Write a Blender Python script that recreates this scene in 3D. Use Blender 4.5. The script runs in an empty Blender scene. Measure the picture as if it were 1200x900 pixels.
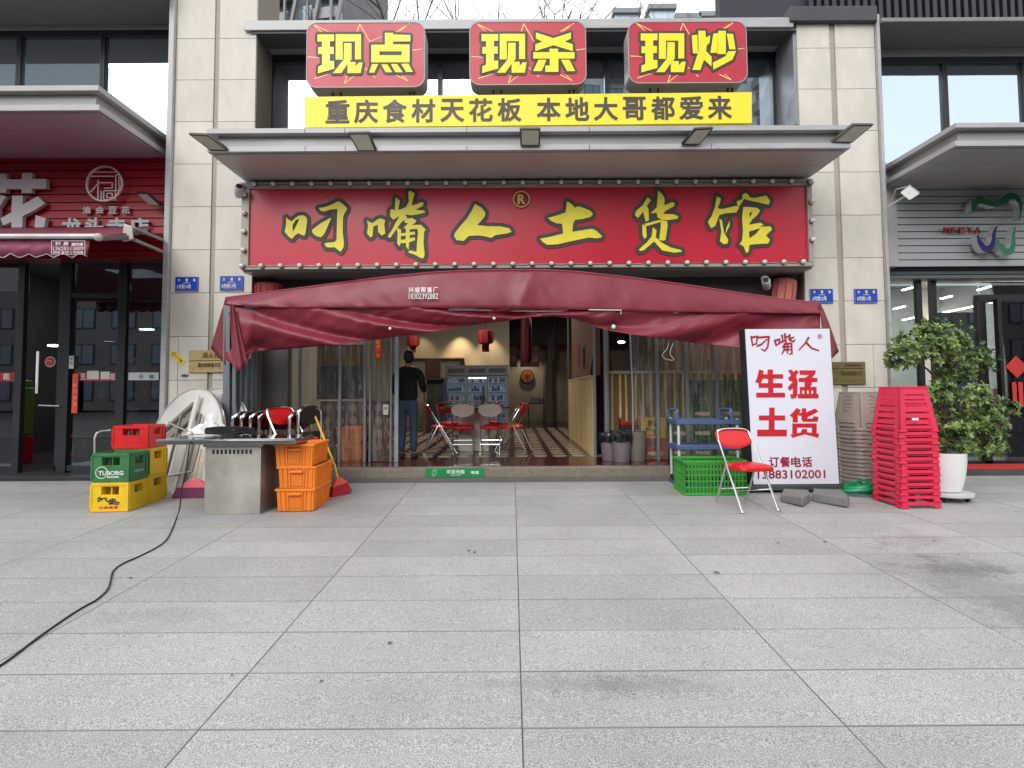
import bpy, bmesh, math, random
from mathutils import Vector, Matrix, geometry, noise
random.seed(7)
SC = bpy.context.scene
COL = SC.collection
PI = math.pi

# ------------------------------------------------------------------ camera
F = 650.0; CX = 600.0; CY = 425.5; PT = math.atan(.05); ROLL = .006; H = 1.42
_d = Vector((0, math.cos(PT), math.sin(PT))); _r0 = Vector((1, 0, 0)); _u0 = Vector((0, -math.sin(PT), math.cos(PT)))
_r = _r0*math.cos(ROLL) - _u0*math.sin(ROLL); _u = _u0*math.cos(ROLL) + _r0*math.sin(ROLL)
CAMP = Vector((0, 0, H))
cd = bpy.data.cameras.new('camera'); cam = bpy.data.objects.new('camera', cd); COL.objects.link(cam)
cam.matrix_world = Matrix(((_r.x, _u.x, -_d.x, 0), (_r.y, _u.y, -_d.y, 0), (_r.z, _u.z, -_d.z, H), (0, 0, 0, 1)))
cd.sensor_width = 36; cd.sensor_fit = 'HORIZONTAL'; cd.lens = 36*F/1200
cd.shift_y = (CY-450)/1200; cd.clip_start = .05; cd.clip_end = 2000
SC.camera = cam

# ------------------------------------------------------------------ sky, sun, exposure
SUN_EL, SUN_AZ = math.radians(36), math.radians(200)
w = bpy.data.worlds.new('World'); SC.world = w; w.use_nodes = True
nt = w.node_tree; nt.nodes.clear()
sky = nt.nodes.new('ShaderNodeTexSky'); sky.sky_type = 'NISHITA'; sky.sun_disc = False
sky.sun_elevation = SUN_EL; sky.sun_rotation = SUN_AZ; sky.air_density = 1.0; sky.dust_density = 4.0; sky.ozone_density = 1.0
hs = nt.nodes.new('ShaderNodeHueSaturation'); hs.inputs['Saturation'].default_value = .18
bg = nt.nodes.new('ShaderNodeBackground'); bg.inputs['Strength'].default_value = .15
wo = nt.nodes.new('ShaderNodeOutputWorld')
mxs = nt.nodes.new('ShaderNodeMix'); mxs.data_type = 'RGBA'; mxs.inputs[0].default_value = .86; mxs.inputs[7].default_value = (7.4, 7.55, 7.75, 1)   # overcast: cloud layer evens the sky out
nt.links.new(sky.outputs[0], hs.inputs['Color']); nt.links.new(hs.outputs[0], mxs.inputs[6]); nt.links.new(mxs.outputs[2], bg.inputs[0]); nt.links.new(bg.outputs[0], wo.inputs[0])
sl = bpy.data.lights.new('sun', 'SUN'); sl.energy = .9; sl.angle = math.radians(35); sl.color = (1, .98, .95)
so = bpy.data.objects.new('sun', sl); COL.objects.link(so)
sd = Vector((math.sin(SUN_AZ)*math.cos(SUN_EL), math.cos(SUN_AZ)*math.cos(SUN_EL), math.sin(SUN_EL)))
so.rotation_euler = sd.to_track_quat('Z', 'Y').to_euler(); so.location = (0, -5, 12)
vs = SC.view_settings; vs.view_transform = 'Standard'; vs.look = 'None'; vs.gamma = 1; vs.exposure = .72; vs.use_curve_mapping = False
SC.cycles.max_bounces = 8; SC.cycles.transparent_max_bounces = 16; SC.cycles.caustics_reflective = False; SC.cycles.caustics_refractive = False

# ------------------------------------------------------------------ pixel to place helpers (used to survey real positions)
S = math.tan(PT - 12.5/F)              # the pavement rises gently towards the shops
def ray(px, py): return _d + _r*((px-CX)/F) + _u*((CY-py)/F)
def P(px, py, Y):
    v = ray(px, py); return CAMP + v*(Y/v.y)
def PG(px, py):
    v = ray(px, py); t = -H/(v.z - S*v.y); return CAMP + v*t
def PZ(px, py, z):
    v = ray(px, py); return CAMP + v*((z-H)/v.z)
def RC(x0, y0, x1, y1, Y):             # x0,x1,z0,z1 of a rectangle on the plane at distance Y
    xm, ym = (x0+x1)/2, (y0+y1)/2
    return P(x0, ym, Y).x, P(x1, ym, Y).x, P(xm, y1, Y).z, P(xm, y0, Y).z
def XA(px, py, Y): return P(px, py, Y).x
def ZA(px, py, Y): return P(px, py, Y).z
def gz(y): return S*y

# ------------------------------------------------------------------ materials
_m = {}
def L(v):
    v = v/255.; return v/12.92 if v <= .04045 else ((v+.055)/1.055)**2.4
def rgb(r, g, b): return (L(r), L(g), L(b))
def mat(name, col=(.5, .5, .5), rough=.5, metal=0., var=.12, vs_=3., bump=0., bs=60., spec=.5, emit=0., alpha=None, rnd=.0, stretch=None, coat=0.):
    if name in _m: return _m[name]
    m = bpy.data.materials.new(name); m.use_nodes = True; n = m.node_tree; b = n.nodes['Principled BSDF']
    b.inputs['Roughness'].default_value = rough; b.inputs['Metallic'].default_value = metal
    b.inputs['Specular IOR Level'].default_value = spec
    if coat: b.inputs['Coat Weight'].default_value = coat
    tc = n.nodes.new('ShaderNodeTexCoord'); oi = n.nodes.new('ShaderNodeObjectInfo')
    vec = tc.outputs['Object']
    if stretch:
        mp = n.nodes.new('ShaderNodeMapping'); mp.inputs['Scale'].default_value = stretch; n.links.new(vec, mp.inputs[0]); vec = mp.outputs[0]
    nz = n.nodes.new('ShaderNodeTexNoise'); nz.noise_dimensions = '4D'; nz.inputs['Scale'].default_value = vs_; nz.inputs['Detail'].default_value = 6; nz.inputs['Roughness'].default_value = .62
    ml = n.nodes.new('ShaderNodeMath'); ml.operation = 'MULTIPLY'; ml.inputs[1].default_value = 37.; n.links.new(oi.outputs['Random'], ml.inputs[0]); n.links.new(ml.outputs[0], nz.inputs['W'])
    n.links.new(vec, nz.inputs['Vector'])
    mr = n.nodes.new('ShaderNodeMapRange'); mr.inputs['From Min'].default_value = .3; mr.inputs['From Max'].default_value = .7
    mr.inputs['To Min'].default_value = 1-var; mr.inputs['To Max'].default_value = 1+var; n.links.new(nz.outputs[0], mr.inputs[0])
    val = mr.outputs[0]
    if rnd:
        m2 = n.nodes.new('ShaderNodeMapRange'); m2.inputs['To Min'].default_value = 1-rnd; m2.inputs['To Max'].default_value = 1+rnd; n.links.new(oi.outputs['Random'], m2.inputs[0])
        m3 = n.nodes.new('ShaderNodeMath'); m3.operation = 'MULTIPLY'; n.links.new(val, m3.inputs[0]); n.links.new(m2.outputs[0], m3.inputs[1]); val = m3.outputs[0]
    vm = n.nodes.new('ShaderNodeVectorMath'); vm.operation = 'SCALE'; vm.inputs[0].default_value = col[:3]; n.links.new(val, vm.inputs['Scale'])
    n.links.new(vm.outputs[0], b.inputs['Base Color'])
    r2 = n.nodes.new('ShaderNodeMapRange'); r2.inputs['From Min'].default_value = .3; r2.inputs['From Max'].default_value = .7
    r2.inputs['To Min'].default_value = max(rough*.8, 0); r2.inputs['To Max'].default_value = min(rough*1.25, 1); n.links.new(nz.outputs[0], r2.inputs[0]); n.links.new(r2.outputs[0], b.inputs['Roughness'])
    if bump:
        n2 = n.nodes.new('ShaderNodeTexNoise'); n2.inputs['Scale'].default_value = bs; n2.inputs['Detail'].default_value = 4; n.links.new(vec, n2.inputs['Vector'])
        bp = n.nodes.new('ShaderNodeBump'); bp.inputs['Strength'].default_value = bump; bp.inputs['Distance'].default_value = .01
        n.links.new(n2.outputs[0], bp.inputs['Height']); n.links.new(bp.outputs[0], b.inputs['Normal'])
    if emit:
        b.inputs['Emission Color'].default_value = (*col[:3], 1); b.inputs['Emission Strength'].default_value = emit
    _m[name] = m; return m
def glass(name, tint=(.8, .85, .85), refl=1.0, rough=.01, base=.04, bump=0., stretch=(1, 1, 1), bs=6.):
    if name in _m: return _m[name]
    m = bpy.data.materials.new(name); m.use_nodes = True; n = m.node_tree; n.nodes.clear()
    o = n.nodes.new('ShaderNodeOutputMaterial'); t = n.nodes.new('ShaderNodeBsdfTransparent'); g = n.nodes.new('ShaderNodeBsdfGlossy'); mx = n.nodes.new('ShaderNodeMixShader')
    t.inputs[0].default_value = (*tint, 1); g.inputs['Roughness'].default_value = rough; g.inputs['Color'].default_value = (.9, .93, .96, 1)
    fr = n.nodes.new('ShaderNodeFresnel'); fr.inputs[0].default_value = 1.5
    ma = n.nodes.new('ShaderNodeMath'); ma.operation = 'MULTIPLY_ADD'; ma.inputs[1].default_value = refl; ma.inputs[2].default_value = base; ma.use_clamp = True
    n.links.new(fr.outputs[0], ma.inputs[0]); n.links.new(ma.outputs[0], mx.inputs[0]); n.links.new(t.outputs[0], mx.inputs[1]); n.links.new(g.outputs[0], mx.inputs[2]); n.links.new(mx.outputs[0], o.inputs[0])
    if bump:
        tc = n.nodes.new('ShaderNodeTexCoord'); mp = n.nodes.new('ShaderNodeMapping'); mp.inputs['Scale'].default_value = stretch; nz = n.nodes.new('ShaderNodeTexNoise'); nz.inputs['Scale'].default_value = bs; nz.inputs['Detail'].default_value = 5
        bp = n.nodes.new('ShaderNodeBump'); bp.inputs['Strength'].default_value = bump; bp.inputs['Distance'].default_value = .05
        n.links.new(tc.outputs['Object'], mp.inputs[0]); n.links.new(mp.outputs[0], nz.inputs['Vector']); n.links.new(nz.outputs[0], bp.inputs['Height']); n.links.new(bp.outputs[0], g.inputs['Normal'])
    if name.startswith('clear plastic'):      # milky creases in the film
        df = n.nodes.new('ShaderNodeBsdfDiffuse'); df.inputs[0].default_value = (.6, .55, .48, 1); tl_ = n.nodes.new('ShaderNodeMixShader'); m2 = n.nodes.new('ShaderNodeMapRange')
        tc = n.nodes.new('ShaderNodeTexCoord'); mp = n.nodes.new('ShaderNodeMapping'); mp.inputs['Scale'].default_value = (9, 9, .9); nz = n.nodes.new('ShaderNodeTexNoise'); nz.inputs['Scale'].default_value = 2.2; nz.inputs['Detail'].default_value = 9; nz.inputs['Roughness'].default_value = .7; nz.inputs['Distortion'].default_value = .7
        n.links.new(tc.outputs['Object'], mp.inputs[0]); n.links.new(mp.outputs[0], nz.inputs['Vector']); n.links.new(nz.outputs[0], m2.inputs[0])
        m2.inputs['From Min'].default_value = .46; m2.inputs['From Max'].default_value = .72; m2.inputs['To Min'].default_value = .05; m2.inputs['To Max'].default_value = .4
        n.links.new(m2.outputs[0], tl_.inputs[0]); n.links.new(mx.outputs[0], tl_.inputs[1]); n.links.new(df.outputs[0], tl_.inputs[2]); n.links.new(tl_.outputs[0], o.inputs[0])
    _m[name] = m; return m
STEEL = mat('stainless steel', (.52, .52, .5), .28, 1, .1, 2, .05, 30)
STEELD = mat('brushed stainless sheet', (.5, .48, .43), .42, .85, .16, 3, .08, 20)
CHROME = mat('chrome tube', (.75, .75, .74), .15, 1, .04)
ALU = mat('grey aluminium cladding', rgb(156, 154, 154), .42, .15, .07, 1.2, .02, 40)
ALUL = mat('light aluminium trim', rgb(172, 171, 172), .45, .1, .13, 3., .02, 40, stretch=(1, 1, 4))
SOFF = mat('canopy soffit panel', rgb(180, 181, 181), .5, .1, .1, .8)
DGREY = mat('dark grey metal frame', rgb(48, 51, 56), .38, .4, .12)
CHAR = mat('charcoal upper panel', rgb(92, 93, 93), .5, .1, .09, 1.)
BLACK = mat('black frame', (.012, .012, .013), .35, .2, .2)
BLKP = mat('black plastic', (.015, .015, .016), .45)
WHITE = mat('white paint', (.75, .75, .74), .45, 0, .05)
WHITEP = mat('white plastic', (.55, .55, .53), .35, 0, .06)
YEL = mat('yellow sign print', rgb(240, 226, 40), .4, 0, .05, 2)
YELP = mat('pale yellow stroke', rgb(255, 215, 130), .45, 0, .03)
OUTL = mat('dark outline print', rgb(62, 56, 52), .5, 0, .05)
REDS = mat('red sign face', rgb(190, 24, 52), .3, 0, .08, .7, .35, 1.3)
REDL = mat('red lightbox face', rgb(188, 50, 68), .38, 0, .06, 1)
REDT = mat('red print', rgb(196, 28, 44), .5, 0, .05)
REDD = mat('dark red print', rgb(160, 30, 52), .5, 0, .05)
INTW = mat('cream wall paint', rgb(170, 164, 148), .7, 0, .08, 1)
DARKW = mat('dark interior wall', (.02, .018, .016), .7, 0, .3, 1)
GLS = glass('clear shop glass', (.72, .78, .78), 1.2, .01, .05)
GLSD = glass('tinted shop glass', (.34, .38, .41), 1.3, .01, .12)
FILM = glass('clear plastic film', (.78, .77, .73), .8, .12, .04, .9, (4, 4, .8), 3.2)
STONE = mat('beige limestone', rgb(210, 204, 193), .6, 0, .12, 2.2, .05, 50, rnd=.05, stretch=(1.6, 1.6, .7))
STONED = mat('stone backing', rgb(120, 112, 100), .8, 0, .1)

# ------------------------------------------------------------------ mesh builder
def tag(o, label=None, cat=None, group=None, kind=None):
    if label: o['label'] = label
    if cat: o['category'] = cat
    if group: o['group'] = group
    if kind: o['kind'] = kind
    return o
def thing(name, label, cat, loc=(0, 0, 0), rz=0, group=None, rot=None):
    o = bpy.data.objects.new(name, None); COL.objects.link(o); o.empty_display_size = .2
    o.location = loc; o.rotation_euler = rot if rot else (0, 0, rz)
    return tag(o, label, cat, group)
class MB:
    def __init__(s): s.v = []; s.f = []; s.mi = []; s.T = Matrix()
    def at(s, loc=(0, 0, 0), rot=(0, 0, 0)):
        s.T = Matrix.LocRotScale(Vector(loc), __import__('mathutils').Euler(rot), None); return s
    def add(s, vs, fs, mi=0):
        b = len(s.v); s.v += [tuple(s.T @ Vector(v)) for v in vs]; s.f += [tuple(i+b for i in f) for f in fs]; s.mi += [mi]*len(fs); return s
    def box(s, x0, x1, y0, y1, z0, z1, mi=0):
        return s.add([(x0, y0, z0), (x1, y0, z0), (x1, y1, z0), (x0, y1, z0), (x0, y0, z1), (x1, y0, z1), (x1, y1, z1), (x0, y1, z1)],
                     [(0, 3, 2, 1), (4, 5, 6, 7), (0, 1, 5, 4), (1, 2, 6, 5), (2, 3, 7, 6), (3, 0, 4, 7)], mi)
    def hexa(s, p, mi=0):   # 8 points, bottom 4 then top 4
        return s.add(p, [(0, 3, 2, 1), (4, 5, 6, 7), (0, 1, 5, 4), (1, 2, 6, 5), (2, 3, 7, 6), (3, 0, 4, 7)], mi)
    def rect(s, x0, x1, z0, z1, y, mi=0):
        return s.add([(x0, y, z0), (x1, y, z0), (x1, y, z1), (x0, y, z1)], [(0, 1, 2, 3)], mi)
    def beam(s, a, b, w, d=None, mi=0, up=(0, 0, 1)):
        a, b = Vector(a), Vector(b); d = d or w; t = (b-a).normalized(); u = Vector(up)
        if abs(t.dot(u)) > .95: u = Vector((0, 1, 0))
        x = t.cross(u).normalized(); y = x.cross(t).normalized()
        q = [(-w/2, -d/2), (w/2, -d/2), (w/2, d/2), (-w/2, d/2)]
        return s.add([a+x*i+y*j for i, j in q]+[b+x*i+y*j for i, j in q], [(0, 3, 2, 1), (4, 5, 6, 7), (0, 1, 5, 4), (1, 2, 6, 5), (2, 3, 7, 6), (3, 0, 4, 7)], mi)
    def tube(s, pts, r, n=8, mi=0, cap=True):
        pts = [Vector(p) for p in pts]; rs = r if isinstance(r, (list, tuple)) else [r]*len(pts)
        vs_ = []; t0 = (pts[1]-pts[0]).normalized(); u = t0.orthogonal().normalized()
        for i, p in enumerate(pts):
            t = (pts[min(i+1, len(pts)-1)]-pts[max(i-1, 0)]).normalized()
            u = (u - t*u.dot(t)).normalized(); v = t.cross(u)
            vs_ += [p+(u*math.cos(2*PI*k/n)+v*math.sin(2*PI*k/n))*rs[i] for k in range(n)]
        fs = [(i*n+k, i*n+(k+1) % n, (i+1)*n+(k+1) % n, (i+1)*n+k) for i in range(len(pts)-1) for k in range(n)]
        if cap: fs += [tuple(range(n))[::-1], tuple((len(pts)-1)*n+k for k in range(n))]
        return s.add(vs_, fs, mi)
    def lathe(s, prof, n=24, c=(0, 0, 0), mi=0, sx=1, sy=1):
        vs_ = [(c[0]+r*math.cos(2*PI*k/n)*sx, c[1]+r*math.sin(2*PI*k/n)*sy, c[2]+z) for r, z in prof for k in range(n)]
        fs = [(i*n+k, i*n+(k+1) % n, (i+1)*n+(k+1) % n, (i+1)*n+k) for i in range(len(prof)-1) for k in range(n)]
        closed = prof[0] == prof[-1]
        if prof[0][0] > 1e-4 and not closed: fs.append(tuple(range(n))[::-1])
        if prof[-1][0] > 1e-4 and not closed: fs.append(tuple((len(prof)-1)*n+k for k in range(n)))
        return s.add(vs_, fs, mi)
    def sphere(s, c, r, n=12, mi=0, sz=1):
        return s.lathe([(max(r*math.cos(a), 1e-5), r*math.sin(a)*sz) for a in [(-PI/2+PI*i/(n//2)) for i in range(n//2+1)]], n, c, mi)
    def poly(s, loops, to3, depth=0, mi=0, mis=None, nrm=Vector((0, 1, 0))):
        L3 = [[Vector(to3(*p)) for p in lp] for lp in loops]
        flat = [p for lp in L3 for p in lp]
        tris = geometry.tessellate_polygon(L3)
        s.add(flat, [tuple(t) for t in tris], mi)
        if depth:
            for lp in L3:
                k = len(lp); s.add(lp+[p+nrm*depth for p in lp], [(i, (i+1) % k, k+(i+1) % k, k+i) for i in range(k)], mi if mis is None else mis)
        return s
    def build(s, name, m, parent=None, bev=0, smooth=35, sub=0):
        me = bpy.data.meshes.new(name); me.from_pydata(s.v, [], s.f); ms = m if isinstance(m, (list, tuple)) else [m]
        for q in ms: me.materials.append(q)
        if len(ms) > 1: me.polygons.foreach_set('material_index', s.mi)
        bm = bmesh.new(); bm.from_mesh(me); bmesh.ops.recalc_face_normals(bm, faces=bm.faces); bm.to_mesh(me); bm.free()
        me.polygons.foreach_set('use_smooth', [True]*len(me.polygons)); me.set_sharp_from_angle(angle=math.radians(smooth))
        o = bpy.data.objects.new(name, me); COL.objects.link(o)
        if parent: o.parent = parent
        if bev:
            b = o.modifiers.new('b', 'BEVEL'); b.width = bev; b.segments = 2; b.limit_method = 'ANGLE'; b.angle_limit = .6
        return o
def rel(pt, root): return root.matrix_basis.inverted() @ Vector(pt)
def kids(o): return [c for c in bpy.data.objects if c.parent == o]
def clone(o, loc=None, rz=None, label=None, rot=None, name=None):
    r = o.copy(); COL.objects.link(r)
    if loc is not None: r.location = loc
    if rz is not None: r.rotation_euler = (0, 0, rz)
    if rot is not None: r.rotation_euler = rot
    if label: r['label'] = label
    for ch in kids(o):
        c = ch.copy(); COL.objects.link(c); c.parent = r
        for g in kids(ch):
            d = g.copy(); COL.objects.link(d); d.parent = c
    return r
def catmull(pts, n=6):
    pts = [Vector(p) for p in pts]; out = []
    for i in range(len(pts)-1):
        p0 = pts[max(i-1, 0)]; p1 = pts[i]; p2 = pts[i+1]; p3 = pts[min(i+2, len(pts)-1)]
        for k in range(n):
            t = k/n; out.append(.5*((2*p1)+(p2-p0)*t+(2*p0-5*p1+4*p2-p3)*t*t+(3*p1-p0-3*p2+p3)*t**3))
    return out+[pts[-1]]
def lerp(tab, x):
    for (a, b), (c, d) in zip(tab, tab[1:]):
        if x <= c: return b+(d-b)*max(0, (x-a))/(c-a)
    return tab[-1][1]
# ---- lettering
def text_mesh(s, bold=0.):
    c = bpy.data.curves.new('t', 'FONT'); c.body = s; c.size = 1; c.offset = bold; c.resolution_u = 3
    o = bpy.data.objects.new('t', c); COL.objects.link(o); bpy.context.view_layer.update()
    me = bpy.data.meshes.new_from_object(o); bpy.data.objects.remove(o)
    vs_ = [v.co.copy() for v in me.vertices]; fs = [tuple(p.vertices) for p in me.polygons]; bpy.data.meshes.remove(me)
    return vs_, fs
def text_to(mb, s, x0, x1, z0, z1, y, bold=.0, mi=0, depth=0, to=None):
    from collections import Counter
    vs_, fs = text_mesh(s)
    if not vs_: return
    ax, bx = min(v.x for v in vs_), max(v.x for v in vs_); ay, by = min(v.y for v in vs_), max(v.y for v in vs_)
    f = (lambda a, b: (a, y, b)) if to is None else to
    q = [f(x0+(v.x-ax)/(bx-ax)*(x1-x0), z0+(v.y-ay)/max(by-ay, 1e-6)*(z1-z0)) for v in vs_]
    mb.add(q, fs, mi)
    if bold:
        r = bold*(x1-x0)/max(len(s)*.95, .5); ec = Counter()
        for fc in fs:
            for i in range(len(fc)): ec[tuple(sorted((fc[i], fc[(i+1) % len(fc)])))] += 1
        k = 0
        for (a, b), c_ in ec.items():
            if c_ != 1: continue
            A, B = Vector(q[a]), Vector(q[b]); t = B-A
            if t.length < 1e-6: continue
            t.normalize(); nn = Vector((-t.z, 0, t.x))*r; k += 1; o_ = Vector((0, -.000012*k, 0)); t = t*r*.8
            mb.add([A-nn-t+o_, B-nn+t+o_, B+nn+t+o_, A+nn-t+o_], [(0, 1, 2, 3)], mi)
    if depth:
        ec = Counter(); 
        for fc in fs:
            for i in range(len(fc)): ec[tuple(sorted((fc[i], fc[(i+1) % len(fc)])))] += 1
        sd_ = [e for e, k in ec.items() if k == 1]
        q2 = [(p[0], p[1]+depth, p[2]) for p in q]; nn = len(q)
        mb.add(q+q2, [(a, b, b+nn, a+nn) for a, b in sd_], mi)
def text_px(mb, s, x0, y0, x1, y1, Y, bold=0., mi=0):
    a, b, c, d = RC(x0, y0, x1, y1, Y); text_to(mb, s, a, b, c, d, Y, bold, mi)
def capsule(mb, to3, a, b, r0, r1, mi=0):
    a, b = Vector(a), Vector(b); t = (b-a)
    if t.length < 1e-6: t = Vector((1, 0))
    an = math.atan2(t.y, t.x); pts = []
    for k in range(7): q = an+PI/2+PI*k/6; pts.append((a.x+r0*math.cos(q), a.y+r0*math.sin(q)))
    for k in range(7): q = an-PI/2+PI*k/6; pts.append((b.x+r1*math.cos(q), b.y+r1*math.sin(q)))
    mb.add([to3(*p) for p in pts], [tuple(range(14))], mi)
def outline(mb, shapes, Y, r, conv, mi=0):       # dark rim: every edge of the glyph widened
    k = [0]
    for loops in shapes:
        for lp in loops[:1]:
            q = [conv(*p) for p in lp]
            k[0] += 1; yy = Y - k[0]*.00006
            mb.poly([q], lambda a, b: P(a, b, yy), 0, mi)
        for lp in loops:
            q = [conv(*p) for p in lp]
            for i in range(len(q)):
                k[0] += 1; yy = Y - k[0]*.00006
                capsule(mb, lambda a, b: P(a, b, yy), q[i], q[(i+1) % len(q)], r, r, mi)
def glyph(mb, shapes, Y, conv, mi=0, depth=0):
    for j, loops in enumerate(shapes):
        yy = Y-j*.00008
        mb.poly([[conv(*p) for p in lp] for lp in loops], lambda a, b: P(a, b, yy), depth, mi)
def strokes(mb, sts, Y, conv, r, mi=0, taper=.75):
    k = 0
    for st in sts:
        n_ = len(st)
        for i in range(n_-1):
            k += 1; yy = Y-k*.00006
            r0 = r*(1-(1-taper)*i/(n_-1)); r1 = r*(1-(1-taper)*(i+1)/(n_-1))
            capsule(mb, lambda a, b: P(a, b, yy), conv(*st[i]), conv(*st[i+1]), r0, r1, mi)
def cv(ox, oy, sc, dx=0, dy=0): return lambda x, y: (ox+(x+dx)/sc, oy+(y+dy)/sc)

# ================================================================== SETTING: ground and paving
def paver_mat(name, joint=False):
    m = bpy.data.materials.new(name); m.use_nodes = True; n = m.node_tree; b = n.nodes['Principled BSDF']; b.inputs['Roughness'].default_value = .72
    g = n.nodes.new('ShaderNodeNewGeometry'); oi = n.nodes.new('ShaderNodeObjectInfo')
    def nz(sc, det=4, ro=.6):
        q = n.nodes.new('ShaderNodeTexNoise'); q.inputs['Scale'].default_value = sc; q.inputs['Detail'].default_value = det; q.inputs['Roughness'].default_value = ro
        n.links.new(g.outputs['Position'], q.inputs['Vector']); return q.outputs[0]
    def mr(v, a, c, d, e):
        q = n.nodes.new('ShaderNodeMapRange'); q.inputs['From Min'].default_value = a; q.inputs['From Max'].default_value = c; q.inputs['To Min'].default_value = d; q.inputs['To Max'].default_value = e
        n.links.new(v, q.inputs[0]); return q.outputs[0]
    def mul(a, c):
        q = n.nodes.new('ShaderNodeMath'); q.operation = 'MULTIPLY'; n.links.new(a, q.inputs[0]); n.links.new(c, q.inputs[1]); return q.outputs[0]
    fine = mr(nz(215, 2, .6), .38, .62, .5, 1.52); mid = mr(nz(46, 3), .3, .7, .92, 1.08); big = mr(nz(.9, 6, .65), .3, .7, .86, 1.1)
    rn = mr(oi.outputs['Random'], 0, 1, .91, 1.07)
    v = mul(mul(fine, mid), mul(big, rn))
    st = mr(nz(2.3, 8, .75), .60, .72, 1., .86); v = mul(v, st)
    col = n.nodes.new('ShaderNodeVectorMath'); col.operation = 'SCALE'; col.inputs[0].default_value = (.33, .326, .314); n.links.new(v, col.inputs['Scale'])
    out = col.outputs[0]
    # stains with shapes of their own: (pixel found at, radius m, colour, strength)
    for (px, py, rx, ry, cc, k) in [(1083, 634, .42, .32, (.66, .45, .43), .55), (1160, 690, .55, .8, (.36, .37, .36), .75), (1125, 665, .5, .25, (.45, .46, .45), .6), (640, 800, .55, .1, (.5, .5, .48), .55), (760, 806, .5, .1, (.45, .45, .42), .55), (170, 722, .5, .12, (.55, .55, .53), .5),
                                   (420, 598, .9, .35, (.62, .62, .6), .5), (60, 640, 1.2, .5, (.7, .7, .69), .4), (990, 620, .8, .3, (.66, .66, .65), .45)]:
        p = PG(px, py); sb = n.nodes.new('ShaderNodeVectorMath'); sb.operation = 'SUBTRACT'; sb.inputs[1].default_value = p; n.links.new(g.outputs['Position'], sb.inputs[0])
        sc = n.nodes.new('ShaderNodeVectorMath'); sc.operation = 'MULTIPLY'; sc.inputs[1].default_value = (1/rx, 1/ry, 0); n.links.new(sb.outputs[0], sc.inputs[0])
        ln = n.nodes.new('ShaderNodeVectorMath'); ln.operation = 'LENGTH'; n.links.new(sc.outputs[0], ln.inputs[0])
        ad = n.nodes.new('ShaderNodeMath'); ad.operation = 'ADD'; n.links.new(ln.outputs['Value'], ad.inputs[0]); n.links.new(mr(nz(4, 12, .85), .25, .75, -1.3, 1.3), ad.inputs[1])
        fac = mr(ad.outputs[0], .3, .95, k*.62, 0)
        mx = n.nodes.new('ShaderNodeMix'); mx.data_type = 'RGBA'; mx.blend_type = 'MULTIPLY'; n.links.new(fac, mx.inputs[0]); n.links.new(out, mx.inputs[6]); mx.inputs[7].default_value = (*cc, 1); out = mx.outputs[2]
    n.links.new(out, b.inputs['Base Color'])
    bp = n.nodes.new('ShaderNodeBump'); bp.inputs['Strength'].default_value = .35; bp.inputs['Distance'].default_value = .002; n.links.new(nz(240, 2), bp.inputs['Height']); n.links.new(bp.outputs[0], b.inputs['Normal'])
    return m
PAV = paver_mat('bush hammered granite')
rows_d = PG(600, 787).y - PG(600, 853).y; row0 = PG(600, 853).y
colx = PG(612, 853).x; colw = (PG(990, 853).x - PG(231, 853).x)/2
ang = math.atan(S)
pav = bpy.data.objects.new('pavement', None); COL.objects.link(pav); pav.rotation_euler = (ang, 0, 0); tag(pav, kind='structure')
g = MB(); g.box(-40, 40, -3, 7.52/math.cos(ang)+.3, -.09, -.028); g.build('paving_bed', mat('dark joint mortar', (.035, .035, .034), .9), pav)
me_p = None; CA = math.cos(ang)
nrow0 = -int((row0-.2)/rows_d)-3
for i in range(nrow0, 40):
    ya = (row0 + i*rows_d)/CA; yb = ya+rows_d/CA
    if ya > 7.5/CA: break
    for j in range(-8, 8):
        xa = colx + j*colw
        yc = (ya+yb)/2
        if yc < -.6 or abs(xa+colw/2) > 1.05*max(yc, .6)+2.2: continue
        if me_p is None:
            q = MB(); hw = colw/2-.0012; hd = rows_d/CA/2-.0022
            q.add([(-hw, -hd, -.03), (hw, -hd, -.03), (hw, hd, -.03), (-hw, hd, -.03), (-hw, -hd, -.002), (hw, -hd, -.002), (hw, hd, -.002), (-hw, hd, -.002), (-hw+.003, -hd+.003, 0), (hw-.003, -hd+.003, 0), (hw-.003, hd-.003, 0), (-hw+.003, hd-.003, 0)],
                  [(0, 1, 5, 4), (1, 2, 6, 5), (2, 3, 7, 6), (3, 0, 4, 7), (4, 5, 9, 8), (5, 6, 10, 9), (6, 7, 11, 10), (7, 4, 8, 11), (8, 9, 10, 11)])
            q.mi = [1]*8+[0]; o = q.build('paver', [PAV, mat('paver edge', (.2, .2, .195), .9)], pav, smooth=20); me_p = o.data
        else:
            o = bpy.data.objects.new('paver', me_p); COL.objects.link(o); o.parent = pav
        o.location = (xa+colw/2, yc, random.uniform(-.0008, .0008)); o.rotation_euler = (random.uniform(-.0006, .0006), random.uniform(-.0004, .0004), random.uniform(-.0004, .0004))
g = MB(); g.add([(-600, -600, -.9), (600, -600, -.9), (600, 600, -.9), (-600, 600, -.9)], [(0, 1, 2, 3)])
tag(g.build('ground', mat('distant asphalt ground', (.12, .12, .12), .9)), kind='structure')
g = MB(); g.add([(-60, -60, -.13), (60, -60, -.13), (60, -3.2, -.13), (-60, -3.2, -.13)], [(0, 1, 2, 3)]); g.box(-60, 60, -3.2, -3.0, -.12, -.1+.0)
tag(g.build('road', mat('asphalt', (.06, .06, .06), .85, bump=.3, bs=40)), kind='structure')

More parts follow.
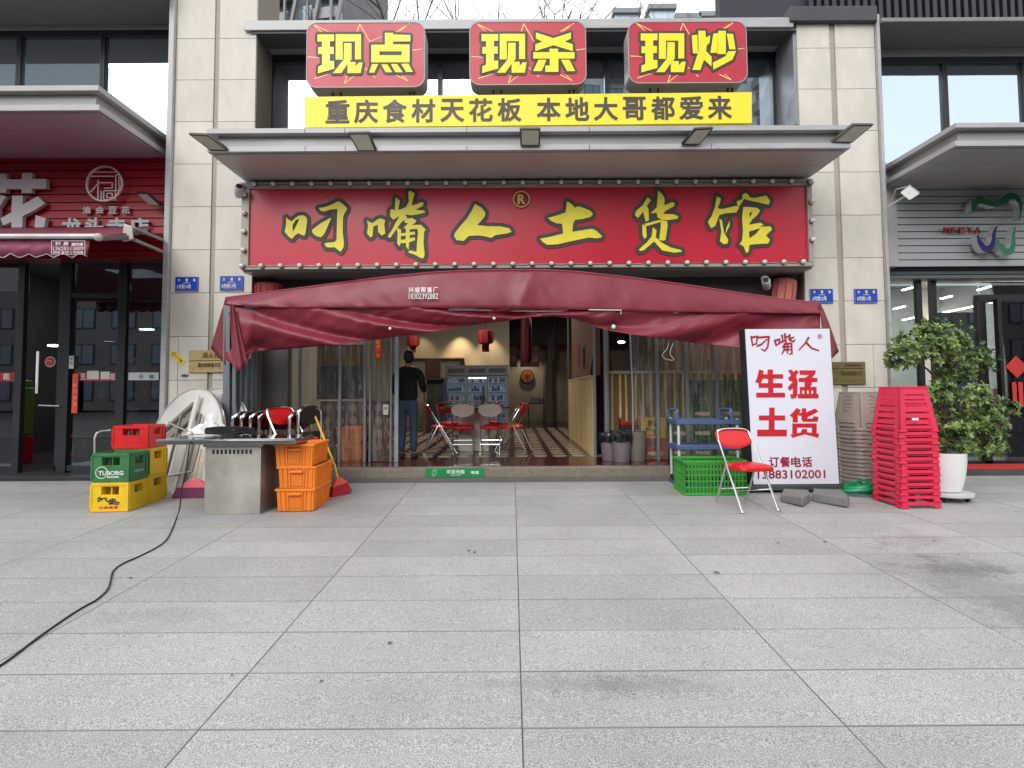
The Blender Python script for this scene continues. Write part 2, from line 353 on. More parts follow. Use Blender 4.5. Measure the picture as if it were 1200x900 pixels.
# ================================================================== STONE PILLARS
YF = 7.55
def pillar(label, xstrip, cols, joints, ytop, flip, capdark=False):
    zt = ZA(600, ytop, YF); zb = gz(YF)-.02
    xs = [XA(px, py, YF) for px, py in xstrip]
    t = thing('stone_pillar', label, 'pillar', ((xs[0]+xs[-1])/2, YF+.3, zb))
    o = Vector(t.location)
    def lb(nm, a, b, y0, y1, z0, z1, m, **k):
        q = MB(); q.box(a-o.x, b-o.x, y0-o.y, y1-o.y, z0-o.z, z1-o.z); return q.build(nm, m, t, **k)
    lb('core', min(xs[0], cols[0][0])+.005, max(xs[-1], cols[-1][1])-.004, YF+.03, YF+.75, zb, zt-.005, STONED)
    zs = [ZA(600, j, YF) for j in joints]
    zz = [zt]+zs; zstep = zs[0]-zs[1]
    while zz[-1] > zb+.02: zz.append(max(zz[-1]-zstep, zb))
    for ci, (a, b) in enumerate(cols):
        for z1, z0 in zip(zz, zz[1:]):
            if z1-z0 < .03: continue
            if z1 <= ZA(600, joints[-1]-3, YF)+.02 and ci == (0 if not flip else 1):
                sp = a+(b-a)*(.24 if not flip else .66)
                lb('stone_slab', a+.003, sp-.003, YF-random.uniform(0, .002), YF+.04, z0+.003, z1-.003, STONE, bev=.002)
                lb('stone_slab', sp+.003, b-.003, YF-random.uniform(0, .002), YF+.04, z0+.003, z1-.003, STONE, bev=.002)
            else:
                lb('stone_slab', a+.003, b-.003, YF-random.uniform(0, .002), YF+.04, z0+.003, z1-.003, STONE, bev=.002)
    return t, lb
# left pillar
xa, xb, xc, xd = XA(202, 240, YF), XA(247.5, 240, YF), XA(253, 240, YF), XA(297, 240, YF)
tL, lb = pillar('cream limestone pillar between the red shop sign and the maroon awning', [(194, 240), (297, 240)], [(xa, xb), (xc, xd)], [43, 91.5, 140.5, 190, 240, 290.5, 341, 392], -70, False)
lb('groove_strip', xb, xc, YF+.022, YF+.03, gz(YF), ZA(600, -70, YF), mat('groove grey', rgb(168, 161, 149), .7))
lb('metal_trim', XA(192.5, 240, YF-.06), xa-.002, YF-.06, YF+.7, gz(YF), ZA(600, -70, YF), ALUL, bev=.004)
# right pillar
ra, rb_, rc_, rd = XA(940, 240, YF), XA(979, 240, YF), XA(985.5, 240, YF), XA(1032.5, 240, YF)
tR, lb = pillar('cream limestone pillar between the maroon awning and the grey slatted sign', [(940, 240), (1038, 240)], [(ra, rb_), (rc_, rd)], [58.5, 106.5, 155.5, 204, 254.5, 304.5, 355, 406], 25, True)
lb('groove_strip', rb_, rc_, YF+.022, YF+.03, gz(YF), ZA(1000, 25, YF), mat('groove grey'))
lb('metal_trim', rd+.002, XA(1039.5, 240, YF-.06), YF-.06, YF+.7, gz(YF), ZA(1000, 20, YF), ALUL, bev=.004)
lb('cap_panel', ra-.12, rd+.0, YF-.08, YF+.8, ZA(950, 24, YF-.08), ZA(950, 7, YF-.08), mat('dark cap flashing', rgb(70, 73, 76), .45, .3), bev=.006)

# ================================================================== CANOPIES
def canopy(par, x0, x1, yf, yb, zb, zt, joints=(), name='canopy'):
    q = MB(); h = zt-zb
    q.box(x0, x1, yf, yb, zt-h*.22, zt); q.box(x0, x1, yf+.02, yb, zb, zb+h*.24)
    q.box(x0+.09, x1-.09, yf+.09, yb-.01, zb+h*.24, zt-h*.22, 1)
    q.box(x0+.05, x1-.05, yf+.5, yb+.02, zb-.012, zb, 2); q.box(x0+.05, x1-.05, yf+.08, yf+.492, zb-.012, zb, 2)
    q.box(x0+.012, x0+.05, yf+.05, yb, zb-.006, zb, 2)
    for jx in joints: q.box(jx-.004, jx+.004, yf-.0015, yf+.05, zt-h*.22, zt-.001, 3); q.box(jx-.004, jx+.004, yf+.0185, yf+.05, zb+.001, zb+h*.24, 3)
    return q.build(name, [ALUL, ALU, SOFF, BLACK], par, bev=.006)
# ---- middle shop building
tm = thing('restaurant_front', 'middle shop front behind the maroon awning, with tall upper windows and open dining room', 'shop front', (0, 0, 0))
YC = 6.35
x0c, x1c = XA(242, 165, YC), XA(997.5, 152, YC)
canopy(tm, x0c, x1c, YC, 8.1, ZA(600, 175, YC), ZA(600, 148.5, YC), [XA(p, 160, YC) for p in (357, 404, 547, 691, 834)])
YW = 8.12
wl, wr = XA(316.5, 110, YW), XA(909, 105, YW); wt = ZA(600, 66, YW); wb = ZA(600, 150, YW)-.25
q = MB(); q.box(wl-.5, wl, 7.58, 8.4, ZA(600, 160, 7.9), ZA(305, 22, 7.5)); q.build('window_reveal', mat('bluish grey reveal', rgb(150, 152, 158), .45, .2), tm, bev=.004)
q = MB(); q.box(wr, wr+.17, 7.58, 8.4, ZA(600, 160, 7.9), ZA(600, 22, 7.5)-.01); q.build('window_reveal', mat('bluish grey reveal', rgb(150, 152, 158), .45, .2), tm, bev=.004)
zl = ZA(600, 22, 7.5)
q = MB(); q.box(wl-.1, XA(930, 25, 7.5), 7.5, 8.35, zl-.14, zl); q.build('parapet_lip', ALUL, tm, bev=.006)
# soffit and header panels over the upper windows
n_ = 8
for i in range(n_):
    a = wl-.03+(wr-wl+.06)*i/n_; b = wl-.03+(wr-wl+.06)*(i+1)/n_
    q = MB(); q.hexa([(a+.003, 7.53, zl-.17), (b-.003, 7.53, zl-.17), (b-.003, YW, wt+.03), (a+.003, YW, wt+.03), (a+.003, 7.53, zl-.145), (b-.003, 7.53, zl-.145), (b-.003, YW, wt+.05), (a+.003, YW, wt+.05)]); q.build('soffit_panel', CHAR, tm)
q = MB(); q.box(wl-.02, wr+.02, YW+.06, YW+.3, wt+.0, zl-.15); q.build('header_panel', CHAR, tm)
WGL = None
def winglass():
    m = bpy.data.materials.new('coated window glass'); m.use_nodes = True; n = m.node_tree; b = n.nodes['Principled BSDF']
    b.inputs['Base Color'].default_value = (.46, .54, .61, 1); b.inputs['Metallic'].default_value = .92; b.inputs['Roughness'].default_value = .015
    tc = n.nodes.new('ShaderNodeTexCoord'); nz = n.nodes.new('ShaderNodeTexNoise'); nz.inputs['Scale'].default_value = .8; bp = n.nodes.new('ShaderNodeBump'); bp.inputs['Strength'].default_value = .05; bp.inputs['Distance'].default_value = .05
    n.links.new(tc.outputs['Object'], nz.inputs['Vector']); n.links.new(nz.outputs[0], bp.inputs['Height']); n.links.new(bp.outputs[0], b.inputs['Normal']); return m
WGL = winglass()
def win_row(par, xs, y, z0, z1, fw=.035, name='window'):
    fr = MB(); fr.box(xs[0]-fw, xs[-1]+fw, y-.05, y+.04, z1-.05, z1+.03); fr.box(xs[0]-fw, xs[-1]+fw, y-.05, y+.04, z0-.05, z0+.02)
    for a, b in zip(xs, xs[1:]):
        f = MB(); k = fw
        f.box(a-.004+.006, a+k, y-.045, y+.03, z0+.02, z1-.05); f.box(b-k, b-.002, y-.045, y+.03, z0+.02, z1-.05)
        f.box(a+k, b-k, y-.04, y+.03, z1-.09, z1-.05); f.box(a+k, b-k, y-.04, y+.03, z0+.02, z0+.06)
        wo_ = f.build(name, DGREY, par, bev=.003)
        p = MB(); p.box(a+k, b-k, y+.001, y+.012, z0+.06, z1-.09); pn = p.build('pane', WGL, wo_)
    fr.build('window_frame', DGREY, par, bev=.003)
win_row(tm, [wl+.03]+[XA(p, 110, YW) for p in (417, 516, 612, 711, 808)]+[wr-.03], YW, wb, wt)
# ---- shell of the dining room (walls, ceiling) and the upper floor mass
FZ = gz(7.44)+.17
YI = 16.2
il, ir = XA(298, 400, 7.6)-.15, XA(940, 400, 7.6)+.1
zc = 4.1
q = MB(); q.box(wl-.6, wr+.6, 8.16, 9.2, zc+.6, zl-.14); q.build('upper_wall', mat('upper mass', (.2, .2, .2), .8), tm)
q = MB(); q.box(il-.24, ir+.24, 7.62, YI+3, zc+.0, zc+.5); q.build('ceiling', mat('dark painted ceiling', (.05, .045, .045), .7), tm)
q = MB(); q.box(il-.25, il-.02, 7.8, YI, 0, zc); q.build('side_wall', INTW, tm)
q = MB(); q.box(ir+.02, ir+.25, 7.8, YI+3, 0, zc); q.build('side_wall', mat('tan side wall', rgb(120, 92, 62), .7), tm)
zbk = ZA(600, 335, 8.1)
xbw = XA(597, 430, YI)
q = MB(); q.box(il-.2, xbw, YI, YI+.2, FZ, zc); q.build('back_wall', INTW, tm)
q = MB(); q.box(xbw-.2, xbw, YI+.2, YI+2.8, FZ, zc); q.box(xbw, ir, YI+2.8, YI+3, FZ, zc); q.build('corridor_wall', mat('corridor wall', rgb(150, 140, 125), .7), tm)
q = MB(); q.box(xbw+.02, ir, YI+2.0, YI+2.02, ZA(620, 404, YI+2), zc); q.build('bulkhead', mat('dark bulkhead', (.03, .026, .025), .6), tm)
# header above the opening (behind the big sign) with a grey soffit
q = MB(); q.box(XA(297, 330, 7.56), XA(938, 330, 7.56), 7.25, 7.75, ZA(600, 317, 7.25)-.0, ZA(600, 217, 7.25)); q.build('sign_backing', ALU, tm)
q = MB(); q.box(XA(297, 330, 7.76), XA(938, 330, 7.76), 7.76, 7.9, ZA(600, 348, 7.76), ZA(600, 200, 7.76)); q.build('lintel', mat('dark grey lintel', rgb(86, 80, 78), .6), tm)  # lintel in one even dark grey
# entrance step
st_x0, st_x1 = XA(395, 555, 7.44), XA(800, 555, 7.44)
q = MB(); q.box(il, ir, 7.44, 7.62, gz(7.44)-.05, FZ-.004); q.build('step_kerb', mat('speckled granite step', rgb(122, 112, 100), .6, 0, .28, 28, .1, 60), tm, bev=.01)
q = MB(); q.box(il, ir, 7.62, 8.66, FZ-.2, FZ-.002); q.build('threshold_slab', mat('polished dark red granite', rgb(70, 24, 22), .16, 0, .2, 9, coat=.3), tm, bev=.004)
q = MB(); q.box(il, ir, 7.34, 7.438, gz(7.4)-.05, gz(7.4)+.045); q.build('step_plinth', mat('worn grey step base', rgb(96, 92, 88), .7, 0, .15, 4), tm, bev=.006)
# ---- interior floor with separate tiles
fl = bpy.data.objects.new('dining_floor', None); COL.objects.link(fl); fl.location = (0, 8.66, FZ); tag(fl, kind='structure')
q = MB(); q.box(il, ir, 0, YI+3-8.66, -.2, -.004); q.build('floor_slab', mat('dark red floor grid', rgb(70, 26, 22), .2, 0, .2, 4), fl)
tmesh = None
for i in range(21):
    for j in range(-9, 9):
        x = j*.30+.14; y = .12+i*.36
        X = x; Y = 8.66+y
        if Y > 15.6 or not (XA(470, 500, Y)-.3 < X < XA(712, 500, min(Y, 11))+.05) or abs(X) > 3.3: continue
        if tmesh is None:
            q = MB(); a = .105; b = .108; c = .045
            oc = [(-a+c, -b), (a-c, -b), (a, -b+c), (a, b-c), (a-c, b), (-a+c, b), (-a, b-c), (-a, -b+c)]
            q.add([(u, v, -.003) for u, v in oc]+[(u, v, .003) for u, v in oc], [tuple(range(8, 16))]+[(k, (k+1) % 8, 8+(k+1) % 8, 8+k) for k in range(8)])
            o = q.build('floor_tile', mat('beige floor tile', rgb(172, 160, 140), .22, 0, .12, 8, rnd=.1), fl, smooth=20); tmesh = o.data
        else: o = bpy.data.objects.new('floor_tile', tmesh); COL.objects.link(o); o.parent = fl
        o.location = (x, y, 0)

# ================================================================== LEFT SHOP
tl = thing('left_shop_front', 'left shop front with dark glass doors under a red slatted sign', 'shop front', (0, 0, 0))
YCL = 6.4
xr = XA(115, 113, YCL)
canopy(tl, -9.5, xr, YCL, 8.1, ZA(60, 128.5, YCL), ZA(60, 100, YCL), [])
xL1 = XA(192.5, 240, YF-.06)-.004
YL = 8.0
z_s0, z_s1 = ZA(100, 303, 7.8), ZA(100, 180, 7.8)
q = MB(); q.box(-9.5, xL1, 8.11, 8.35, ZA(100, 205, 8.1), ZA(100, 201, 8.12)); q.build('wall_band', CHAR, tl)
# upper: soffit and windows
YWL = 8.12; zwt = ZA(80, 38, YWL)
q = MB(); q.box(-9.5, xL1, 7.2, 8.4, ZA(80, 28, 8.0)+.02, ZA(80, 28, 8.0)+.6); q.build('soffit_beam', mat('grey soffit beam', rgb(128, 126, 124), .5, .1, .06), tl, bev=.01)
q = MB(); q.box(-9.5, xL1, 8.05, 8.4, zwt+.0, ZA(80, 28, 8.0)+.016); q.build('window_head', ALU, tl, bev=.004)
win_row(tl, [-9.3, XA(-72, 80, YWL), XA(24, 80, YWL), XA(122, 80, YWL), xL1-.02], YWL, ZA(80, 200, YWL), zwt)
# shop glazing
FZL = gz(7.6)+.06
q = MB(); q.box(-9.5, xL1, 7.6, 12.5, FZL-.3, FZL); q.build('plinth', mat('black granite plinth', (.022, .022, .024), .35), tl, bev=.006)
ztop = ZA(80, 300, YL)
q = MB(); q.box(-9.5, xL1, YL-.06, YL+.08, ztop, z_s0+.1); q.build('door_header', BLACK, tl)
DG = mat('charcoal door frame', rgb(52, 56, 60), .35, .4, .1)
def post(par, px, w_, Y, z0, z1, m, name='mullion', d=.08, py=430):
    x = XA(px, py, Y); q = MB(); q.box(x-w_/2, x+w_/2, Y-d/2, Y+d/2, z0, z1); return q.build(name, m, par, bev=.004)
for px, w_ in ((-60, .09), (-15, .09), (24, .1), (77, .14), (143, .12)): post(tl, px, w_, YL, FZL, ztop, DG)
q = MB(); a_, b_ = XA(96, 430, YL), XA(140, 430, YL)
q.box(XA(77, 430, YL), XA(143, 430, YL), YL-.035, YL+.035, ZA(80, 349, YL), ZA(80, 344, YL)); q.build('transom', DG, tl)
for a, b in ((-60, -15), (-15, 24), (30, 70), (88, 137), (150, 190)):
    if a == 30: continue
    q = MB(); q.box(XA(a, 430, YL), XA(b, 430, YL), YL-.006, YL+.006, FZL+.05, ztop-.02); q.build('pane', GLSD, tl)
    q = MB(); q.box(XA(a, 430, YL)+.03, XA(b, 430, YL)-.03, YL-.03, YL+.03, FZL, FZL+.09); q.build('bottom_rail', DG, tl)
# open door leaf standing ajar
dl = thing('door', None, None); dl.parent = tl
for k in ('label', 'category'):
    if k in dl: del dl[k]
dl.name = 'door_leaf'; dl.location = (XA(68, 430, YL), YL, FZL)
q = MB(); hh = ztop-FZL-.04
q.box(0, .06, -.02, .02, .02, hh); q.box(.06, .1, -.5, -.46, .02, hh) if False else None
q.box(.0, .36, -.02, .02, .02, .1); q.box(.0, .36, -.02, .02, hh-.08, hh); q.build('leaf_frame', DG, dl, bev=.003)
q = MB(); q.tube([(.1, -.07, .95), (-.16, -.07, .96), (-.2, -.07, .96)], .012, 8); q.build('door_handle', CHROME, dl)
# interior
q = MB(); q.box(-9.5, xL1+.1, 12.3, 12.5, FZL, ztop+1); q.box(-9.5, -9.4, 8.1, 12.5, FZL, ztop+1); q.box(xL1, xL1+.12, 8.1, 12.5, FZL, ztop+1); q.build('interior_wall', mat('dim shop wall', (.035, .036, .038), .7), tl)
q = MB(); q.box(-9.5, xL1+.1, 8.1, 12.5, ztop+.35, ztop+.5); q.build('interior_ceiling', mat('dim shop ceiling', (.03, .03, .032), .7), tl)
LAMP = mat('lit white lamp', (1, .98, .93), .5, emit=12, var=.01)
for px, py, Y, wd in ((66, 405, 10.5, .12), (130, 401, 11, .1), (172, 386, 11, .12)):
    p = P(px, py, Y); q = MB(); q.box(p.x-wd, p.x+wd, p.y-.05, p.y+.05, p.z-.015, p.z+.015); q.build('ceiling_lamp', LAMP, tl)

l = bpy.data.lights.new('shop_fill', 'AREA'); l.energy = 16; l.size = .8; o = bpy.data.objects.new('shop_fill', l); COL.objects.link(o); o.location = (-7.2, 10.6, ztop+.3)  # added area lamp that lifts the dark left shop interior
q = MB()
for k in range(3): q.box(-9.2, xL1-.3, 12.05, 12.28, FZL+.5+.5*k, FZL+.53+.5*k)
random.seed(11)
for k in range(3):
    for j in range(16): x = -9+j*.23; q.box(x, x+.12, 12.06, 12.2, FZL+.53+.5*k, FZL+.53+.5*k+random.uniform(.12, .36), random.choice((1, 2)))
q.build('back_shelves', [mat('shelf dark wood', (.08, .06, .05), .6), mat('pale shelf goods', (.35, .34, .32), .5, 0, .4, 9), mat('red shelf goods', (.3, .08, .06), .5, 0, .4, 9)], tl)['kind'] = 'stuff'

# ================================================================== RIGHT SHOP
tr = thing('right_shop_front', 'right shop front with black framed glass doors and grey slatted fascia', 'shop front', (0, 0, 0))
xl_ = XA(1120.5, 157, YCL)
canopy(tr, xl_, 9.8, YCL, 8.1, ZA(1160, 170, YCL), ZA(1160, 143.5, YCL), [])
xR0 = XA(1039.5, 240, YF-.06)+.004
q = MB(); q.box(xR0, 9.8, 8.11, 8.35, ZA(1120, 240, 8.1), ZA(1120, 216, 8.12)); q.build('wall_band', CHAR, tr)
zwr = ZA(1120, 69, YWL)
q = MB(); q.box(xR0, 9.8, 7.45, 8.4, ZA(1120, 60, 8.1)+.02, ZA(1120, 20, 7.45)); q.build('soffit_beam', mat('grey soffit beam'), tr, bev=.01)
q = MB(); q.box(xR0, 9.8, 8.05, 8.4, zwr, ZA(1120, 60, 8.1)+.016); q.build('window_head', ALU, tr, bev=.004)
win_row(tr, [xR0+.01, XA(1106, 110, YWL), XA(1199, 110, YWL), XA(1292, 110, YWL), 9.7], YWL, ZA(1120, 215, YWL), zwr)
# dark corrugated cladding above
zz0 = ZA(1120, 17, 9.0)
q = MB(); q.box(xR0-1.6, 11, 9.1, 9.3, zz0-.4, zz0+2.2); q.build('upper_cladding', mat('dark navy cladding', rgb(38, 42, 52), .5), tr)
for i in range(46):
    x = xR0-.1+i*.13; q = MB() if i == 0 else q
    if i == 0: q.box(-.035, .035, -.05, .05, 0, 2.4); rib0 = q.build('cladding_rib', mat('dark navy cladding'), tr, bev=.006); rib0.location = (x, 9.05, zz0-.3)
    else: o = rib0.copy(); COL.objects.link(o); o.location = (x, 9.05, zz0-.3)
# slatted fascia: each slat its own piece
YS = 7.75
sx0, sx1 = XA(1049, 265, YS), 9.6
ztp = ZA(1120, 208, YS); zbt = ZA(1120, 312, YS)
q = MB(); q.box(sx0, sx1, YS+.03, YS+.3, zbt, ztp+.25); q.build('fascia_backing', mat('dark slat gap', (.015, .017, .018), .6), tr)
SLAT = mat('grey aluminium slat', rgb(172, 176, 178), .42, .15, .06, 1.5, stretch=(.3, 1, 6))
y_ = 312.
ks = 0
while y_ > 206:
    z0 = ZA(1120, y_, YS); z1 = ZA(1120, y_-7.3, YS)
    if ks == 0: q = MB(); q.box(sx0, sx1, 0, .03, 0, z1-z0); s0 = q.build('slat', SLAT, tr, bev=.003); s0.location = (0, YS, z0)
    else: o = s0.copy(); COL.objects.link(o); o.location = (0, YS, z0)
    ks += 1; y_ -= 8.25
q = MB(); q.box(xR0, sx0, YS-.05, YS+.3, zbt-.01, ztp+.2); q.build('fascia_edge', ALUL, tr, bev=.004)
for i in range(3):
    za = ZA(1120, 327-i*5, 7.9); q = MB(); q.box(xR0, 9.6, 7.86+i*.012, 8.1, za, za+.052); q.build('header_rib', mat('grey header rib', rgb(98, 102, 104), .45, .2), tr, bev=.006)
YR = 8.05; FZR = gz(7.6)+.08
ztr = ZA(1120, 329, YR)
q = MB(); q.box(xR0, 9.6, 7.58, 12.8, FZR-.3, FZR-.002); q.build('plinth', mat('dark grey granite plinth', rgb(70, 70, 72), .4, 0, .15, 6), tr, bev=.006)
q = MB(); q.box(xR0, 9.6, YR-.05, YR+.05, ztr, ztr+.1); q.build('door_header', BLACK, tr)
for px, w_ in ((1079, .07), (1096, .075), (1151, .12), (1172, .05), (1290, .1)): post(tr, px, w_, YR if px != 1172 else YR-.12, FZR if px != 1172 else FZR+.9, ztr if px < 1150 else ZA(1150, 352, YR), BLACK, 'door_post')
q = MB(); q.box(XA(1146, 400, YR), 9.6, YR-.05, YR+.05, ZA(1150, 354, YR), ZA(1150, 346, YR)); q.build('transom', BLACK, tr)
for a, b in ((1044, 1078), (1097, 1150), (1152, 1290)):
    q = MB(); q.box(XA(a, 430, YR), XA(b, 430, YR), YR-.006, YR+.006, FZR+.03, ztr-.02); q.build('pane', GLS, tr)
q = MB(); q.box(xR0, 9.6, YR-.04, YR+.04, FZR-.001, FZR+.06); q.build('bottom_rail', BLACK, tr)
q = MB(); q.box(xR0-.1, xR0, 8.2, 12.8, FZR, ztr+.8); q.box(xR0, 9.8, 12.6, 12.8, FZR, ztr+.8); q.box(9.8, 9.9, 8.2, 12.8, FZR, ztr+.8); q.build('interior_wall', mat('pale shop wall', rgb(176, 174, 164), .6), tr)
q = MB(); q.box(xR0, 9.8, 8.2, 12.8, ztr+.7, ztr+.8); q.build('interior_ceiling', mat('pale shop ceiling', rgb(140, 140, 138), .6), tr)
q = MB(); q.box(XA(1098, 450, 9.5), XA(1146, 450, 9.5), 9.5, 9.6, FZR, ZA(1120, 366, 9.5)); q.build('partition', mat('grey glass partition', rgb(98, 100, 96), .3), tr)
q = MB(); q.box(XA(1150, 450, 10), 9.7, 10, 10.1, FZR, FZR+.85); q.build('counter', mat('dark counter', (.04, .04, .045), .3), tr)
q = MB(); q.box(XA(1165, 450, 12), 9.7, 11.9, 11.95, FZR+1.1, FZR+2.5); q.build('wall_cabinet', mat('taupe cabinet', rgb(120, 112, 102), .4), tr)
l = bpy.data.lights.new('shop_fill', 'AREA'); l.energy = 170; l.shape = 'RECTANGLE'; l.size = 2.5; l.size_y = .3; o = bpy.data.objects.new('shop_fill', l); COL.objects.link(o); o.location = (7.4, 10.5, ztr+.68)  # fill lamp added so the pale walls read behind the glass
for (xa_, ya_, xb2, yb2, Y) in ((1058, 340, 1076, 335, 9.2), (1048, 362, 1060, 359, 9.8), (1146, 340, 1170, 333, 9.3), (1103, 350, 1115, 347, 9.8), (1058, 375, 1077, 371, 11), (1103, 367, 1146, 358, 11), (1160, 355, 1215, 344, 10.2), (1100, 369, 1106, 368.5, 12)):
    a = P(xa_, ya_, Y+.8); b = P(xb2, yb2, Y); q = MB(); q.beam(a, b, .035, .02); q.build('light_strip', LAMP, tr)

# ================================================================== BIG RED SIGN
YB = 7.18
fx0, fx1, fz0, fz1 = RC(282.5, 214, 953, 314, YB)
ts = thing('shop_sign', 'long red shop sign with six yellow brush characters and a frame of round bulbs', 'sign', ((fx0+fx1)/2, YB+.2, fz0))
def partof(t, mb, name, m, **k):
    o = mb.build(name, m, t, **k); o.matrix_parent_inverse = Matrix.Translation(-Vector(t.location)); return o
rx0, rx1, rz0, rz1 = RC(291.5, 219, 947, 309, YB)
FRM = mat('grey sign frame', rgb(160, 155, 146), .5, .1, .08)
q = MB(); q.box(rx0-.01, rx1+.01, YB+.03, YB+.36, rz0-.01, rz1+.01, 0); partof(ts, q, 'face_panel', REDS)
q = MB(); q.box(fx0, fx1, YB, YB+.38, rz1, fz1+.03); q.box(fx0, fx1, YB, YB+.38, fz0, rz0); q.box(fx0, rx0, YB, YB+.38, rz0+.001, rz1-.001); q.box(rx1, fx1, YB, YB+.38, rz0+.001, rz1-.001); partof(ts, q, 'frame', FRM, bev=.006)
YG = YB+.022
main = {}
c1 = cv(300, 205, 7.5); c2 = cv(420, 205, 6); c3 = cv(600, 205, 7.5); c4 = cv(710, 205, 5)
G1 = [[[(265, 375), (288, 395), (315, 408), (345, 378), (378, 357), (420, 355), (445, 375), (450, 400), (442, 460), (435, 520), (420, 535), (370, 512), (335, 540), (318, 562), (290, 545), (252, 500), (262, 450), (265, 420)], [(345, 402), (378, 383), (373, 405), (350, 455), (326, 500), (320, 445)]],
      [[(490, 485), (560, 430), (655, 376), (662, 382), (640, 430), (610, 500), (592, 530), (570, 548), (535, 540), (500, 515)]],
      [[(550, 290), (600, 285), (660, 262), (720, 232), (745, 240), (770, 262), (800, 290), (798, 305), (775, 345), (765, 375), (763, 500), (773, 600), (770, 635), (745, 675), (715, 655), (690, 635), (650, 638), (620, 635), (602, 610), (610, 598), (690, 590), (708, 570), (712, 400), (715, 298), (650, 305), (600, 322), (570, 315)]]]
G2 = [[[(60, 320), (80, 330), (100, 338), (135, 312), (160, 305), (190, 320), (182, 345), (188, 400), (190, 412), (165, 427), (140, 402), (135, 350), (105, 365), (100, 430), (85, 440), (60, 410), (68, 360)]],
      [[(262, 160), (292, 180), (280, 245), (305, 240), (335, 225), (355, 185), (350, 120), (365, 110), (397, 130), (385, 165), (375, 215), (410, 205), (445, 190), (460, 198), (450, 220), (400, 245), (465, 250), (468, 265), (430, 275), (370, 284), (345, 280), (310, 278), (245, 315), (222, 290), (225, 245), (240, 240), (255, 250)]],
      [[(320, 270), (345, 300), (300, 335), (265, 385), (225, 442), (207, 438), (212, 422), (240, 380), (262, 335), (290, 290)]],
      [[(325, 310), (375, 302), (408, 320), (400, 338), (375, 352), (440, 350), (474, 385), (462, 400), (458, 480), (466, 560), (455, 588), (430, 580), (395, 560), (350, 545), (360, 530), (408, 540), (412, 480), (420, 400), (412, 378), (345, 385), (318, 372), (350, 340), (325, 335)]],
      [[(270, 370), (300, 385), (298, 480), (288, 502), (272, 480), (276, 420)]],
      [[(335, 370), (360, 370), (362, 430), (352, 528), (335, 500), (332, 440)]], [[(300, 412), (395, 398), (400, 418), (300, 430)]], [[(298, 458), (330, 452), (395, 438), (400, 458), (350, 476), (300, 480)]]]
G3 = [[[(820, 205), (860, 225), (892, 262), (890, 290), (862, 325), (835, 352), (900, 360), (1000, 362), (1060, 375), (1078, 400), (1050, 410), (960, 425), (935, 443), (890, 432), (840, 425), (775, 430), (740, 465), (690, 458), (672, 430), (680, 405), (720, 355), (760, 310), (795, 255), (810, 225)]]]
G4 = [[[(480, 232), (500, 240), (530, 262), (552, 288), (580, 275), (630, 290), (690, 315), (712, 345), (690, 370), (620, 388), (555, 395), (538, 430), (530, 500), (620, 485), (700, 473), (735, 485), (768, 515), (793, 538), (780, 552), (735, 558), (680, 550), (540, 578), (400, 610), (310, 615), (270, 590), (245, 560), (330, 545), (450, 515), (440, 430), (390, 425), (345, 405), (315, 378), (380, 360), (470, 330), (478, 280)]]]
G5 = [[[(245, 130), (265, 148), (240, 182), (250, 200), (252, 265), (235, 275), (225, 245), (220, 215), (188, 252), (170, 235), (178, 210), (215, 178)]],
      [[(305, 90), (330, 110), (345, 140), (342, 178), (390, 158), (405, 168), (398, 185), (350, 210), (335, 228), (395, 230), (425, 242), (420, 257), (370, 264), (330, 264), (302, 248), (298, 222), (262, 225), (298, 190), (302, 140)]],
      [[(213, 290), (235, 297), (240, 360), (225, 376), (215, 350)]], [[(225, 287), (320, 262), (326, 274), (240, 300)]],
      [[(320, 264), (360, 270), (362, 300), (350, 380), (335, 386), (312, 380), (322, 300)]],
      [[(275, 305), (297, 325), (292, 365), (330, 398), (380, 425), (440, 440), (446, 450), (400, 456), (330, 442), (283, 390), (250, 418), (225, 440), (200, 446), (194, 436), (240, 395), (268, 360)]]]
G6 = [[[(650, 125), (675, 138), (668, 165), (655, 195), (680, 200), (765, 180), (782, 190), (765, 220), (700, 225), (665, 235), (640, 300), (615, 312), (598, 275), (620, 240), (640, 185)]],
      [[(665, 258), (680, 265), (693, 340), (718, 380), (712, 402), (690, 406), (668, 388), (676, 330)]], [[(698, 352), (708, 305), (726, 268), (724, 300)]],
      [[(800, 115), (820, 105), (840, 120), (838, 130), (870, 135), (940, 120), (962, 150), (955, 174), (930, 170), (890, 160), (840, 150), (810, 140), (795, 165), (775, 190), (765, 155), (800, 142)]],
      [[(805, 188), (840, 188), (885, 192), (905, 208), (885, 238), (858, 260), (838, 292), (905, 280), (925, 292), (900, 303), (965, 302), (974, 320), (938, 355), (962, 380), (950, 402), (870, 406), (842, 410), (835, 450), (822, 457), (808, 420), (783, 405), (798, 385), (803, 330), (798, 250)], [(842, 222), (860, 216), (843, 252)], [(838, 332), (905, 312), (880, 345), (842, 372)]]]
for nm, G, c in (('first', G1, c1), ('second', G2, c2), ('third', G3, c2), ('fourth', G4, c3), ('fifth', G5, c4), ('sixth', G6, c4)):
    q = MB(); outline(q, G, YG, 4.3 if nm not in ('fifth', 'sixth') else 4.2, c); partof(ts, q, 'character_outline', OUTL)
    q = MB(); glyph(q, G, YG-.012, c); partof(ts, q, 'character', mat('golden yellow print', rgb(238, 222, 62), .4, 0, .1, 6))
q = MB(); a = P(611, 234, YG); rr = .112
q.at((a.x, a.y, a.z), (PI/2, 0, 0)); q.lathe([(rr, .012), (rr, -.004), (.001, -.004)], 28); q.T = Matrix()
partof(ts, q, 'badge', mat('badge bronze', rgb(120, 52, 30), .5))
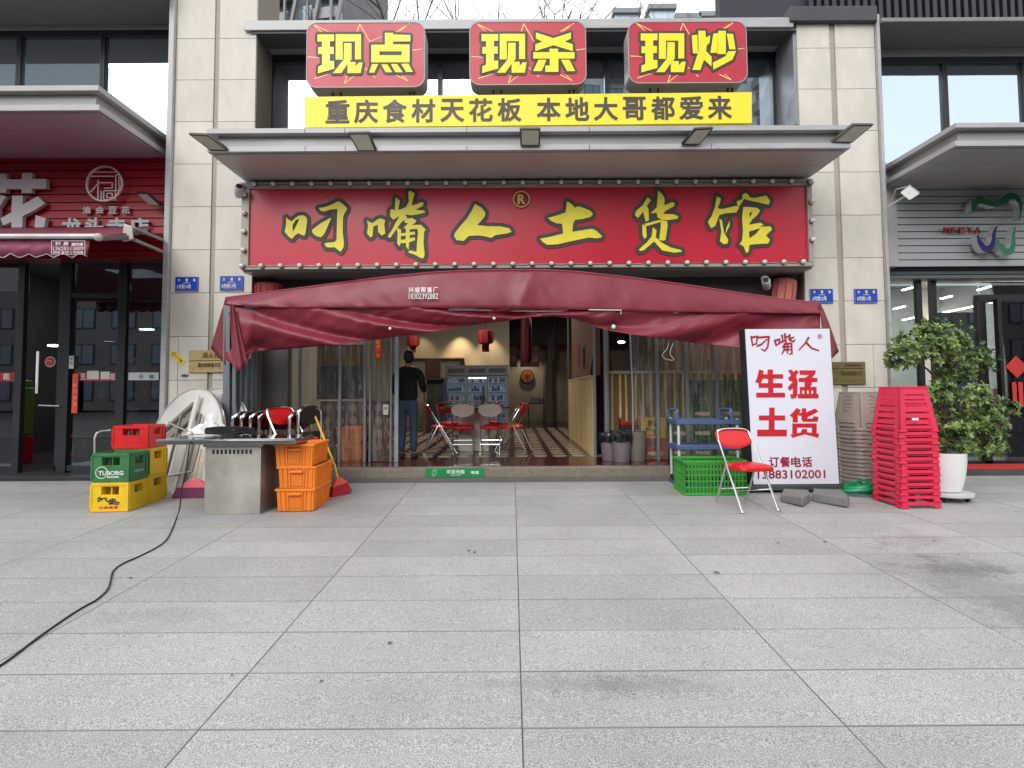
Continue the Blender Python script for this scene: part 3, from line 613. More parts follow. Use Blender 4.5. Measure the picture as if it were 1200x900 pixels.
q = MB(); q.at((a.x, a.y-.018, a.z), (PI/2, 0, 0)); q.lathe([(rr, -.004), (rr, .004), (rr-.013, .004), (rr-.013, -.004), (rr, -.004)], 28); q.T = Matrix(); text_to(q, 'R', a.x-.045, a.x+.045, a.z-.06, a.z+.06, a.y-.016, .05)
partof(ts, q, 'badge_print', mat('badge cream', rgb(232, 190, 120), .5))
# bulbs
BM = mat('frosted bulb', (.72, .71, .68), .3, 0, .03)
bl = None
bp_ = [(296+ i*(947-296)/30.+0, 'a') for i in range(30)]
pts_b = [P(305-6+i*22.4, 216.6-i*.125, YB) for i in range(30)] + [P(284.5+i*22.6, 312.3-i*.17, YB) for i in range(30)]
pts_b += [P(287.5-i*.4, 229+i*21.5, YB) for i in range(4)] + [P(949.5+i*.6, 215+i*22.2, YB) for i in range(4)]
for p in pts_b:
    if bl is None:
        q = MB(); q.at(rot=(PI/2, 0, 0)); q.lathe([(.034, 0), (.034, .012), (.024, .018)], 12, mi=1); q.sphere((0, 0, .036), .031, 12); bl = q.build('bulb', [BM, mat('brown bulb socket', rgb(96, 84, 74), .6)], ts); ob = bl
    else: ob = bl.copy(); COL.objects.link(ob)
    ob.location = Vector((p.x, YB, p.z)) - Vector(ts.location)
q = MB()
for i in range(29):
    a, b = P(299+i*22.4, 216.6-i*.125, YB-.006), P(299+(i+1)*22.4, 216.5-i*.125, YB-.006); q.tube([a, (a+b)/2-Vector((0, 0, random.uniform(0, .008))), b], .004, 5)
    a, b = P(284.5+i*22.6, 312.3-i*.17, YB-.006), P(284.5+(i+1)*22.6, 312.1-i*.17, YB-.006); q.tube([a, (a+b)/2-Vector((0, 0, random.uniform(-.005, .012))), b], .004, 5)
partof(ts, q, 'bulb_wire', mat('grey wire', (.12, .11, .1), .6))['kind'] = 'stuff'

# ================================================================== THREE LIGHTBOXES
WX = [[[(165, 152), (312, 152), (312, 212), (275, 212), (275, 262), (308, 262), (308, 325), (275, 325), (275, 385), (312, 385), (312, 455), (170, 495), (172, 435), (205, 420), (205, 325), (172, 325), (172, 265), (205, 265), (205, 215), (165, 215)]],
      [[(325, 150), (548, 150), (548, 372), (495, 372), (495, 215), (388, 215), (388, 375), (325, 375)]],
      [[(400, 228), (465, 228), (465, 372), (448, 395), (500, 395), (500, 432), (528, 400), (562, 400), (545, 492), (430, 492), (430, 412), (375, 492), (300, 492), (395, 375)]]]
DIAN = [[[(758, 138), (830, 138), (830, 152), (982, 158), (982, 215), (830, 215), (830, 240), (975, 240), (975, 398), (638, 398), (638, 242), (758, 242)], [(710, 302), (905, 302), (905, 335), (710, 335)]],
        [[(645, 412), (700, 412), (665, 488), (618, 488)]], [[(725, 415), (780, 415), (822, 485), (765, 485)]], [[(810, 412), (865, 412), (915, 485), (850, 485)]], [[(900, 410), (965, 410), (1005, 482), (945, 482)]]]
SHA = [[[(660, 135), (815, 185), (968, 135), (968, 190), (915, 215), (985, 240), (985, 300), (815, 248), (655, 300), (655, 240), (715, 215), (660, 190)]],
       [[(780, 278), (855, 278), (855, 308), (1000, 308), (1000, 365), (858, 365), (858, 482), (742, 482), (742, 425), (782, 425), (782, 365), (637, 365), (637, 308), (780, 308)]],
       [[(682, 375), (752, 375), (712, 475), (635, 475)]], [[(880, 375), (955, 375), (1005, 475), (935, 475)]]]
CHAO = [[[(605, 160), (655, 155), (660, 320), (615, 318)]], [[(662, 120), (725, 120), (728, 180), (768, 160), (762, 225), (735, 250), (732, 300), (780, 350), (778, 435), (712, 375), (680, 465), (610, 465), (665, 300)]],
        [[(840, 120), (905, 120), (905, 325), (830, 325)]], [[(795, 145), (838, 140), (828, 315), (768, 315)]], [[(912, 145), (968, 148), (990, 283), (935, 283)]], [[(925, 300), (995, 298), (962, 375), (795, 462), (790, 400), (900, 345)]]]
BOLT = [[(125, 62), (200, 128)], [(125, 62), (262, 128)], [(515, 125), (537, 62), (625, 215), (732, 172)], [(965, 65), (855, 130)], [(975, 60), (880, 128)], [(1000, 292), (1078, 282)], [(80, 350), (178, 356)], [(140, 542), (255, 505)],
        [(425, 515), (402, 583), (490, 517)], [(860, 512), (960, 560), (905, 510)], [(583, 450), (600, 465)], [(655, 518), (675, 530)]]
YX = 6.62
for bi, (ox, dx, dy, G2_, bx, lab) in enumerate([(350, 0, 0, DIAN, (359, 26, 498, 104), 'red lightbox sign reading 现点, leftmost of the three above the yellow banner'), (540, 17, -3, SHA, (550, 25, 687, 101), 'red lightbox sign reading 现杀, between the other two above the yellow banner'), (730, -9, -8, CHAO, (736, 25, 875.5, 99), 'red lightbox sign reading 现炒, rightmost of the three above the yellow banner')]):
    x0, x1, z0, z1 = RC(*bx, YX); ydn = YX
    t = thing('lightbox_sign', lab, 'sign', ((x0+x1)/2, YX+.1, z0-.3), group='red lightboxes on the canopy roof')
    zb_ = z0+.04; rad = .13
    def rrect(x0, x1, z0, z1, r, n=6):
        o = []
        for cx_, cz_, a0 in ((x1-r, z1-r, 0), (x0+r, z1-r, PI/2), (x0+r, z0+r, PI), (x1-r, z0+r, 1.5*PI)):
            o += [(cx_+r*math.cos(a0+PI/2*k/n), cz_+r*math.sin(a0+PI/2*k/n)) for k in range(n+1)]
        return o
    rr_ = rrect(x0, x1, z0+.015, z1, rad)
    q = MB(); q.poly([rr_], lambda a, b: (a, YX, b)); partof(t, q, 'face', REDL)
    q = MB(); n = len(rr_); q.add([(a, YX-.004, b) for a, b in rr_]+[(a, YX+.24, b) for a, b in rr_], [(i, (i+1) % n, n+(i+1) % n, n+i) for i in range(n)]+[tuple(range(n, 2*n))])
    q2 = rrect(x0+.012, x1-.012, z0+.027, z1-.012, rad-.012); q.add([(a, YX-.004, b) for a, b in rr_]+[(a, YX-.004, b) for a, b in q2], [(i, (i+1) % n, n+(i+1) % n, n+i) for i in range(n)])
    partof(t, q, 'housing', mat('grey lightbox housing', rgb(158, 152, 152), .5, .1, .08))
    cA = cv(ox, 20, 7.5, dx, dy); cB = cv(ox, 20, 7.5)
    for bb in BOLT: q = MB(); strokes(q, [bb], YX-.002, cA, .55, 0, .6); partof(t, q, 'lightning_mark', YELP)
    q = MB(); outline(q, WX, YX-.004, 2.8, cA); partof(t, q, 'character_outline', OUTL)
    q = MB(); outline(q, G2_, YX-.004, 2.8, cB); partof(t, q, 'character_outline', OUTL)
    q = MB(); glyph(q, WX, YX-.010, cA); partof(t, q, 'character', YEL)
    q = MB(); glyph(q, G2_, YX-.010, cB); partof(t, q, 'character', YEL)
    for k, fx in enumerate((.2, .27, .86, .9)):
        q = MB(); xx = x0+(x1-x0)*fx; q.beam((xx, YX+.12, z0+.03), (xx+.03*(-1)**k, YX+.14, ZA(600, 150, YC)+.02), .02); partof(t, q, 'leg', mat('rusty steel angle', (.06, .05, .045), .7, .4))

# ================================================================== YELLOW BANNER
YY = 6.5
x0, x1, z0, z1 = RC(356.5, 110.5, 881, 148, YY)
t = thing('banner_sign', 'long yellow banner sign with dark grey slogan standing on the canopy', 'sign', ((x0+x1)/2, YY, z0))
q = MB(); q.add([P(356.5, 113.5, YY), P(881, 108, YY), P(881, 144, YY), P(356.5, 149.5, YY)]+[P(356.5, 113.5, YY)+Vector((0, .06, 0)), P(881, 108, YY)+Vector((0, .06, 0)), P(881, 144, YY)+Vector((0, .06, 0)), P(356.5, 149.5, YY)+Vector((0, .06, 0))],
    [(3, 2, 1, 0), (4, 5, 6, 7), (0, 1, 5, 4), (1, 2, 6, 5), (2, 3, 7, 6), (3, 0, 4, 7)]); partof(t, q, 'panel', mat('yellow banner face', rgb(246, 226, 52), .4, 0, .06, 1))
CHG = mat('dark grey print', rgb(72, 64, 60), .5, 0, .05)
for ch, cx_ in zip('重庆食材天花板本地大哥都爱来', [395.5, 429, 462.5, 496, 530, 563.5, 597, 643, 676.5, 710, 743.5, 777, 810, 843.5]):
    cy_ = 131-(cx_-395)*.0105
    q = MB(); text_px(q, ch, cx_-13.2, cy_-13.3, cx_+13.2, cy_+12.7, YY-.004, .027); partof(t, q, 'character', CHG)
for px in (365, 470, 620, 760, 872):
    q = MB(); p = P(px, 140, YY); q.beam((p.x, YY+.08, z0-.01), (p.x, YY+.5, z0+.0), .03); q.beam((p.x, YY+.075, z0-.02), (p.x, YY+.075, z1-.03), .03); partof(t, q, 'bracket', mat('rusty steel angle'))

# ================================================================== FLOODLIGHTS
def flood(px4, Y, lab, m1, arm, grp='floodlights along the canopy edge'):
    c = [P(*p, Y) for p in px4]; ctr = sum(c, Vector())/4
    t = thing('floodlight', lab, 'floodlight', ctr, group=grp)
    n = Vector((0, .75, .55)).normalized()
    dz = Vector((0, -.05, 0)); 
    c = [c[0]+Vector((0, -.06, 0)), c[1]+Vector((0, -.06, 0)), c[2]+Vector((0, .06, 0)), c[3]+Vector((0, .06, 0))]
    bk = [p+Vector((0, .03, .035)) for p in c]
    q = MB(); q.hexa([c[0], c[1], c[2], c[3], bk[0], bk[1], bk[2], bk[3]]); partof(t, q, 'housing', m1, bev=.004)
    ins = [p+(ctr-p)*.16+Vector((0, -.004, -.003)) for p in c]
    q = MB(); q.add(ins, [(0, 1, 2, 3)]); partof(t, q, 'lens', mat('beige lamp lens', rgb(164, 158, 146), .3, 0, .1, 12))
    q = MB(); q.tube([ctr+Vector((0, .04, .02)), ctr+Vector((arm, .10, -.02)), ctr+Vector((arm*1.1, .22, .0))], .012, 6); partof(t, q, 'bracket', m1)
GM = mat('grey lamp housing', rgb(70, 66, 62), .5, .3); 
flood([(224, 160), (246, 161), (265, 174), (243, 174)], 6.3, 'grey floodlight jutting out at the left corner of the middle canopy', GM, .04)
flood([(409, 159), (434, 158.5), (440, 175), (418, 175)], 6.28, 'beige faced floodlight clamped to the canopy edge below the left end of the yellow banner', GM, .04)
flood([(609, 154), (633, 154), (633, 168.5), (610, 168.5)], 6.28, 'square floodlight at the middle of the canopy edge above the R badge', GM, .02)
flood([(813, 154), (834, 153), (822, 167), (801, 167)], 6.28, 'black floodlight tilted on the canopy edge below the right end of the yellow banner', BLACK, -.1)
flood([(997, 149), (1020.5, 149), (1002, 165), (978, 164.5)], 6.3, 'grey floodlight jutting out at the right corner of the middle canopy', GM, -.04)
flood([(163, 228), (175, 228), (186, 240), (172, 240)], 7.5, 'small black floodlight with white lens in front of the red slatted sign', BLACK, .1, None)
# white spot lamp on the right
a = P(1040, 243, 7.4); b = P(1056, 233, 7.15); c = P(1066, 226, 7.0)
t = thing('spot_lamp', 'white outdoor spot lamp on an arm beside the grey slatted sign', 'lamp', a)
q = MB(); q.tube([a, b, c], .014, 8); q.tube([P(1044, 238, 7.4), P(1050, 222, 7.2), P(1062, 219, 7.05)], .006, 6); partof(t, q, 'arm', WHITEP)
q = MB(); q.hexa([P(1055, 226, 7.05), P(1066, 235, 6.95), P(1078, 227, 6.95), P(1066, 218, 7.05), P(1055, 225, 7.2), P(1066, 233, 7.1), P(1078, 225, 7.1), P(1066, 216, 7.2)]); partof(t, q, 'lamp_head', WHITEP, bev=.008)
# security cameras
def seccam(p, lab, fl=1):
    t = thing('security_camera', lab, 'camera', p)
    q = MB(); q.lathe([(.045, .0), (.05, .03), (.03, .05)], 14, (0, .05, .05)); q.build('mount', WHITEP, t)
    q = MB(); q.at((0, 0, -.02), (PI/2-.45, 0, .5*fl)); q.lathe([(.0, -.09), (.045, -.09), (.055, -.05), (.055, .07), (.045, .085)], 16); q.build('camera_body', WHITEP, t)
    q = MB(); q.at((0, 0, -.02), (PI/2-.45, 0, .5*fl)); q.lathe([(.04, .086), (.04, .09), (.001, .09)], 14); q.build('camera_lens', BLACK, t)
seccam(P(280, 222, 7.1), 'small white security camera at the upper left corner of the big red sign')
seccam(P(898, 331, 7.35), 'white dome security camera under the right end of the big red sign', -1)

# ================================================================== LANTERNS
def lantern(name, p, r, h, lab, m, n=10, tass=False, grp=None, rot=0):
    t = thing(name, lab, 'lantern', p, group=grp, rot=(0, rot, 0))
    q = MB(); q.lathe([(r*.6, -h/2), (r*.95, -h*.42), (r, -h*.2), (r, h*.2), (r*.95, h*.42), (r*.6, h/2)], n); q.build('lantern_shade', m, t)
    q = MB()
    for k in range(n):
        a = 2*PI*k/n; q.tube([(r*.6*math.cos(a), r*.6*math.sin(a), -h/2), (r*1.0*math.cos(a), r*1.0*math.sin(a), -h*.3), (r*1.03*math.cos(a), r*1.03*math.sin(a), 0), (r*math.cos(a), r*math.sin(a), h*.3), (r*.6*math.cos(a), r*.6*math.sin(a), h/2)], .005, 4)
    q.build('rib_frame', mat('dark lantern rib', rgb(90, 30, 26), .5), t)
    q = MB(); q.tube([(0, 0, h/2), (0, 0, h/2+.3)], .005, 5); q.build('cord', BLKP, t)
    if tass:
        q = MB(); q.box(-r*.45, r*.45, -.01, .01, -h/2-h*.55, -h/2); q.build('tassel', mat('dark red tassel', rgb(120, 24, 18), .7), t)
    return t
LPK = mat('faded pink lantern cloth', rgb(196, 112, 102), .7, 0, .1, 8); LRD = mat('red lantern cloth', rgb(140, 28, 20), .6, 0, .15, 8)
lantern('lantern', P(918, 344, 7.62), .16, .42, 'faded pink ribbed lantern hanging under the right end of the big red sign', LPK, rot=.15)
lantern('lantern', P(316, 342, 7.62), .19, .24, 'dusky red round lantern behind the upper left of the maroon awning', mat('dusky red lantern cloth', rgb(170, 60, 64), .7, 0, .1, 8), 14)

# ================================================================== MAROON AWNING
YA = 6.92
top = [(264, 348.5), (300, 344), (350, 337.5), (400, 331), (450, 324.5), (500, 319.5), (540, 317), (580, 316), (640, 316), (680, 318.5), (740, 325), (800, 333), (860, 342), (920, 350.5), (961, 355)]
mid = [(264, 357), (300, 359.5), (335, 361), (450, 361), (600, 361), (700, 363.5), (800, 366), (961, 368)]
bot = [(264, 420), (271, 426), (279, 436), (286, 430), (296, 412), (330, 409.5), (400, 403), (450, 396.5), (500, 390), (560, 380), (600, 375), (625, 371.5), (650, 370.5), (675, 374), (700, 384), (740, 392), (780, 397), (830, 404), (870, 408), (920, 409), (961, 404)]
ta = thing('awning', 'maroon retractable awning sagging across the middle shop entrance', 'awning', (0, YA+.2, gz(YA)))
def cloth(name='awning cloth'):
    m = mat(name, rgb(126, 37, 52), .45, 0, .14, 2.4, .2, 10, spec=.5)
    return m
MRN = cloth()
NX = 200
def grid(name, fn, nu, nv, m, t=ta, thick=.004):
    q = MB(); vs_ = [fn(i/nu, j/nv) for j in range(nv+1) for i in range(nu+1)]
    q.add(vs_, [(j*(nu+1)+i, j*(nu+1)+i+1, (j+1)*(nu+1)+i+1, (j+1)*(nu+1)+i) for j in range(nv) for i in range(nu)])
    o = partof(t, q, name, m, smooth=180)
    s = o.modifiers.new('s', 'SOLIDIFY'); s.thickness = thick; s.offset = 0; return o
def nzv(x, y, s=1): return noise.noise(Vector((x*s, y*s, 3.3)))
def band(u, v):
    px = 264+(961-264)*u; a = lerp(top, px); b = lerp(mid, px); py = a+(b-a)*v
    bul = .05*(1-v)**1.5
    yy = YA+bul*1.6 - .012*math.sin(PI*v) + .02*nzv(px*.03+v*1.2, v*.8)*(1-.5*v) + .012*nzv(px*.09-v*2.2, v*2)*v
    yy -= .03*math.exp(-((px-608-14*(1-v))/9)**2)*(1-v*.3)
    return P(px, py, yy)
grid('valance_band', band, 240, 12, MRN)
def drape(u, v):
    px = 264+(961-264)*u; a = lerp(mid, px)-.8; b = lerp(bot, px); py = a+(b-a)*v
    yy = YA+.03+.05*v
    d = (px-264)
    # long diagonal folds radiating from the upper corners, tight gathers near the middle
    s = math.sin(v*4.2+1.1-.9*math.sin(d/95.)) 
    ph = (d-150*v)/118.; s1 = math.sin(2*PI*ph+.6*math.sin(2*PI*ph)); wl_ = max(0, min(1, (640-px)/60.))
    fold = .075*s1*(.3+v*.9)*wl_*min(1, .4+d/60.)
    ph2 = ((961-px)-120*v)/135.; fold += .05*math.sin(2*PI*ph2+.5)*(.3+v)*(1-wl_)
    if 560 < px < 720: fold += .03*math.sin((px-560)/7.+v*3.5)*math.sin(PI*v)*.45
    yy += fold + .03*nzv(px*.022, v*2.1)*(.3+v) + .014*nzv(px*.08+v*3, v*3.)
    if px < 300: yy += -.12*math.sin(PI*min(1, (300-px)/36.))*v
    return P(px, py, yy)
grid('hanging_flap', drape, 260, 26, MRN)
# hem and edge piping
def edge(tab, fn, v, name, r):
    q = MB(); q.tube([fn(i/120, v)+Vector((0, -.004, 0)) for i in range(121)], r, 6); partof(ta, q, name, mat('awning piping', rgb(168, 92, 110), .4))
edge(None, band, 0, 'edge_piping', .006)
def roof(u, v):
    px = 264+(961-264)*u; p = band(u, 0); e = P(px, lerp(top, px), YA+.08)
    z = e.z + .03*math.sin(PI*v) - .06*v
    return Vector((e.x*(1+.0*v), YA+.08+(7.13-YA-.08)*v, z-.0+.01*nzv(px*.05, v)))
grid('roof_cloth', roof, 80, 4, MRN)
# side flaps
def lflap(u, v):
    ax, ay = 264, 357; pts = [(264, 357), (246.5, 408), (254, 417), (263, 430)]
    bx = 247+17*u; by = 408+20*u; tx = 264; ty = 350+8*u
    px = tx+(bx-tx)*v; py = ty+(by-ty)*v
    return P(px, py, YA+.02+.25*(1-u)*v+.03*math.sin(u*6)*v)
grid('side_flap', lflap, 10, 10, MRN)
def lfold(u, v):
    px = 270+2*v+(18*(u)) * (.25+v*.75); py = 358+v*(78-10*abs(u-.45)*2 if v > .5 else 78-10*abs(u-.45)*2)
    return P(px, py, YA-.05-.06*math.sin(PI*u)*v+.02*math.sin(u*9))
grid('corner_fold', lfold, 12, 14, MRN)
def rflap(u, v):
    tx = 961; ty = 355+12*u; bx = 983-16*u; by = 412+16*u
    px = tx+(bx-tx)*v**.85; py = ty+(by-ty)*v
    return P(px, py, YA+.0+.22*(1-u)*v+.03*math.sin(u*7)*v)
grid('side_flap', rflap, 10, 12, MRN)
# printed maker's lettering
q = MB(); 
for ch, x_ in zip('兴盛雨篷厂', (479, 486.2, 493.2, 500.5, 507.6)): text_px(q, ch, x_, 336.6, x_+5.6, 342.6, YA-.045, .03)
text_px(q, '18302392882', 479, 343.6, 513.3, 350.4, YA-.045, .02); partof(ta, q, 'printed_text', mat('white print', (.75, .72, .72), .5))
# frame
GP = mat('galvanised grey tube', rgb(116, 124, 128), .4, .5, .12, 3, stretch=(8, 8, .5))
def vpost(px0, py0, px1, py1, Y, r, name='post', m=GP, zb=None):
    a, b = P(px0, py0, Y), P(px1, py1, Y)
    if zb is not None: b = Vector((b.x, b.y, zb))
    q = MB(); q.beam(b, a, r*2); partof(ta, q, name, m, bev=.003)
vpost(267.5, 358, 267.5, 500, YA+.06, .042, zb=gz(YA))
for i, (px, py, yo, r) in enumerate(((275.5, 370, .06, .022), (281, 420, .16, .028), (287.5, 426, .24, .028), (294, 420, .34, .03), (299, 415, .45, .022), (272, 430, .3, .02))): vpost(px, py, px, 500, YA+yo, r, 'folded_strut', zb=gz(YA+yo)+.01)
vpost(951.5, 366, 956, 520, YA+.12, .032, zb=gz(YA+.12))
q = MB(); q.beam(P(262, 358.5, YA+.07), P(962, 368.5, YA+.07), .035); partof(ta, q, 'cross_beam', mat('white frame tube', (.6, .6, .6), .4))
q = MB(); q.tube([P(690, 363, YA-.03), P(728, 363.5, YA-.03), P(727.5, 368, YA-.03)], .008, 6); partof(ta, q, 'crank_bar', mat('white frame tube'))
q = MB(); 
for a, b in (((577, 373), (583, 373)), ((455, 385), (459, 385))): q.sphere(P(a[0]+2, a[1], YA-.06), .02, 8)
partof(ta, q, 'grommet', WHITE).data
# light bulb hanging under the awning
p = P(719, 383, YA+.08)
t = thing('light_bulb', 'small bare bulb on a wire loop below the middle of the maroon awning', 'light bulb', p)
q = MB(); q.sphere((0, 0, 0), .03, 10); q.build('bulb_glass', WHITE, t); q = MB(); q.tube([(0, 0, .03), (-.02, 0, .1), (.02, .02, .2)], .006, 5); q.tube([(.07*math.cos(a*.5), 0, -.01+.06*math.sin(a*.5)) for a in range(14)], .004, 5); q.build('wire', BLKP, t)
t = thing('wire_hanger', 'bent white wire hook dangling from the awning above the bamboo fence', 'hook', P(785, 402, YA+.15))
q = MB(); q.tube(catmull([P(784, 398, 7.05), P(782, 408, 7.05), P(776, 416, 7.05), P(781, 421, 7.05), P(790, 421.5, 7.05), P(785, 414, 7.05), P(789, 402, 7.05)], 4), .0022, 5); partof(t, q, 'wire', WHITE)

# ================================================================== SMALL PLATES ON THE PILLARS
BLU = mat('blue enamel plate', rgb(22, 66, 168), .35, 0, .05)
for (x0_, y0_, x1_, y1_), num, lab in (((205, 324.5, 232, 341), '8号附14号', 'blue street number plate on the left pillar, nearer the red shop'), ((257.5, 323.5, 285, 340.5), '8号附13号', 'blue street number plate on the left pillar, just below the big red sign corner'),
                                     ((949.5, 338.5, 976.5, 355), '8号附12号', 'blue street number plate on the right pillar, right beside the awning end'), ((1001.5, 338.5, 1028.5, 355), '8号附11号', 'blue street number plate on the right pillar, nearer the grey slatted sign')):
    yp = YF-.02; a, b, c, d = RC(x0_, y0_, x1_, y1_, yp)
    t = thing('number_plate', lab, 'sign', ((a+b)/2, yp, c), group='blue number plates on the pillars')
    q = MB(); q.box(a, b, yp, yp+.016, c, d); partof(t, q, 'plate', BLU, bev=.002)
    q = MB(); k = .006
    for (e, f_, g_, h_) in ((a, b, c, c+k), (a, b, d-k, d), (a, a+k, c+k, d-k), (b-k, b, c+k, d-k)): q.box(e+.004*(e == a), f_-.004*(f_ == b), yp-.003, yp+.001, g_+.003, h_-.003*(h_ == d))
    partof(t, q, 'border', mat('pale plate border', rgb(178, 190, 220), .4))['kind'] = 'stuff'
    q = MB(); w_ = b-a; h_ = d-c
    for i, ch in enumerate('大堰路'): text_to(q, ch, a+w_*(.13+.33*i), a+w_*(.13+.33*i+.1), c+h_*.68, c+h_*.88, yp-.003, .03)
    q.box(a+w_*.36, a+w_*.64, yp-.003, yp-.002, c+h_*.56, c+h_*.59)
    text_to(q, num, a+w_*.1, a+w_*.7, c+h_*.14, c+h_*.47, yp-.003, .03)
    partof(t, q, 'lettering', mat('white plate lettering', (.8, .8, .82), .4))['kind'] = 'stuff'
BRS = mat('brushed brass plate', rgb(190, 166, 116), .38, .55, .12, 3, stretch=(1, 1, 12)); BRD = mat('dull brass plate', rgb(128, 114, 74), .42, .5, .12, 3, stretch=(1, 1, 12)); PR = mat('brown engraving', rgb(80, 54, 30), .6)
for (x0_, x1_, y0_, ym_, y1_), m_, l1, l2, lab in (((221, 263, 410.5, 420.5, 436.5), BRS, '消火栓', '消火栓检查方式', 'bright brass notice plates on the left pillar beside the awning flap'), ((975, 1014.5, 424, 434.5, 450.5), BRD, '水泵接合器', '消火栓检查方式', 'dull brass notice plates on the right pillar behind the white signboard')):
    yp = YF-.03; a, b, c, d = RC(x0_, y0_, x1_, y1_, yp); zm = ZA(600, ym_, yp)
    t = thing('brass_plaque', lab, 'plaque', ((a+b)/2, yp, c), group='brass plaques on the pillars')
    for z0, z1 in ((c, zm-.006), (zm+.002, d)):
        q = MB(); q.box(a, b, yp, yp+.026, z0, z1); partof(t, q, 'plate', m_, bev=.003)
    q = MB(); text_to(q, l1, a+(b-a)*.38, b-.06, zm+.03, d-.03, yp-.002, .02); text_to(q, l2, a+(b-a)*.26, b-.05, zm-.09, zm-.03, yp-.002, .03)
    for i in range(4): q.box(a+.05+i*(b-a)*.26, a+.06+i*(b-a)*.26, yp-.002, yp-.001, c+.04, c+.06)
    partof(t, q, 'engraving', PR)['kind'] = 'stuff'
p0 = P(208, 419, YF-.012)
t = thing('sticker', 'small yellow sticker with a red ring stuck askew on the left pillar', 'sticker', p0, rot=(0, math.radians(42), 0))
q = MB(); q.box(-.115, .115, -.001, .002, -.035, .035); q.build('sticker_sheet', mat('yellow sticker', rgb(238, 214, 40), .4), t)
q = MB(); q.at((-.07, -.003, 0), (PI/2, 0, 0)); q.lathe([(.028, -.001), (.028, .001), (.016, .001), (.016, -.001), (.028, -.001)], 16); q.T = Matrix(); text_to(q, '口福', -.02, .09, -.02, .02, -.002, .02); q.build('sticker_print', mat('red brown sticker print', rgb(170, 70, 30), .5), t)['kind'] = 'stuff'
for p_, lab in ((P(216, 440, YF-.02), 'small grey socket cover low on the left pillar near the brass plates'),):
    t = thing('socket_cover', lab, 'socket', p_); q = MB(); q.box(-.042, .042, 0, .02, -.018, .018); q.build('cover', mat('grey socket', rgb(110, 106, 102), .5), t, bev=.004); q = MB(); q.box(-.02, .02, -.003, .0, -.008, .008); q.build('slot', BLKP, t)

# ================================================================== RED SLATTED SIGN OF THE LEFT SHOP
YLS = 7.72
za, zb = ZA(100, 303, YLS), ZA(100, 180, YLS)
t = thing('slatted_sign', 'dark red slatted sign panel with big white characters over the left shop', 'sign', (-6, YLS, za))
q = MB(); q.box(-9.5, xL1, YLS+.03, YLS+.3, za, zb); partof(t, q, 'backing_panel', mat('dark red backing', rgb(80, 8, 16), .6))
RSL = mat('red metal slat', rgb(150, 20, 34), .4, .1, .08, 1)
hN = 13; dz = (zb-za)/hN
for i in range(hN):
    if i == 0: q = MB(); q.hexa([(-9.5, 0, 0), (xL1, 0, 0), (xL1, .028, 0), (-9.5, .028, 0), (-9.5, .012, dz-.012), (xL1, .012, dz-.012), (xL1, .028, dz-.012), (-9.5, .028, dz-.012)]); s0 = q.build('slat', RSL, t); s0.matrix_parent_inverse = Matrix.Translation(-t.location); s0.location = (0, YLS, za)
    else: o = s0.copy(); COL.objects.link(o); o.location = (0, YLS, za+dz*i)
c_ = cv(0, 180, 6)
q = MB()
for pl in ([(-120, 180), (-30, 180), (-30, 140), (46, 142), (46, 180), (152, 180), (155, 136), (224, 136), (224, 178), (325, 178), (325, 245), (222, 247), (222, 276), (152, 276), (152, 248), (44, 248), (42, 275), (-28, 275), (-28, 248), (-120, 248)],
           [(-20, 290), (42, 300), (10, 350), (-40, 430), (-80, 400)], [(-60, 400), (-10, 380), (-10, 560), (-60, 560)],
           [(85, 295), (160, 295), (158, 360), (265, 300), (315, 350), (240, 400), (158, 440), (155, 530), (80, 530), (80, 480), (20, 505), (2, 455), (80, 415)], [(250, 432), (322, 455), (302, 560), (238, 560)]):
    q.poly([[c_(*p) for p in pl]], lambda a, b: P(a, b, YLS-.08), .06)
partof(t, q, 'big_character', mat('pale grey channel letter', rgb(178, 176, 178), .45, 0, .04)); 
p = P(123.5, 216, YLS-.08); rr = .255
LN = mat('pink white outline letter', rgb(214, 190, 190), .4)
q = MB(); q.at((p.x, p.y, p.z), (PI/2, 0, 0)); q.lathe([(rr, -.0), (rr, .03), (rr-.018, .03), (rr-.018, -.0), (rr, 0)], 40); q.T = Matrix()
for st in ([(632, 160), (800, 160)], [(640, 270), (690, 210)], [(690, 185), (690, 330)], [(700, 205), (790, 205), (790, 240), (735, 245)], [(730, 262), (812, 262), (812, 325), (730, 325), (730, 262)], [(752, 280), (790, 280), (790, 310), (752, 310), (752, 280)], [(712, 262), (712, 335)], [(815, 150), (838, 150), (838, 262), (815, 262), (815, 150)], [(660, 130), (820, 130)]):
    for a, b in zip(st, st[1:]): q.beam(P(a[0]/6, 180+a[1]/6, YLS-.085), P(b[0]/6, 180+b[1]/6, YLS-.085), .013)
partof(t, q, 'round_emblem', LN)
q = MB()
for i, ch in enumerate('渝会豆花'): a, b, c, d = RC(97+i*15.2, 242, 106+i*15.2, 250, YLS-.05); text_to(q, ch, a, b, c, d, YLS-.05, .03, depth=.03)
partof(t, q, 'small_characters', mat('worn white letter', rgb(190, 176, 172), .5))['kind'] = 'stuff'
for i, ch in enumerate('龙头寺店'):
    a, b, c, d = RC(73+i*26.5, 256, 94+i*26.5, 275, YLS-.06); q = MB(); text_to(q, ch, a, b, c, d, YLS-.06, .035, depth=.05); partof(t, q, 'character', mat('pale grey channel letter'))

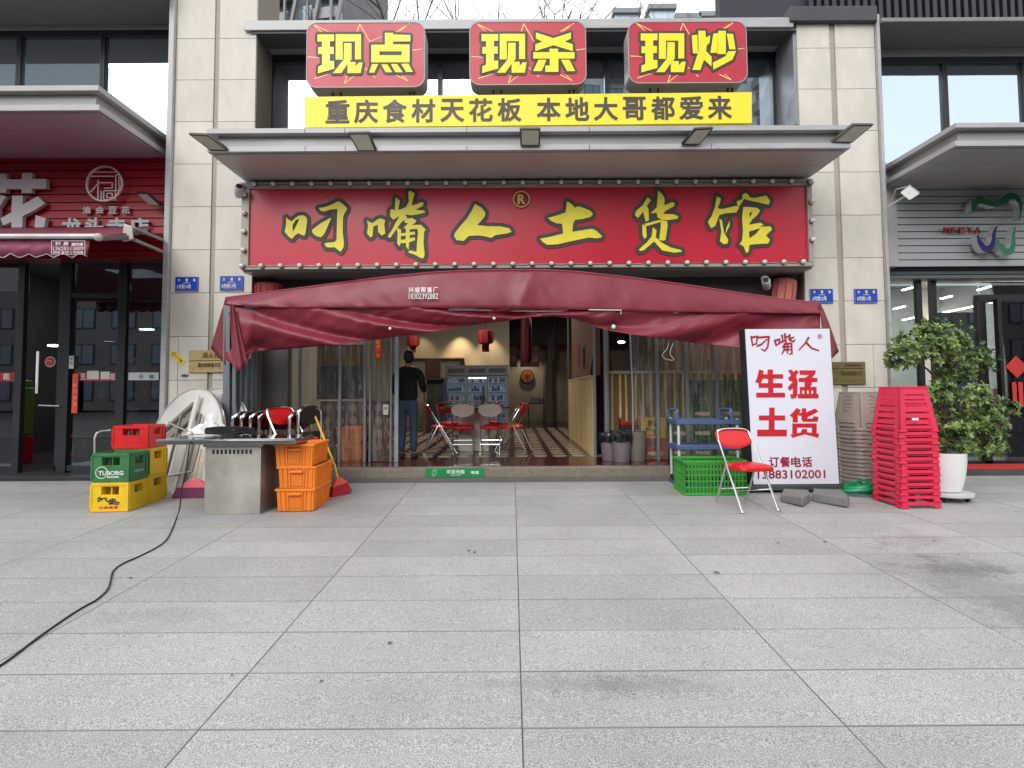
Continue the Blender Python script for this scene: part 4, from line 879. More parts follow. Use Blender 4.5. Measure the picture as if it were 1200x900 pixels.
# left awning with scalloped valance
YE = 5.9
e0, e1 = P(-160, 279, YE), P(69, 277, YE)
t = thing('awning', 'small faded maroon awning with scalloped edge over the left shop', 'awning', (e1.x-1, YE, e1.z))
q = MB(); b0, b1 = P(-160, 268, 7.6), P(146, 262, 7.6)
f1 = P(108, 278.5, YE-.02); r1 = P(143, 263.5, 6.9)
vs_ = []; 
for i in range(21):
    for j in range(7):
        u, v = i/20, j/6; a = Vector((f1.x+(-8-f1.x)*(1-u), YE, P(70, 277.5, YE).z)); b = Vector((a.x if u < .9 else r1.x+(f1.x-r1.x)*.0, 7.6, ZA(100, 266, 7.6))); c = a.lerp(b, v); c.z += -.02*math.sin(PI*v); vs_.append(c)
q.add(vs_, [(i*7+j, (i+1)*7+j, (i+1)*7+j+1, i*7+j+1) for i in range(20) for j in range(6)]); FAW = mat('faded maroon canvas', rgb(124, 56, 72), .55, 0, .1, 3)
o = partof(t, q, 'awning_cloth', FAW, smooth=180); sm_ = o.modifiers.new('s', 'SOLIDIFY'); sm_.thickness = .004
q = MB(); N = 160; vs_ = []
for i in range(N+1):
    px = -230+i*(103+230)/N; zt = ZA(px, 281, YE); ph = ((px+6)/20.5) % 1; zb_ = ZA(px, 301-3.2*abs(2*ph-1)*1.6+1.5, YE); w_ = .012*math.sin(px*.25)
    vs_ += [(XA(px+3*(i/N), 281, YE), YE-.0, zt), (XA(px, 300, YE), YE+w_-.02, zb_)]
q.add(vs_, [(2*i, 2*i+1, 2*i+3, 2*i+2) for i in range(N)]); o = partof(t, q, 'valance', FAW, smooth=180); sm_ = o.modifiers.new('s', 'SOLIDIFY'); sm_.thickness = .004
q = MB(); q.tube([vs_[2*i+1] for i in range(N+1)], .005, 5); partof(t, q, 'white_piping', mat('white piping', (.6, .55, .55), .6))
q = MB(); q.tube([P(-230, 277.5, YE-.03), P(112, 277, YE-.03)], .028, 10); partof(t, q, 'front_bar', mat('white front bar', (.62, .62, .62), .25, .3))
q = MB(); q.sphere(P(115, 278, YE-.02), .045, 10); partof(t, q, 'bar_end', mat('dirty white plastic', rgb(176, 170, 160), .5))
q = MB(); q.beam(P(117, 279.5, YE), P(148, 278, 6.6), .06, .05); q.build
partof(t, q, 'folding_arm', mat('dark grey arm', rgb(90, 84, 80), .5, .3), bev=.008)
q = MB(); q.hexa([P(143, 284, 6.65), P(157, 281, 6.65), P(157, 281, 6.85), P(143, 284, 6.85), P(145, 262, 6.65), P(155, 265, 6.65), P(155, 265, 6.85), P(145, 262, 6.85)]); partof(t, q, 'elbow_joint', mat('dirty white plastic'), bev=.02)
for a, b in (((156, 267), (190, 281)), ((157, 281), (190, 295))):
    q = MB(); q.tube([P(*a, 6.75), P(*b, 7.45)], .024, 8); partof(t, q, 'support_arm', mat('grey arm', rgb(140, 136, 132), .45, .3))
q = MB()
for (s_, x0_, y0_, x1_, y1_, bo) in (('轩 易', 65, 283.5, 80, 287.5, .03), ('遮阳篷', 84, 284.5, 97.5, 288, .03), ('13628313889', 62.5, 289, 98, 293.5, .02), ('雨棚 卷帘门 伸缩篷', 63, 294.5, 97.5, 296.8, .02)): text_px(q, s_, x0_, y0_, x1_, y1_, YE-.035, bo)
for a, b in (((60.5, 282.3), (99.5, 282.3)), ((99.5, 282.3), (99.5, 297.8)), ((99.5, 297.8), (60.5, 297.8)), ((60.5, 297.8), (60.5, 282.3))): q.beam(P(*a, YE-.036), P(*b, YE-.036), .005)
partof(t, q, 'printed_text', mat('pale awning print', rgb(212, 196, 200), .6))['kind'] = 'stuff'

# stickers and notices on the left shop glass
def decal(name, lab, cat, rect, Y, base, texts=(), pm=None, grp=None):
    a, b, c, d = RC(*rect, Y); t = thing(name, lab, cat, ((a+b)/2, Y, c), group=grp)
    q = MB(); q.box(a, b, Y-.002, Y+.001, c, d); partof(t, q, 'sheet', base)
    if texts:
        q = MB()
        for s_, x0_, y0_, x1_, y1_, bo in texts: text_px(q, s_, x0_, y0_, x1_, y1_, Y-.004, bo)
        partof(t, q, 'lettering', pm)['kind'] = 'stuff'
    return t
BR = mat('red window film', rgb(150, 22, 36), .4); OFF = mat('off white sticker', rgb(196, 196, 190), .5)
decal('window_band', 'red window strip with one white character at the far left edge', 'sticker', (-14, 436.5, 21, 447), YL-.02, BR, [('花', 3.5, 438, 11, 445, .04)], OFF, 'red strips on the glass doors')
decal('window_band', 'red window strip with white characters, partly covered by torn paper, on the left shop glass', 'sticker', (88, 436.5, 141, 446.5), YL-.02, BR, [('无', 94, 438, 100, 445, .04), ('花', 129, 438, 135, 445, .04)], OFF, 'red strips on the glass doors')
decal('window_band', 'white frosted strip with grey characters on the left shop side glass', 'sticker', (150.5, 436.5, 186, 445.5), YL-.02, mat('frosted film', rgb(190, 200, 200), .5), [('光', 162.5, 439, 168, 443.5, .03), ('临', 175, 439, 180.5, 443.5, .03)], mat('grey print', rgb(90, 96, 100), .5))
decal('torn_paper', 'left scrap of torn white paper over the red strip', 'paper', (102, 434.5, 116, 444.5), YL-.028, OFF, grp='torn papers on the glass')
decal('torn_paper', 'right scrap of torn white paper over the red strip', 'paper', (118, 435.5, 128.5, 444.5), YL-.028, OFF, grp='torn papers on the glass')
decal('door_couplet', 'orange red vertical paper strip on the open left shop door', 'sign', (84.5, 438, 91, 484), YL-.06, mat('orange red paper', rgb(212, 74, 50), .6, 0, .08, 6), [('开', 86, 450, 89.5, 454, .03), ('门', 86, 457, 89.5, 461, .03), ('大', 86, 464, 89.5, 468, .03), ('吉', 86, 471, 89.5, 475, .03)], mat('pale gold print', rgb(238, 170, 110), .5))
decal('paper_tag', 'small white vertical notice above the orange red paper strip', 'notice', (81, 417, 86.5, 432), YL-.05, OFF, [('推', 82.3, 419, 85.3, 422, .02), ('拉', 82.3, 424, 85.3, 427, .02)], mat('grey print'))
# dish poster
t = thing('poster', 'menu poster showing two bowls of green food behind the left shop glass', 'poster', P(122, 420, YL+.06)); yp = YL+.05
q = MB(); a, b, c, d = RC(102, 400, 140, 437, yp); q.box(a, b, yp, yp+.004, c, d); partof(t, q, 'sheet', mat('pale blue poster', rgb(120, 132, 150), .5))
q = MB(); a, b, c, d = RC(102.5, 401, 108.5, 436, yp-.002); q.box(a, b, yp-.003, yp-.001, c, d); partof(t, q, 'side_strip', mat('poster strip', rgb(88, 90, 100), .5))
q = MB()
for i in range(5): text_px(q, '石磨豆花香'[i], 104, 403+i*6.2, 107, 407+i*6.2, yp-.005, .03)
partof(t, q, 'lettering', mat('pale print', rgb(180, 185, 190), .5))['kind'] = 'stuff'
GF = mat('green dish print', rgb(58, 88, 44), .5, 0, .6, 30)
for (cx_, cy_, rx, rz) in ((127, 415, 16, 9.5), (128, 433, 15, 7)):
    q = MB(); c0 = P(cx_, cy_, yp-.004); a = rx*8/650; b = rz*8/650
    q.poly([[(c0.x+min(a*math.cos(k*PI/12), P(139.5, 415, yp).x-c0.x), max(c0.z+b*math.sin(k*PI/12), ZA(128, 436.5, yp))) for k in range(24)]], lambda x, z: (x, yp-.005, z)); partof(t, q, 'dish_picture', GF)
p = P(59, 424, YL+.12); t = thing('round_sticker', 'round red and white scalloped sticker in the dark left shop doorway', 'sticker', p)
q = MB(); q.at((0, 0, 0), (PI/2, 0, 0)); q.lathe([(.001, .0), (.078, 0), (.078, .004), (.001, .004)], 20); q.build('rim', OFF, t)
q = MB(); q.at((0, -.006, 0), (PI/2, 0, 0)); q.lathe([(.001, .0), (.062, 0), (.062, .004), (.001, .004)], 20); q.build('disc', mat('bright red disc', rgb(206, 36, 40), .5), t)
q = MB(); q.tube([(-.035, -.014, 0), (-.01, -.014, .02), (.02, -.014, .01), (.035, -.014, -.01)], .008, 6); q.build('mark', OFF, t)
q = MB(); q.box(0, .018, 0, .03, 0, .7); o = q.build('lightbox_edge', mat('dim white tube', (.8, .8, .8), .5, emit=.3, var=.02)); o.location = P(41, 461, 9.2); tag(o, 'thin glowing white vertical lightbox inside the left shop doorway', 'light')
# stools seen inside the left shop
def low_stool(p, w_, h, m, lab, grp):
    t = thing('plastic_stool', lab, 'stool', p, group=grp, rz=.2)
    q = MB(); q.box(-w_/2, w_/2, -w_/2, w_/2, h-.03, h); q.build('seat', m, t, bev=.012)
    for sx in (-1, 1):
        for sy in (-1, 1): q = MB(); q.beam((sx*w_*.42, sy*w_*.42, h-.03), (sx*w_*.52, sy*w_*.52, 0), .05); q.build('leg', m, t)
    q = MB(); 
    for sy in (-1, 1): q.box(-w_*.45, w_*.45, sy*w_*.46-.01, sy*w_*.46+.01, h*.35, h*.45)
    for sx in (-1, 1): q.box(sx*w_*.46-.01, sx*w_*.46+.01, -w_*.45, w_*.45, h*.35, h*.45)
    q.build('stretcher', m, t)['kind'] = 'stuff'
RPL = mat('dull red plastic', rgb(170, 24, 30), .4)
low_stool(Vector((P(95, 500, 9.0).x, 9.0, FZL)), .32, .46, RPL, 'dark red plastic stool behind the left shop glass, nearest the crates', 'red stools inside the left shop')
low_stool(Vector((P(110, 500, 9.7).x, 9.7, FZL)), .32, .46, RPL, 'second dark red stool further inside the left shop', 'red stools inside the left shop')
q = MB(); q.box(-.22, .22, -.15, .15, 0, .78); q.box(-.2, .2, -.13, .13, .78, .9); o = q.build('water_bin', mat('lime green cabinet', rgb(84, 128, 44), .5), bev=.02); o.location = (P(14, 500, 9).x, 9, FZL+.45); tag(o, 'lime green bin behind the glass at the far left', 'bin')
q = MB(); q.box(-.24, .24, -.18, .18, 0, .44); o = q.build('red_box', RPL, bev=.02); o.location = (P(12, 500, 9).x, 9, FZL); tag(o, 'dark red box under the lime green bin at the far left', 'box')

# ================================================================== RIGHT SHOP SIGN AND DETAILS
t = thing('tooth_sign', 'tooth shaped outline sign in green and blue with chrome edges on the grey slatted sign', 'sign', P(1165, 265, YS))
def ribbon(pts, ws, m, nm):
    pts = catmull([P(1030+x/6.92, 200+y/6.92, YS-.16) for x, y in pts], 6); n = len(pts); q = MB(); W = [lerp([(i*(n-1)/(len(ws)-1), w_) for i, w_ in enumerate(ws)], k) for k in range(n)]
    Lp = []; Rp = []
    for i, p in enumerate(pts):
        tg = (pts[min(i+1, n-1)]-pts[max(i-1, 0)]); tg.y = 0; tg.normalize(); nn = Vector((-tg.z, 0, tg.x))*W[i]/2; Lp.append(p+nn); Rp.append(p-nn)
    q.add(Lp+Rp, [(i, i+1, n+i+1, n+i) for i in range(n-1)], 0)
    D = Vector((0, .1, 0)); F_ = Vector((0, -.004, 0))
    for A in (Lp, Rp): q.add([p+F_ for p in A]+[p+D for p in A], [(i, i+1, n+i+1, n+i) for i in range(n-1)], 1)
    o = partof(t, q, nm, [m, mat('polished steel return', (.8, .8, .8), .25, .5, .05)], smooth=60)
GR1 = mat('deep green face', rgb(10, 88, 56), .6, 0, .04); GR2 = mat('sea green face', rgb(44, 122, 94), .6, 0, .04); BL1 = mat('navy blue face', rgb(30, 22, 104), .6, 0, .04)
ribbon([(762, 330), (775, 270), (820, 238), (880, 258), (950, 268), (1010, 240), (1060, 210), (1110, 215), (1145, 265), (1148, 340), (1135, 400)], [.04, .09, .10, .085, .085, .1, .1, .09, .06, .03, .015], GR1, 'upper_arch')
ribbon([(797, 525), (815, 575), (850, 628), (895, 632), (925, 580), (935, 500), (960, 450)], [.02, .065, .09, .09, .065, .045, .015], BL1, 'left_root')
ribbon([(948, 545), (975, 600), (1020, 650), (1065, 655), (1088, 600), (1090, 530), (1105, 455)], [.02, .065, .085, .085, .065, .045, .02], GR2, 'right_root')
q = MB(); 
for i, ch in enumerate('MEIYA'): a, b, c, d = RC(1107+i*9.1, 266, 1113.3+i*9.1, 272.5, YS-.06); text_to(q, ch, a, b, c, d, YS-.06, .012, depth=.03)
partof(t, q, 'letters', mat('dark red channel letters', rgb(150, 30, 44), .4))['kind'] = 'stuff'
def knot(px, py, Y, lab):
    t = thing('paper_knot', lab, 'decoration', P(px, py, Y)); m = mat('bright red paper', rgb(190, 50, 50), .6, emit=.0)
    q = MB(); s = .055
    for i in range(-3, 4):
        q.at((0, 0, 0), (0, PI/4, 0)); q.box(-s*2, s*2, -.004, .004, i*s*.6-.014, i*s*.6+.014); q.box(i*s*.6-.014, i*s*.6+.014, -.009, -.0045, -s*2, s*2)
    q.T = Matrix(); q.build('knot_lattice', m, t)['kind'] = 'stuff'
    for dx in (-.045, .045): q = MB(); q.box(dx-.03, dx+.03, -.004, .004, -.56, -.22); q.build('tassel', m, t)
knot(1191, 430, YR-.03, 'red paper knot decoration with two tassels on the right shop door glass')
t = thing('door_mat', 'red door mat ramp in front of the right shop doors', 'mat', P(1150, 553, 7.4)); q = MB(); a = XA(1118, 553, 7.5); q.hexa([(a, 7.60, FZR+.002), (a+4, 7.60, FZR+.002), (a+4, 7.95, FZR+.002), (a, 7.95, FZR+.002), (a, 7.60, FZR+.012), (a+4, 7.60, FZR+.012), (a+4, 7.95, FZR+.03), (a, 7.95, FZR+.03)]); partof(t, q, 'mat_sheet', mat('red mat', rgb(190, 44, 44), .8, bump=.2, bs=80))
q = MB(); q.at((0, 0, 0)); q.box(-.05, .05, -.05, .05, 0, 1.1); q.box(-.16, .16, -.16, .16, 0, .04); o = q.build('queue_post', mat('bright red post', rgb(206, 44, 30), .5), bev=.01); o.location = (P(1172, 500, 8.5).x, 8.5, FZR); tag(o, 'red post inside the right shop just behind its door handle', 'post')

# ================================================================== CRATES
def beer_crate(name, lab, p, rz, w_, d_, h, m, grp, marks=None, bottles=True):
    t = thing(name, lab, 'crate', p, rz, grp); k = .022
    def wall(nm, sx, n1, n2, L_, T_):           # wall with a hand hole
        q = MB(); hz0, hz1 = h*.58, h*.86; hw = L_*.24
        q.at((n1, n2, 0), (0, 0, T_))
        q.box(-L_/2, L_/2, -k/2, k/2, 0, hz0); q.box(-L_/2, L_/2, -k/2, k/2, hz1, h); q.box(-L_/2, -hw, -k/2, k/2, hz0, hz1); q.box(hw, L_/2, -k/2, k/2, hz0, hz1)
        q.box(-L_/2, L_/2, -k/2-.008, -k/2, h-.03, h-.001); q.box(-L_/2, L_/2, -k/2-.008, -k/2, .001, .03)
        for e in (-1, 1): q.box(e*L_/2-.012-(e > 0)*.018, e*L_/2-.012+(e < 0)*.018+.012*(e > 0), -k/2-.007, -k/2, .03, h-.03)
        q.build(nm, m, t)
    wall('side_panel', 0, 0, -d_/2+k/2, w_, 0); wall('side_panel', 0, 0, d_/2-k/2, w_, PI); wall('side_panel', 0, w_/2-k/2, 0, d_-2*k, PI/2); wall('side_panel', 0, -w_/2+k/2, 0, d_-2*k, -PI/2)
    q = MB(); q.box(-w_/2+k, w_/2-k, -d_/2+k, d_/2-k, 0, .012)
    for i in range(1, 4): x = -w_/2+w_*i/4; q.box(x-.005, x+.005, -d_/2+k, d_/2-k, .012, h*.93)
    for i in range(1, 3): y = -d_/2+d_*i/3; q.box(-w_/2+k, w_/2-k, y-.005, y+.005, .013, h*.925)
    q.build('divider_grid', m, t)['kind'] = 'stuff'
    if bottles:
        gb = mat('dark bottle glass', (.03, .06, .03), .12, 0, .2); cp = mat('bottle cap', (.6, .58, .5), .3, .6)
        for i in range(4):
            for j in range(3):
                if random.random() < .25: continue
                q = MB(); c0 = (-w_/2+w_*(i+.5)/4, -d_/2+d_*(j+.5)/3, .014); r = min(w_/8, d_/6)*.62
                q.lathe([(r, 0), (r, h*.5), (r*.4, h*.72), (r*.36, h*.84)], 10, c0); q.lathe([(r*.45, h*.84), (r*.45, h*.88)], 10, c0, 1); q.build('bottle', [gb, cp], t)
    if marks: marks(t, w_, d_, h)
    return t
YCR = mat('yellow crate plastic', rgb(226, 186, 34), .42, 0, .12, 6); GCR = mat('green crate plastic', rgb(54, 112, 66), .45, 0, .14, 6); RCR = mat('red crate plastic', rgb(204, 26, 32), .42, 0, .1, 6)
def mk_yellow(t, w_, d_, h):
    q = MB(); y = -d_/2-.004
    def s2(st, r):
        k = 0
        for s_ in st:
            for a, b in zip(s_, s_[1:]):
                k += 1; capsule(q, lambda u, v: (u, y-k*.00006, v), a, b, r, r*.7)
    s2([[(-.12, .135), (-.1, .15)], [(-.115, .11), (-.09, .13), (-.06, .14)], [(-.1, .145), (-.08, .12)], [(-.05, .14), (-.03, .135)], [(-.04, .12), (-.02, .105), (0, .1)], [(0, .115), (.02, .125), (.04, .13)], [(.01, .1), (.05, .105)], [(.03, .13), (.03, .09), (.0, .085)], [(.05, .125), (.06, .1), (.1, .09)], [(.0, .08), (.04, .082), (.09, .075)]], .008)
    q.build('brush_logo', mat('black ink print', (.03, .028, .03), .5), t)['kind'] = 'stuff'
    q = MB(); 
    for i, ch in enumerate('山城啤酒'): text_to(q, ch, -.105+i*.05, -.068+i*.05, .028, .056, y, .04)
    q.build('red_lettering', REDT, t)['kind'] = 'stuff'
def mk_green(t, w_, d_, h):
    q = MB(); y = -d_/2-.004; text_to(q, 'TUBORG', -.12, .13, .075, .115, y, .05); text_to(q, 'BEER', -.03, .09, .045, .062, y, .04)
    k = 0
    for i in range(18): a = .35+i*.3; b = a+.3; k += 1; capsule(q, lambda u, v: (u, y-k*.00005, v), (-.09+.06*math.cos(a), .1+.06*math.sin(a)), (-.09+.06*math.cos(b), .1+.06*math.sin(b)), .0035, .0035)
    q.build('white_lettering', mat('white crate print', (.7, .74, .7), .5), t)['kind'] = 'stuff'
    q = MB(); text_to(q, 'TUBORG', -.08, .08, .09, .11, 0, .05, to=lambda u, v: (w_/2+.002, u, v)); q.build('side_lettering', mat('white crate print'), t)['kind'] = 'stuff'
CW, CD, CH = .50, .37, .305
fl_ = PG(106.5, 600.5); fr_ = PG(149.5, 600); W0 = (fr_-fl_).length
CW = W0; CH = (600-566.5)/650*fl_.y*1.0
rzc = math.radians(2.5)
ex = Vector((math.cos(rzc), math.sin(rzc), 0)); ey = Vector((-math.sin(rzc), math.cos(rzc), 0))
back = PG(192, 583.2); CD = max((back-fr_).dot(ey)/2-.006, .3)
c1_ = fl_+ex*CW/2+ey*CD/2; c1_.z = gz(c1_.y); c2_ = c1_+ey*(CD+.012); c2_.z = gz(c2_.y)
GRP = 'beer crates stacked left of the steel table'
beer_crate('beer_crate', 'yellow beer crate with black brush logo at the bottom front of the stack', c1_, rzc, CW, CD, CH, YCR, GRP, mk_yellow)
beer_crate('beer_crate', 'yellow beer crate on the ground at the back, beside the pink broom', c2_, rzc, CW, CD, CH, YCR, GRP)
u = Vector((0, 0, CH+.003))
beer_crate('beer_crate', 'green beer crate with white lettering sitting on the front yellow crate', c1_+u, rzc, CW, CD, CH, GCR, GRP, mk_green)
beer_crate('beer_crate', 'yellow beer crate in the middle of the back pile under the red crate', c2_+u, rzc-.01, CW, CD, CH, YCR, GRP)
beer_crate('beer_crate', 'bright red crate on top of the back pile', c2_+u*2-ex*.01-ey*.02, rzc+.02, CW*.99, CD, CH*.84, RCR, GRP)
# hand truck handle behind crates
p = PG(113, 580)
t = thing('hand_truck', 'thin bent steel cart handle rising behind the green crate', 'cart', p)
zb_ = gz(p.y); X_ = lambda a, b: P(a, b, p.y)
q = MB(); q.tube([Vector((X_(111, 560).x, p.y, zb_+.08)), X_(111, 514), X_(113.5, 507.5), X_(118, 505), X_(129, 504)], .011, 8); partof(t, q, 'handle', CHROME)
q = MB(); q.tube([Vector((X_(111, 560).x, p.y, zb_+.08)), Vector((X_(140, 560).x, p.y+.05, zb_+.08))], .012, 8); q.box(X_(111, 500).x, X_(140, 500).x, p.y, p.y+.25, zb_+.06, zb_+.075); partof(t, q, 'base_plate', CHROME)
for e in (111, 138): q = MB(); q.at((X_(e, 560).x, p.y+.1, zb_+.05), (0, PI/2, 0)); q.lathe([(.02, -.015), (.05, -.015), (.05, .015), (.02, .015)], 16); q.T = Matrix(); partof(t, q, 'wheel', BLKP)

# ================================================================== STAINLESS WORKBENCH
bz = gz(5.95)
Yb0 = PG(240, 603).y
tw = thing('work_table', 'stainless steel work table with a wide top on a solid box base', 'table', (XA(270, 600, Yb0), Yb0+.3, gz(Yb0)))
xb0, xb1 = PG(240, 602.5).x, PG(303, 603.5).x
zt_ = P(260, 518, Yb0-.08).z; 
q = MB(); q.box(xb0, xb1, Yb0, Yb0+.56, gz(Yb0)+.001, zt_-.06)
partof(tw, q, 'base_box', STEELD, bev=.004)
q = MB(); 
for i in range(10):
    x = xb0+.085+i*.0425; q.box(x-.011, x+.011, Yb0-.002, Yb0+.002, zt_-.105, zt_-.065) if False else q.box(x-.011, x+.011, Yb0-.003, Yb0-.001, zt_-.13, zt_-.085)
partof(tw, q, 'vent_slots', mat('dark vent', (.01, .01, .01), .6))['kind'] = 'stuff'
Yt0 = Yb0-.12
tx0, tx1 = P(183, 518, Yt0).x, P(345, 521, Yt0).x
q = MB(); z1 = P(260, 514.5, Yt0).z; Yt1 = PZ(385, 509, z1).y
q.box(tx0, tx1, Yt0, Yt1, z1-.012, z1); q.box(tx0, tx1, Yt0, Yt0+.02, z1-.055, z1-.012); q.box(tx0, tx0+.02, Yt0+.02, Yt1, z1-.055, z1-.012); q.box(tx1-.02, tx1, Yt0+.02, Yt1, z1-.055, z1-.012); q.box(tx0, tx1, Yt1-.02, Yt1, z1-.055, z1-.0125)
q.box(xb0-.02, xb1+.02, Yb0-.01, Yb0+.58, z1-.09, z1-.0125)
partof(tw, q, 'table_top', mat('scratched steel top', (.46, .46, .45), .16, 1, .14, 2.5, .04, 8), bev=.003)
TZ = z1
# cable coil and bag on it
pc = PZ(300, 515, TZ); t = thing('cable_coil', 'black cable coil lying on the steel table', 'cable', PZ(266, 509, TZ))
cc = Vector(PZ(269, 510.5, TZ)); q = MB()
pts = [cc+Vector(((.24+.02*math.sin(k*1.7))*math.cos(k*.42), (.11+.015*math.sin(k*2.3))*math.sin(k*.42), .012+.0011*k+.006*math.sin(k*.9))) for k in range(75)]; q.tube(pts, .008, 6); partof(t, q, 'coil', mat('black rubber', (.012, .012, .012), .4))
pb = PZ(243, 508, TZ); t = thing('plastic_bag', 'crumpled white plastic bag on the steel table beside the cable coil', 'bag', pb)
q = MB(); vs_ = []; nu, nv = 26, 12
for j in range(nv+1):
    for i in range(nu):
        a = 2*PI*i/nu; v = j/nv*PI/2; r = 1+.5*noise.noise(Vector((math.cos(a)*2.2, math.sin(a)*2.2, v*2)))+.09*noise.noise(Vector((math.cos(a)*6, math.sin(a)*6, v*5)))
        vs_.append(pb+Vector((.2*math.cos(a)*math.cos(v)*r-.02, .09*math.sin(a)*math.cos(v)*r, .12*math.sin(v)*r*(1+.5*math.cos(a)))))
q.add(vs_, [(j*nu+i, j*nu+(i+1) % nu, (j+1)*nu+(i+1) % nu, (j+1)*nu+i) for j in range(nv) for i in range(nu)]); partof(t, q, 'bag_film', mat('white bag film', (.72, .72, .72), .25), smooth=25)
t = thing('paper_sheet', 'white paper sheet tucked beside the plastic bag on the steel table', 'paper', PZ(262, 507, TZ)); q = MB(); a = PZ(255, 508.5, TZ); q.box(a.x, a.x+.2, a.y, a.y+.12, TZ+.03, TZ+.036); partof(t, q, 'sheet', WHITE)
# black cable from the table down across the paving
q = MB()
air = [PZ(262, 512, TZ+.012), PZ(248, 514, TZ+.02), PZ(232, 513, TZ+.015), P(226, 514, Yt0+.05), P(222, 522, Yt0-.03), P(219, 545, Yt0-.02), P(213, 575, Yt0-.01), P(210.5, 596, Yt0-.015)]
gr = [(206.5, 609), (203, 618), (196, 632), (186, 641), (165, 652), (143, 662), (133, 670), (130, 680), (126, 692), (113, 704), (92, 716), (68, 732), (40, 752), (14, 772), (-14, 790), (-70, 820)]
def gp(p, e=.006): v = PG(*p); v.z = gz(v.y)+e; return v
q.tube(catmull(air+[gp(p) for p in gr], 7), .0062, 8); o = q.build('power_cable', mat('black rubber')); tag(o, 'long black cable hanging off the steel table and snaking over the paving', 'cable')

# ================================================================== FOLDED ROUND TABLES
PLW = mat('off white table top', rgb(204, 202, 196), .4, 0, .08, 3); DKF = mat('dark steel leg', rgb(120, 114, 106), .4, .5); TAN = mat('tan plywood edge', rgb(120, 108, 92), .6, 0, .15, 6)
def round_table(px, py, Y, R_, yaw, lean, lab):
    c = P(px, py, Y); t = thing('folded_round_table', lab, 'table', (c.x, c.y, c.z), group='folded round tables against the left pillar', rot=(PI/2-lean, 0, yaw))
    q = MB(); q.lathe([(R_-.01, -.014), (R_, -.008), (R_, .008), (R_-.01, .014)], 56); q.build('table_top', PLW, t, bev=0)
    q = MB(); q.lathe([(R_-.05, -.028), (R_+.012, -.028), (R_+.018, -.018), (R_+.018, .018), (R_+.002, .018), (R_+.002, -.015), (R_-.05, -.015)], 56); q.build('metal_rim', mat('pale metal rim', rgb(170, 166, 160), .3, .6), t)
    for k, (a, b, w_) in enumerate((((-R_*.75, .16, .05), (R_*.1, .62, .05), .05), ((-R_*.85, -.08, .05), (R_*.2, .5, .05), .09), ((R_*.22, -.5, .075), (R_*.22, .72, .075), .07))):
        q = MB(); q.beam(a, b, w_, .03); q.build('folded_leg', [DKF, DKF, PLW][k], t, bev=.004)
    for x in (-.1, .32): q = MB(); q.beam((x, -R_*.6, .065), (x, R_*.6, .065), .03, .03); q.build('cross_rail', DKF, t, bev=.003)
    q = MB(); q.tube([(-.3, -.35, .1), (.5, -.2, .1), (.52, .2, .1), (-.28, .36, .1)], .014, 8); q.build('brace', mat('pale metal rim'), t)
    return t
round_table(244, 527, 7.25, .8, math.radians(-30), math.radians(10), 'rear folded round table on the left pillar, its rim showing behind the awning post')
round_table(213, 531, 6.98, .82, math.radians(-31), math.radians(13), 'folded round table leaning in front with pale underside and dark leg frame showing')

# ================================================================== BROOMS
p = PG(226, 583)
t = thing('broom', 'pink plastic broom with purple bristles and wooden handle under the steel table', 'broom', p)
q = MB(); a = XA(203, 580, p.y); b = XA(246, 580, p.y); z0 = gz(p.y)+.005; q.hexa([(a, p.y-.04, z0), (b, p.y-.04, z0), (b, p.y+.06, z0), (a, p.y+.06, z0), (a+.05, p.y-.02, z0+.11), (b-.02, p.y-.02, z0+.11), (b-.02, p.y+.04, z0+.11), (a+.05, p.y+.04, z0+.11)]); partof(t, q, 'bristles', mat('purple bristles', rgb(118, 58, 96), .8, 0, .35, 60, .6, 200, stretch=(6, 6, .6)))
q = MB(); m_ = (a+b)/2+.02; q.hexa([(a+.04, p.y-.03, z0+.108), (b-.01, p.y-.03, z0+.108), (b-.01, p.y+.05, z0+.108), (a+.04, p.y+.05, z0+.108), (m_-.03, p.y-.01, z0+.21), (m_+.06, p.y-.01, z0+.21), (m_+.06, p.y+.03, z0+.21), (m_-.03, p.y+.03, z0+.21)]); partof(t, q, 'broom_head', mat('pink broom plastic', rgb(214, 96, 112), .45), bev=.01)
q = MB(); q.tube([(m_+.0, p.y, z0+.18), P(236, 526, p.y+.1)], .012, 8); partof(t, q, 'handle', mat('pale wood handle', rgb(196, 168, 124), .6))
p = PG(399, 580)
t = thing('broom', 'red broom with long yellow handle leaning behind the orange crates', 'broom', p)
q = MB(); z0 = gz(p.y)+.005; q.at((p.x, p.y, z0), (0, -.15, .9)); q.hexa([(-.14, -.04, 0), (.14, -.04, 0), (.14, .04, 0), (-.14, .04, 0), (-.1, -.03, .12), (.1, -.03, .12), (.1, .03, .12), (-.1, .03, .12)]); q.T = Matrix(); partof(t, q, 'bristles', mat('red bristles', rgb(176, 28, 44), .8, 0, .25, 50, .5, 200))
q = MB(); q.at((p.x, p.y, z0), (0, -.15, .9)); q.hexa([(-.11, -.035, .118), (.11, -.035, .118), (.11, .035, .118), (-.11, .035, .118), (-.03, -.02, .2), (.03, -.02, .2), (.03, .02, .2), (-.03, .02, .2)]); q.T = Matrix(); partof(t, q, 'broom_head', mat('orange red plastic', rgb(220, 74, 50), .45), bev=.008)
q = MB(); q.tube([(p.x-.03, p.y, z0+.17), P(392, 545, p.y), P(368.5, 486, p.y+.25)], .0135, 8); partof(t, q, 'handle', mat('yellow handle', rgb(226, 178, 40), .4))

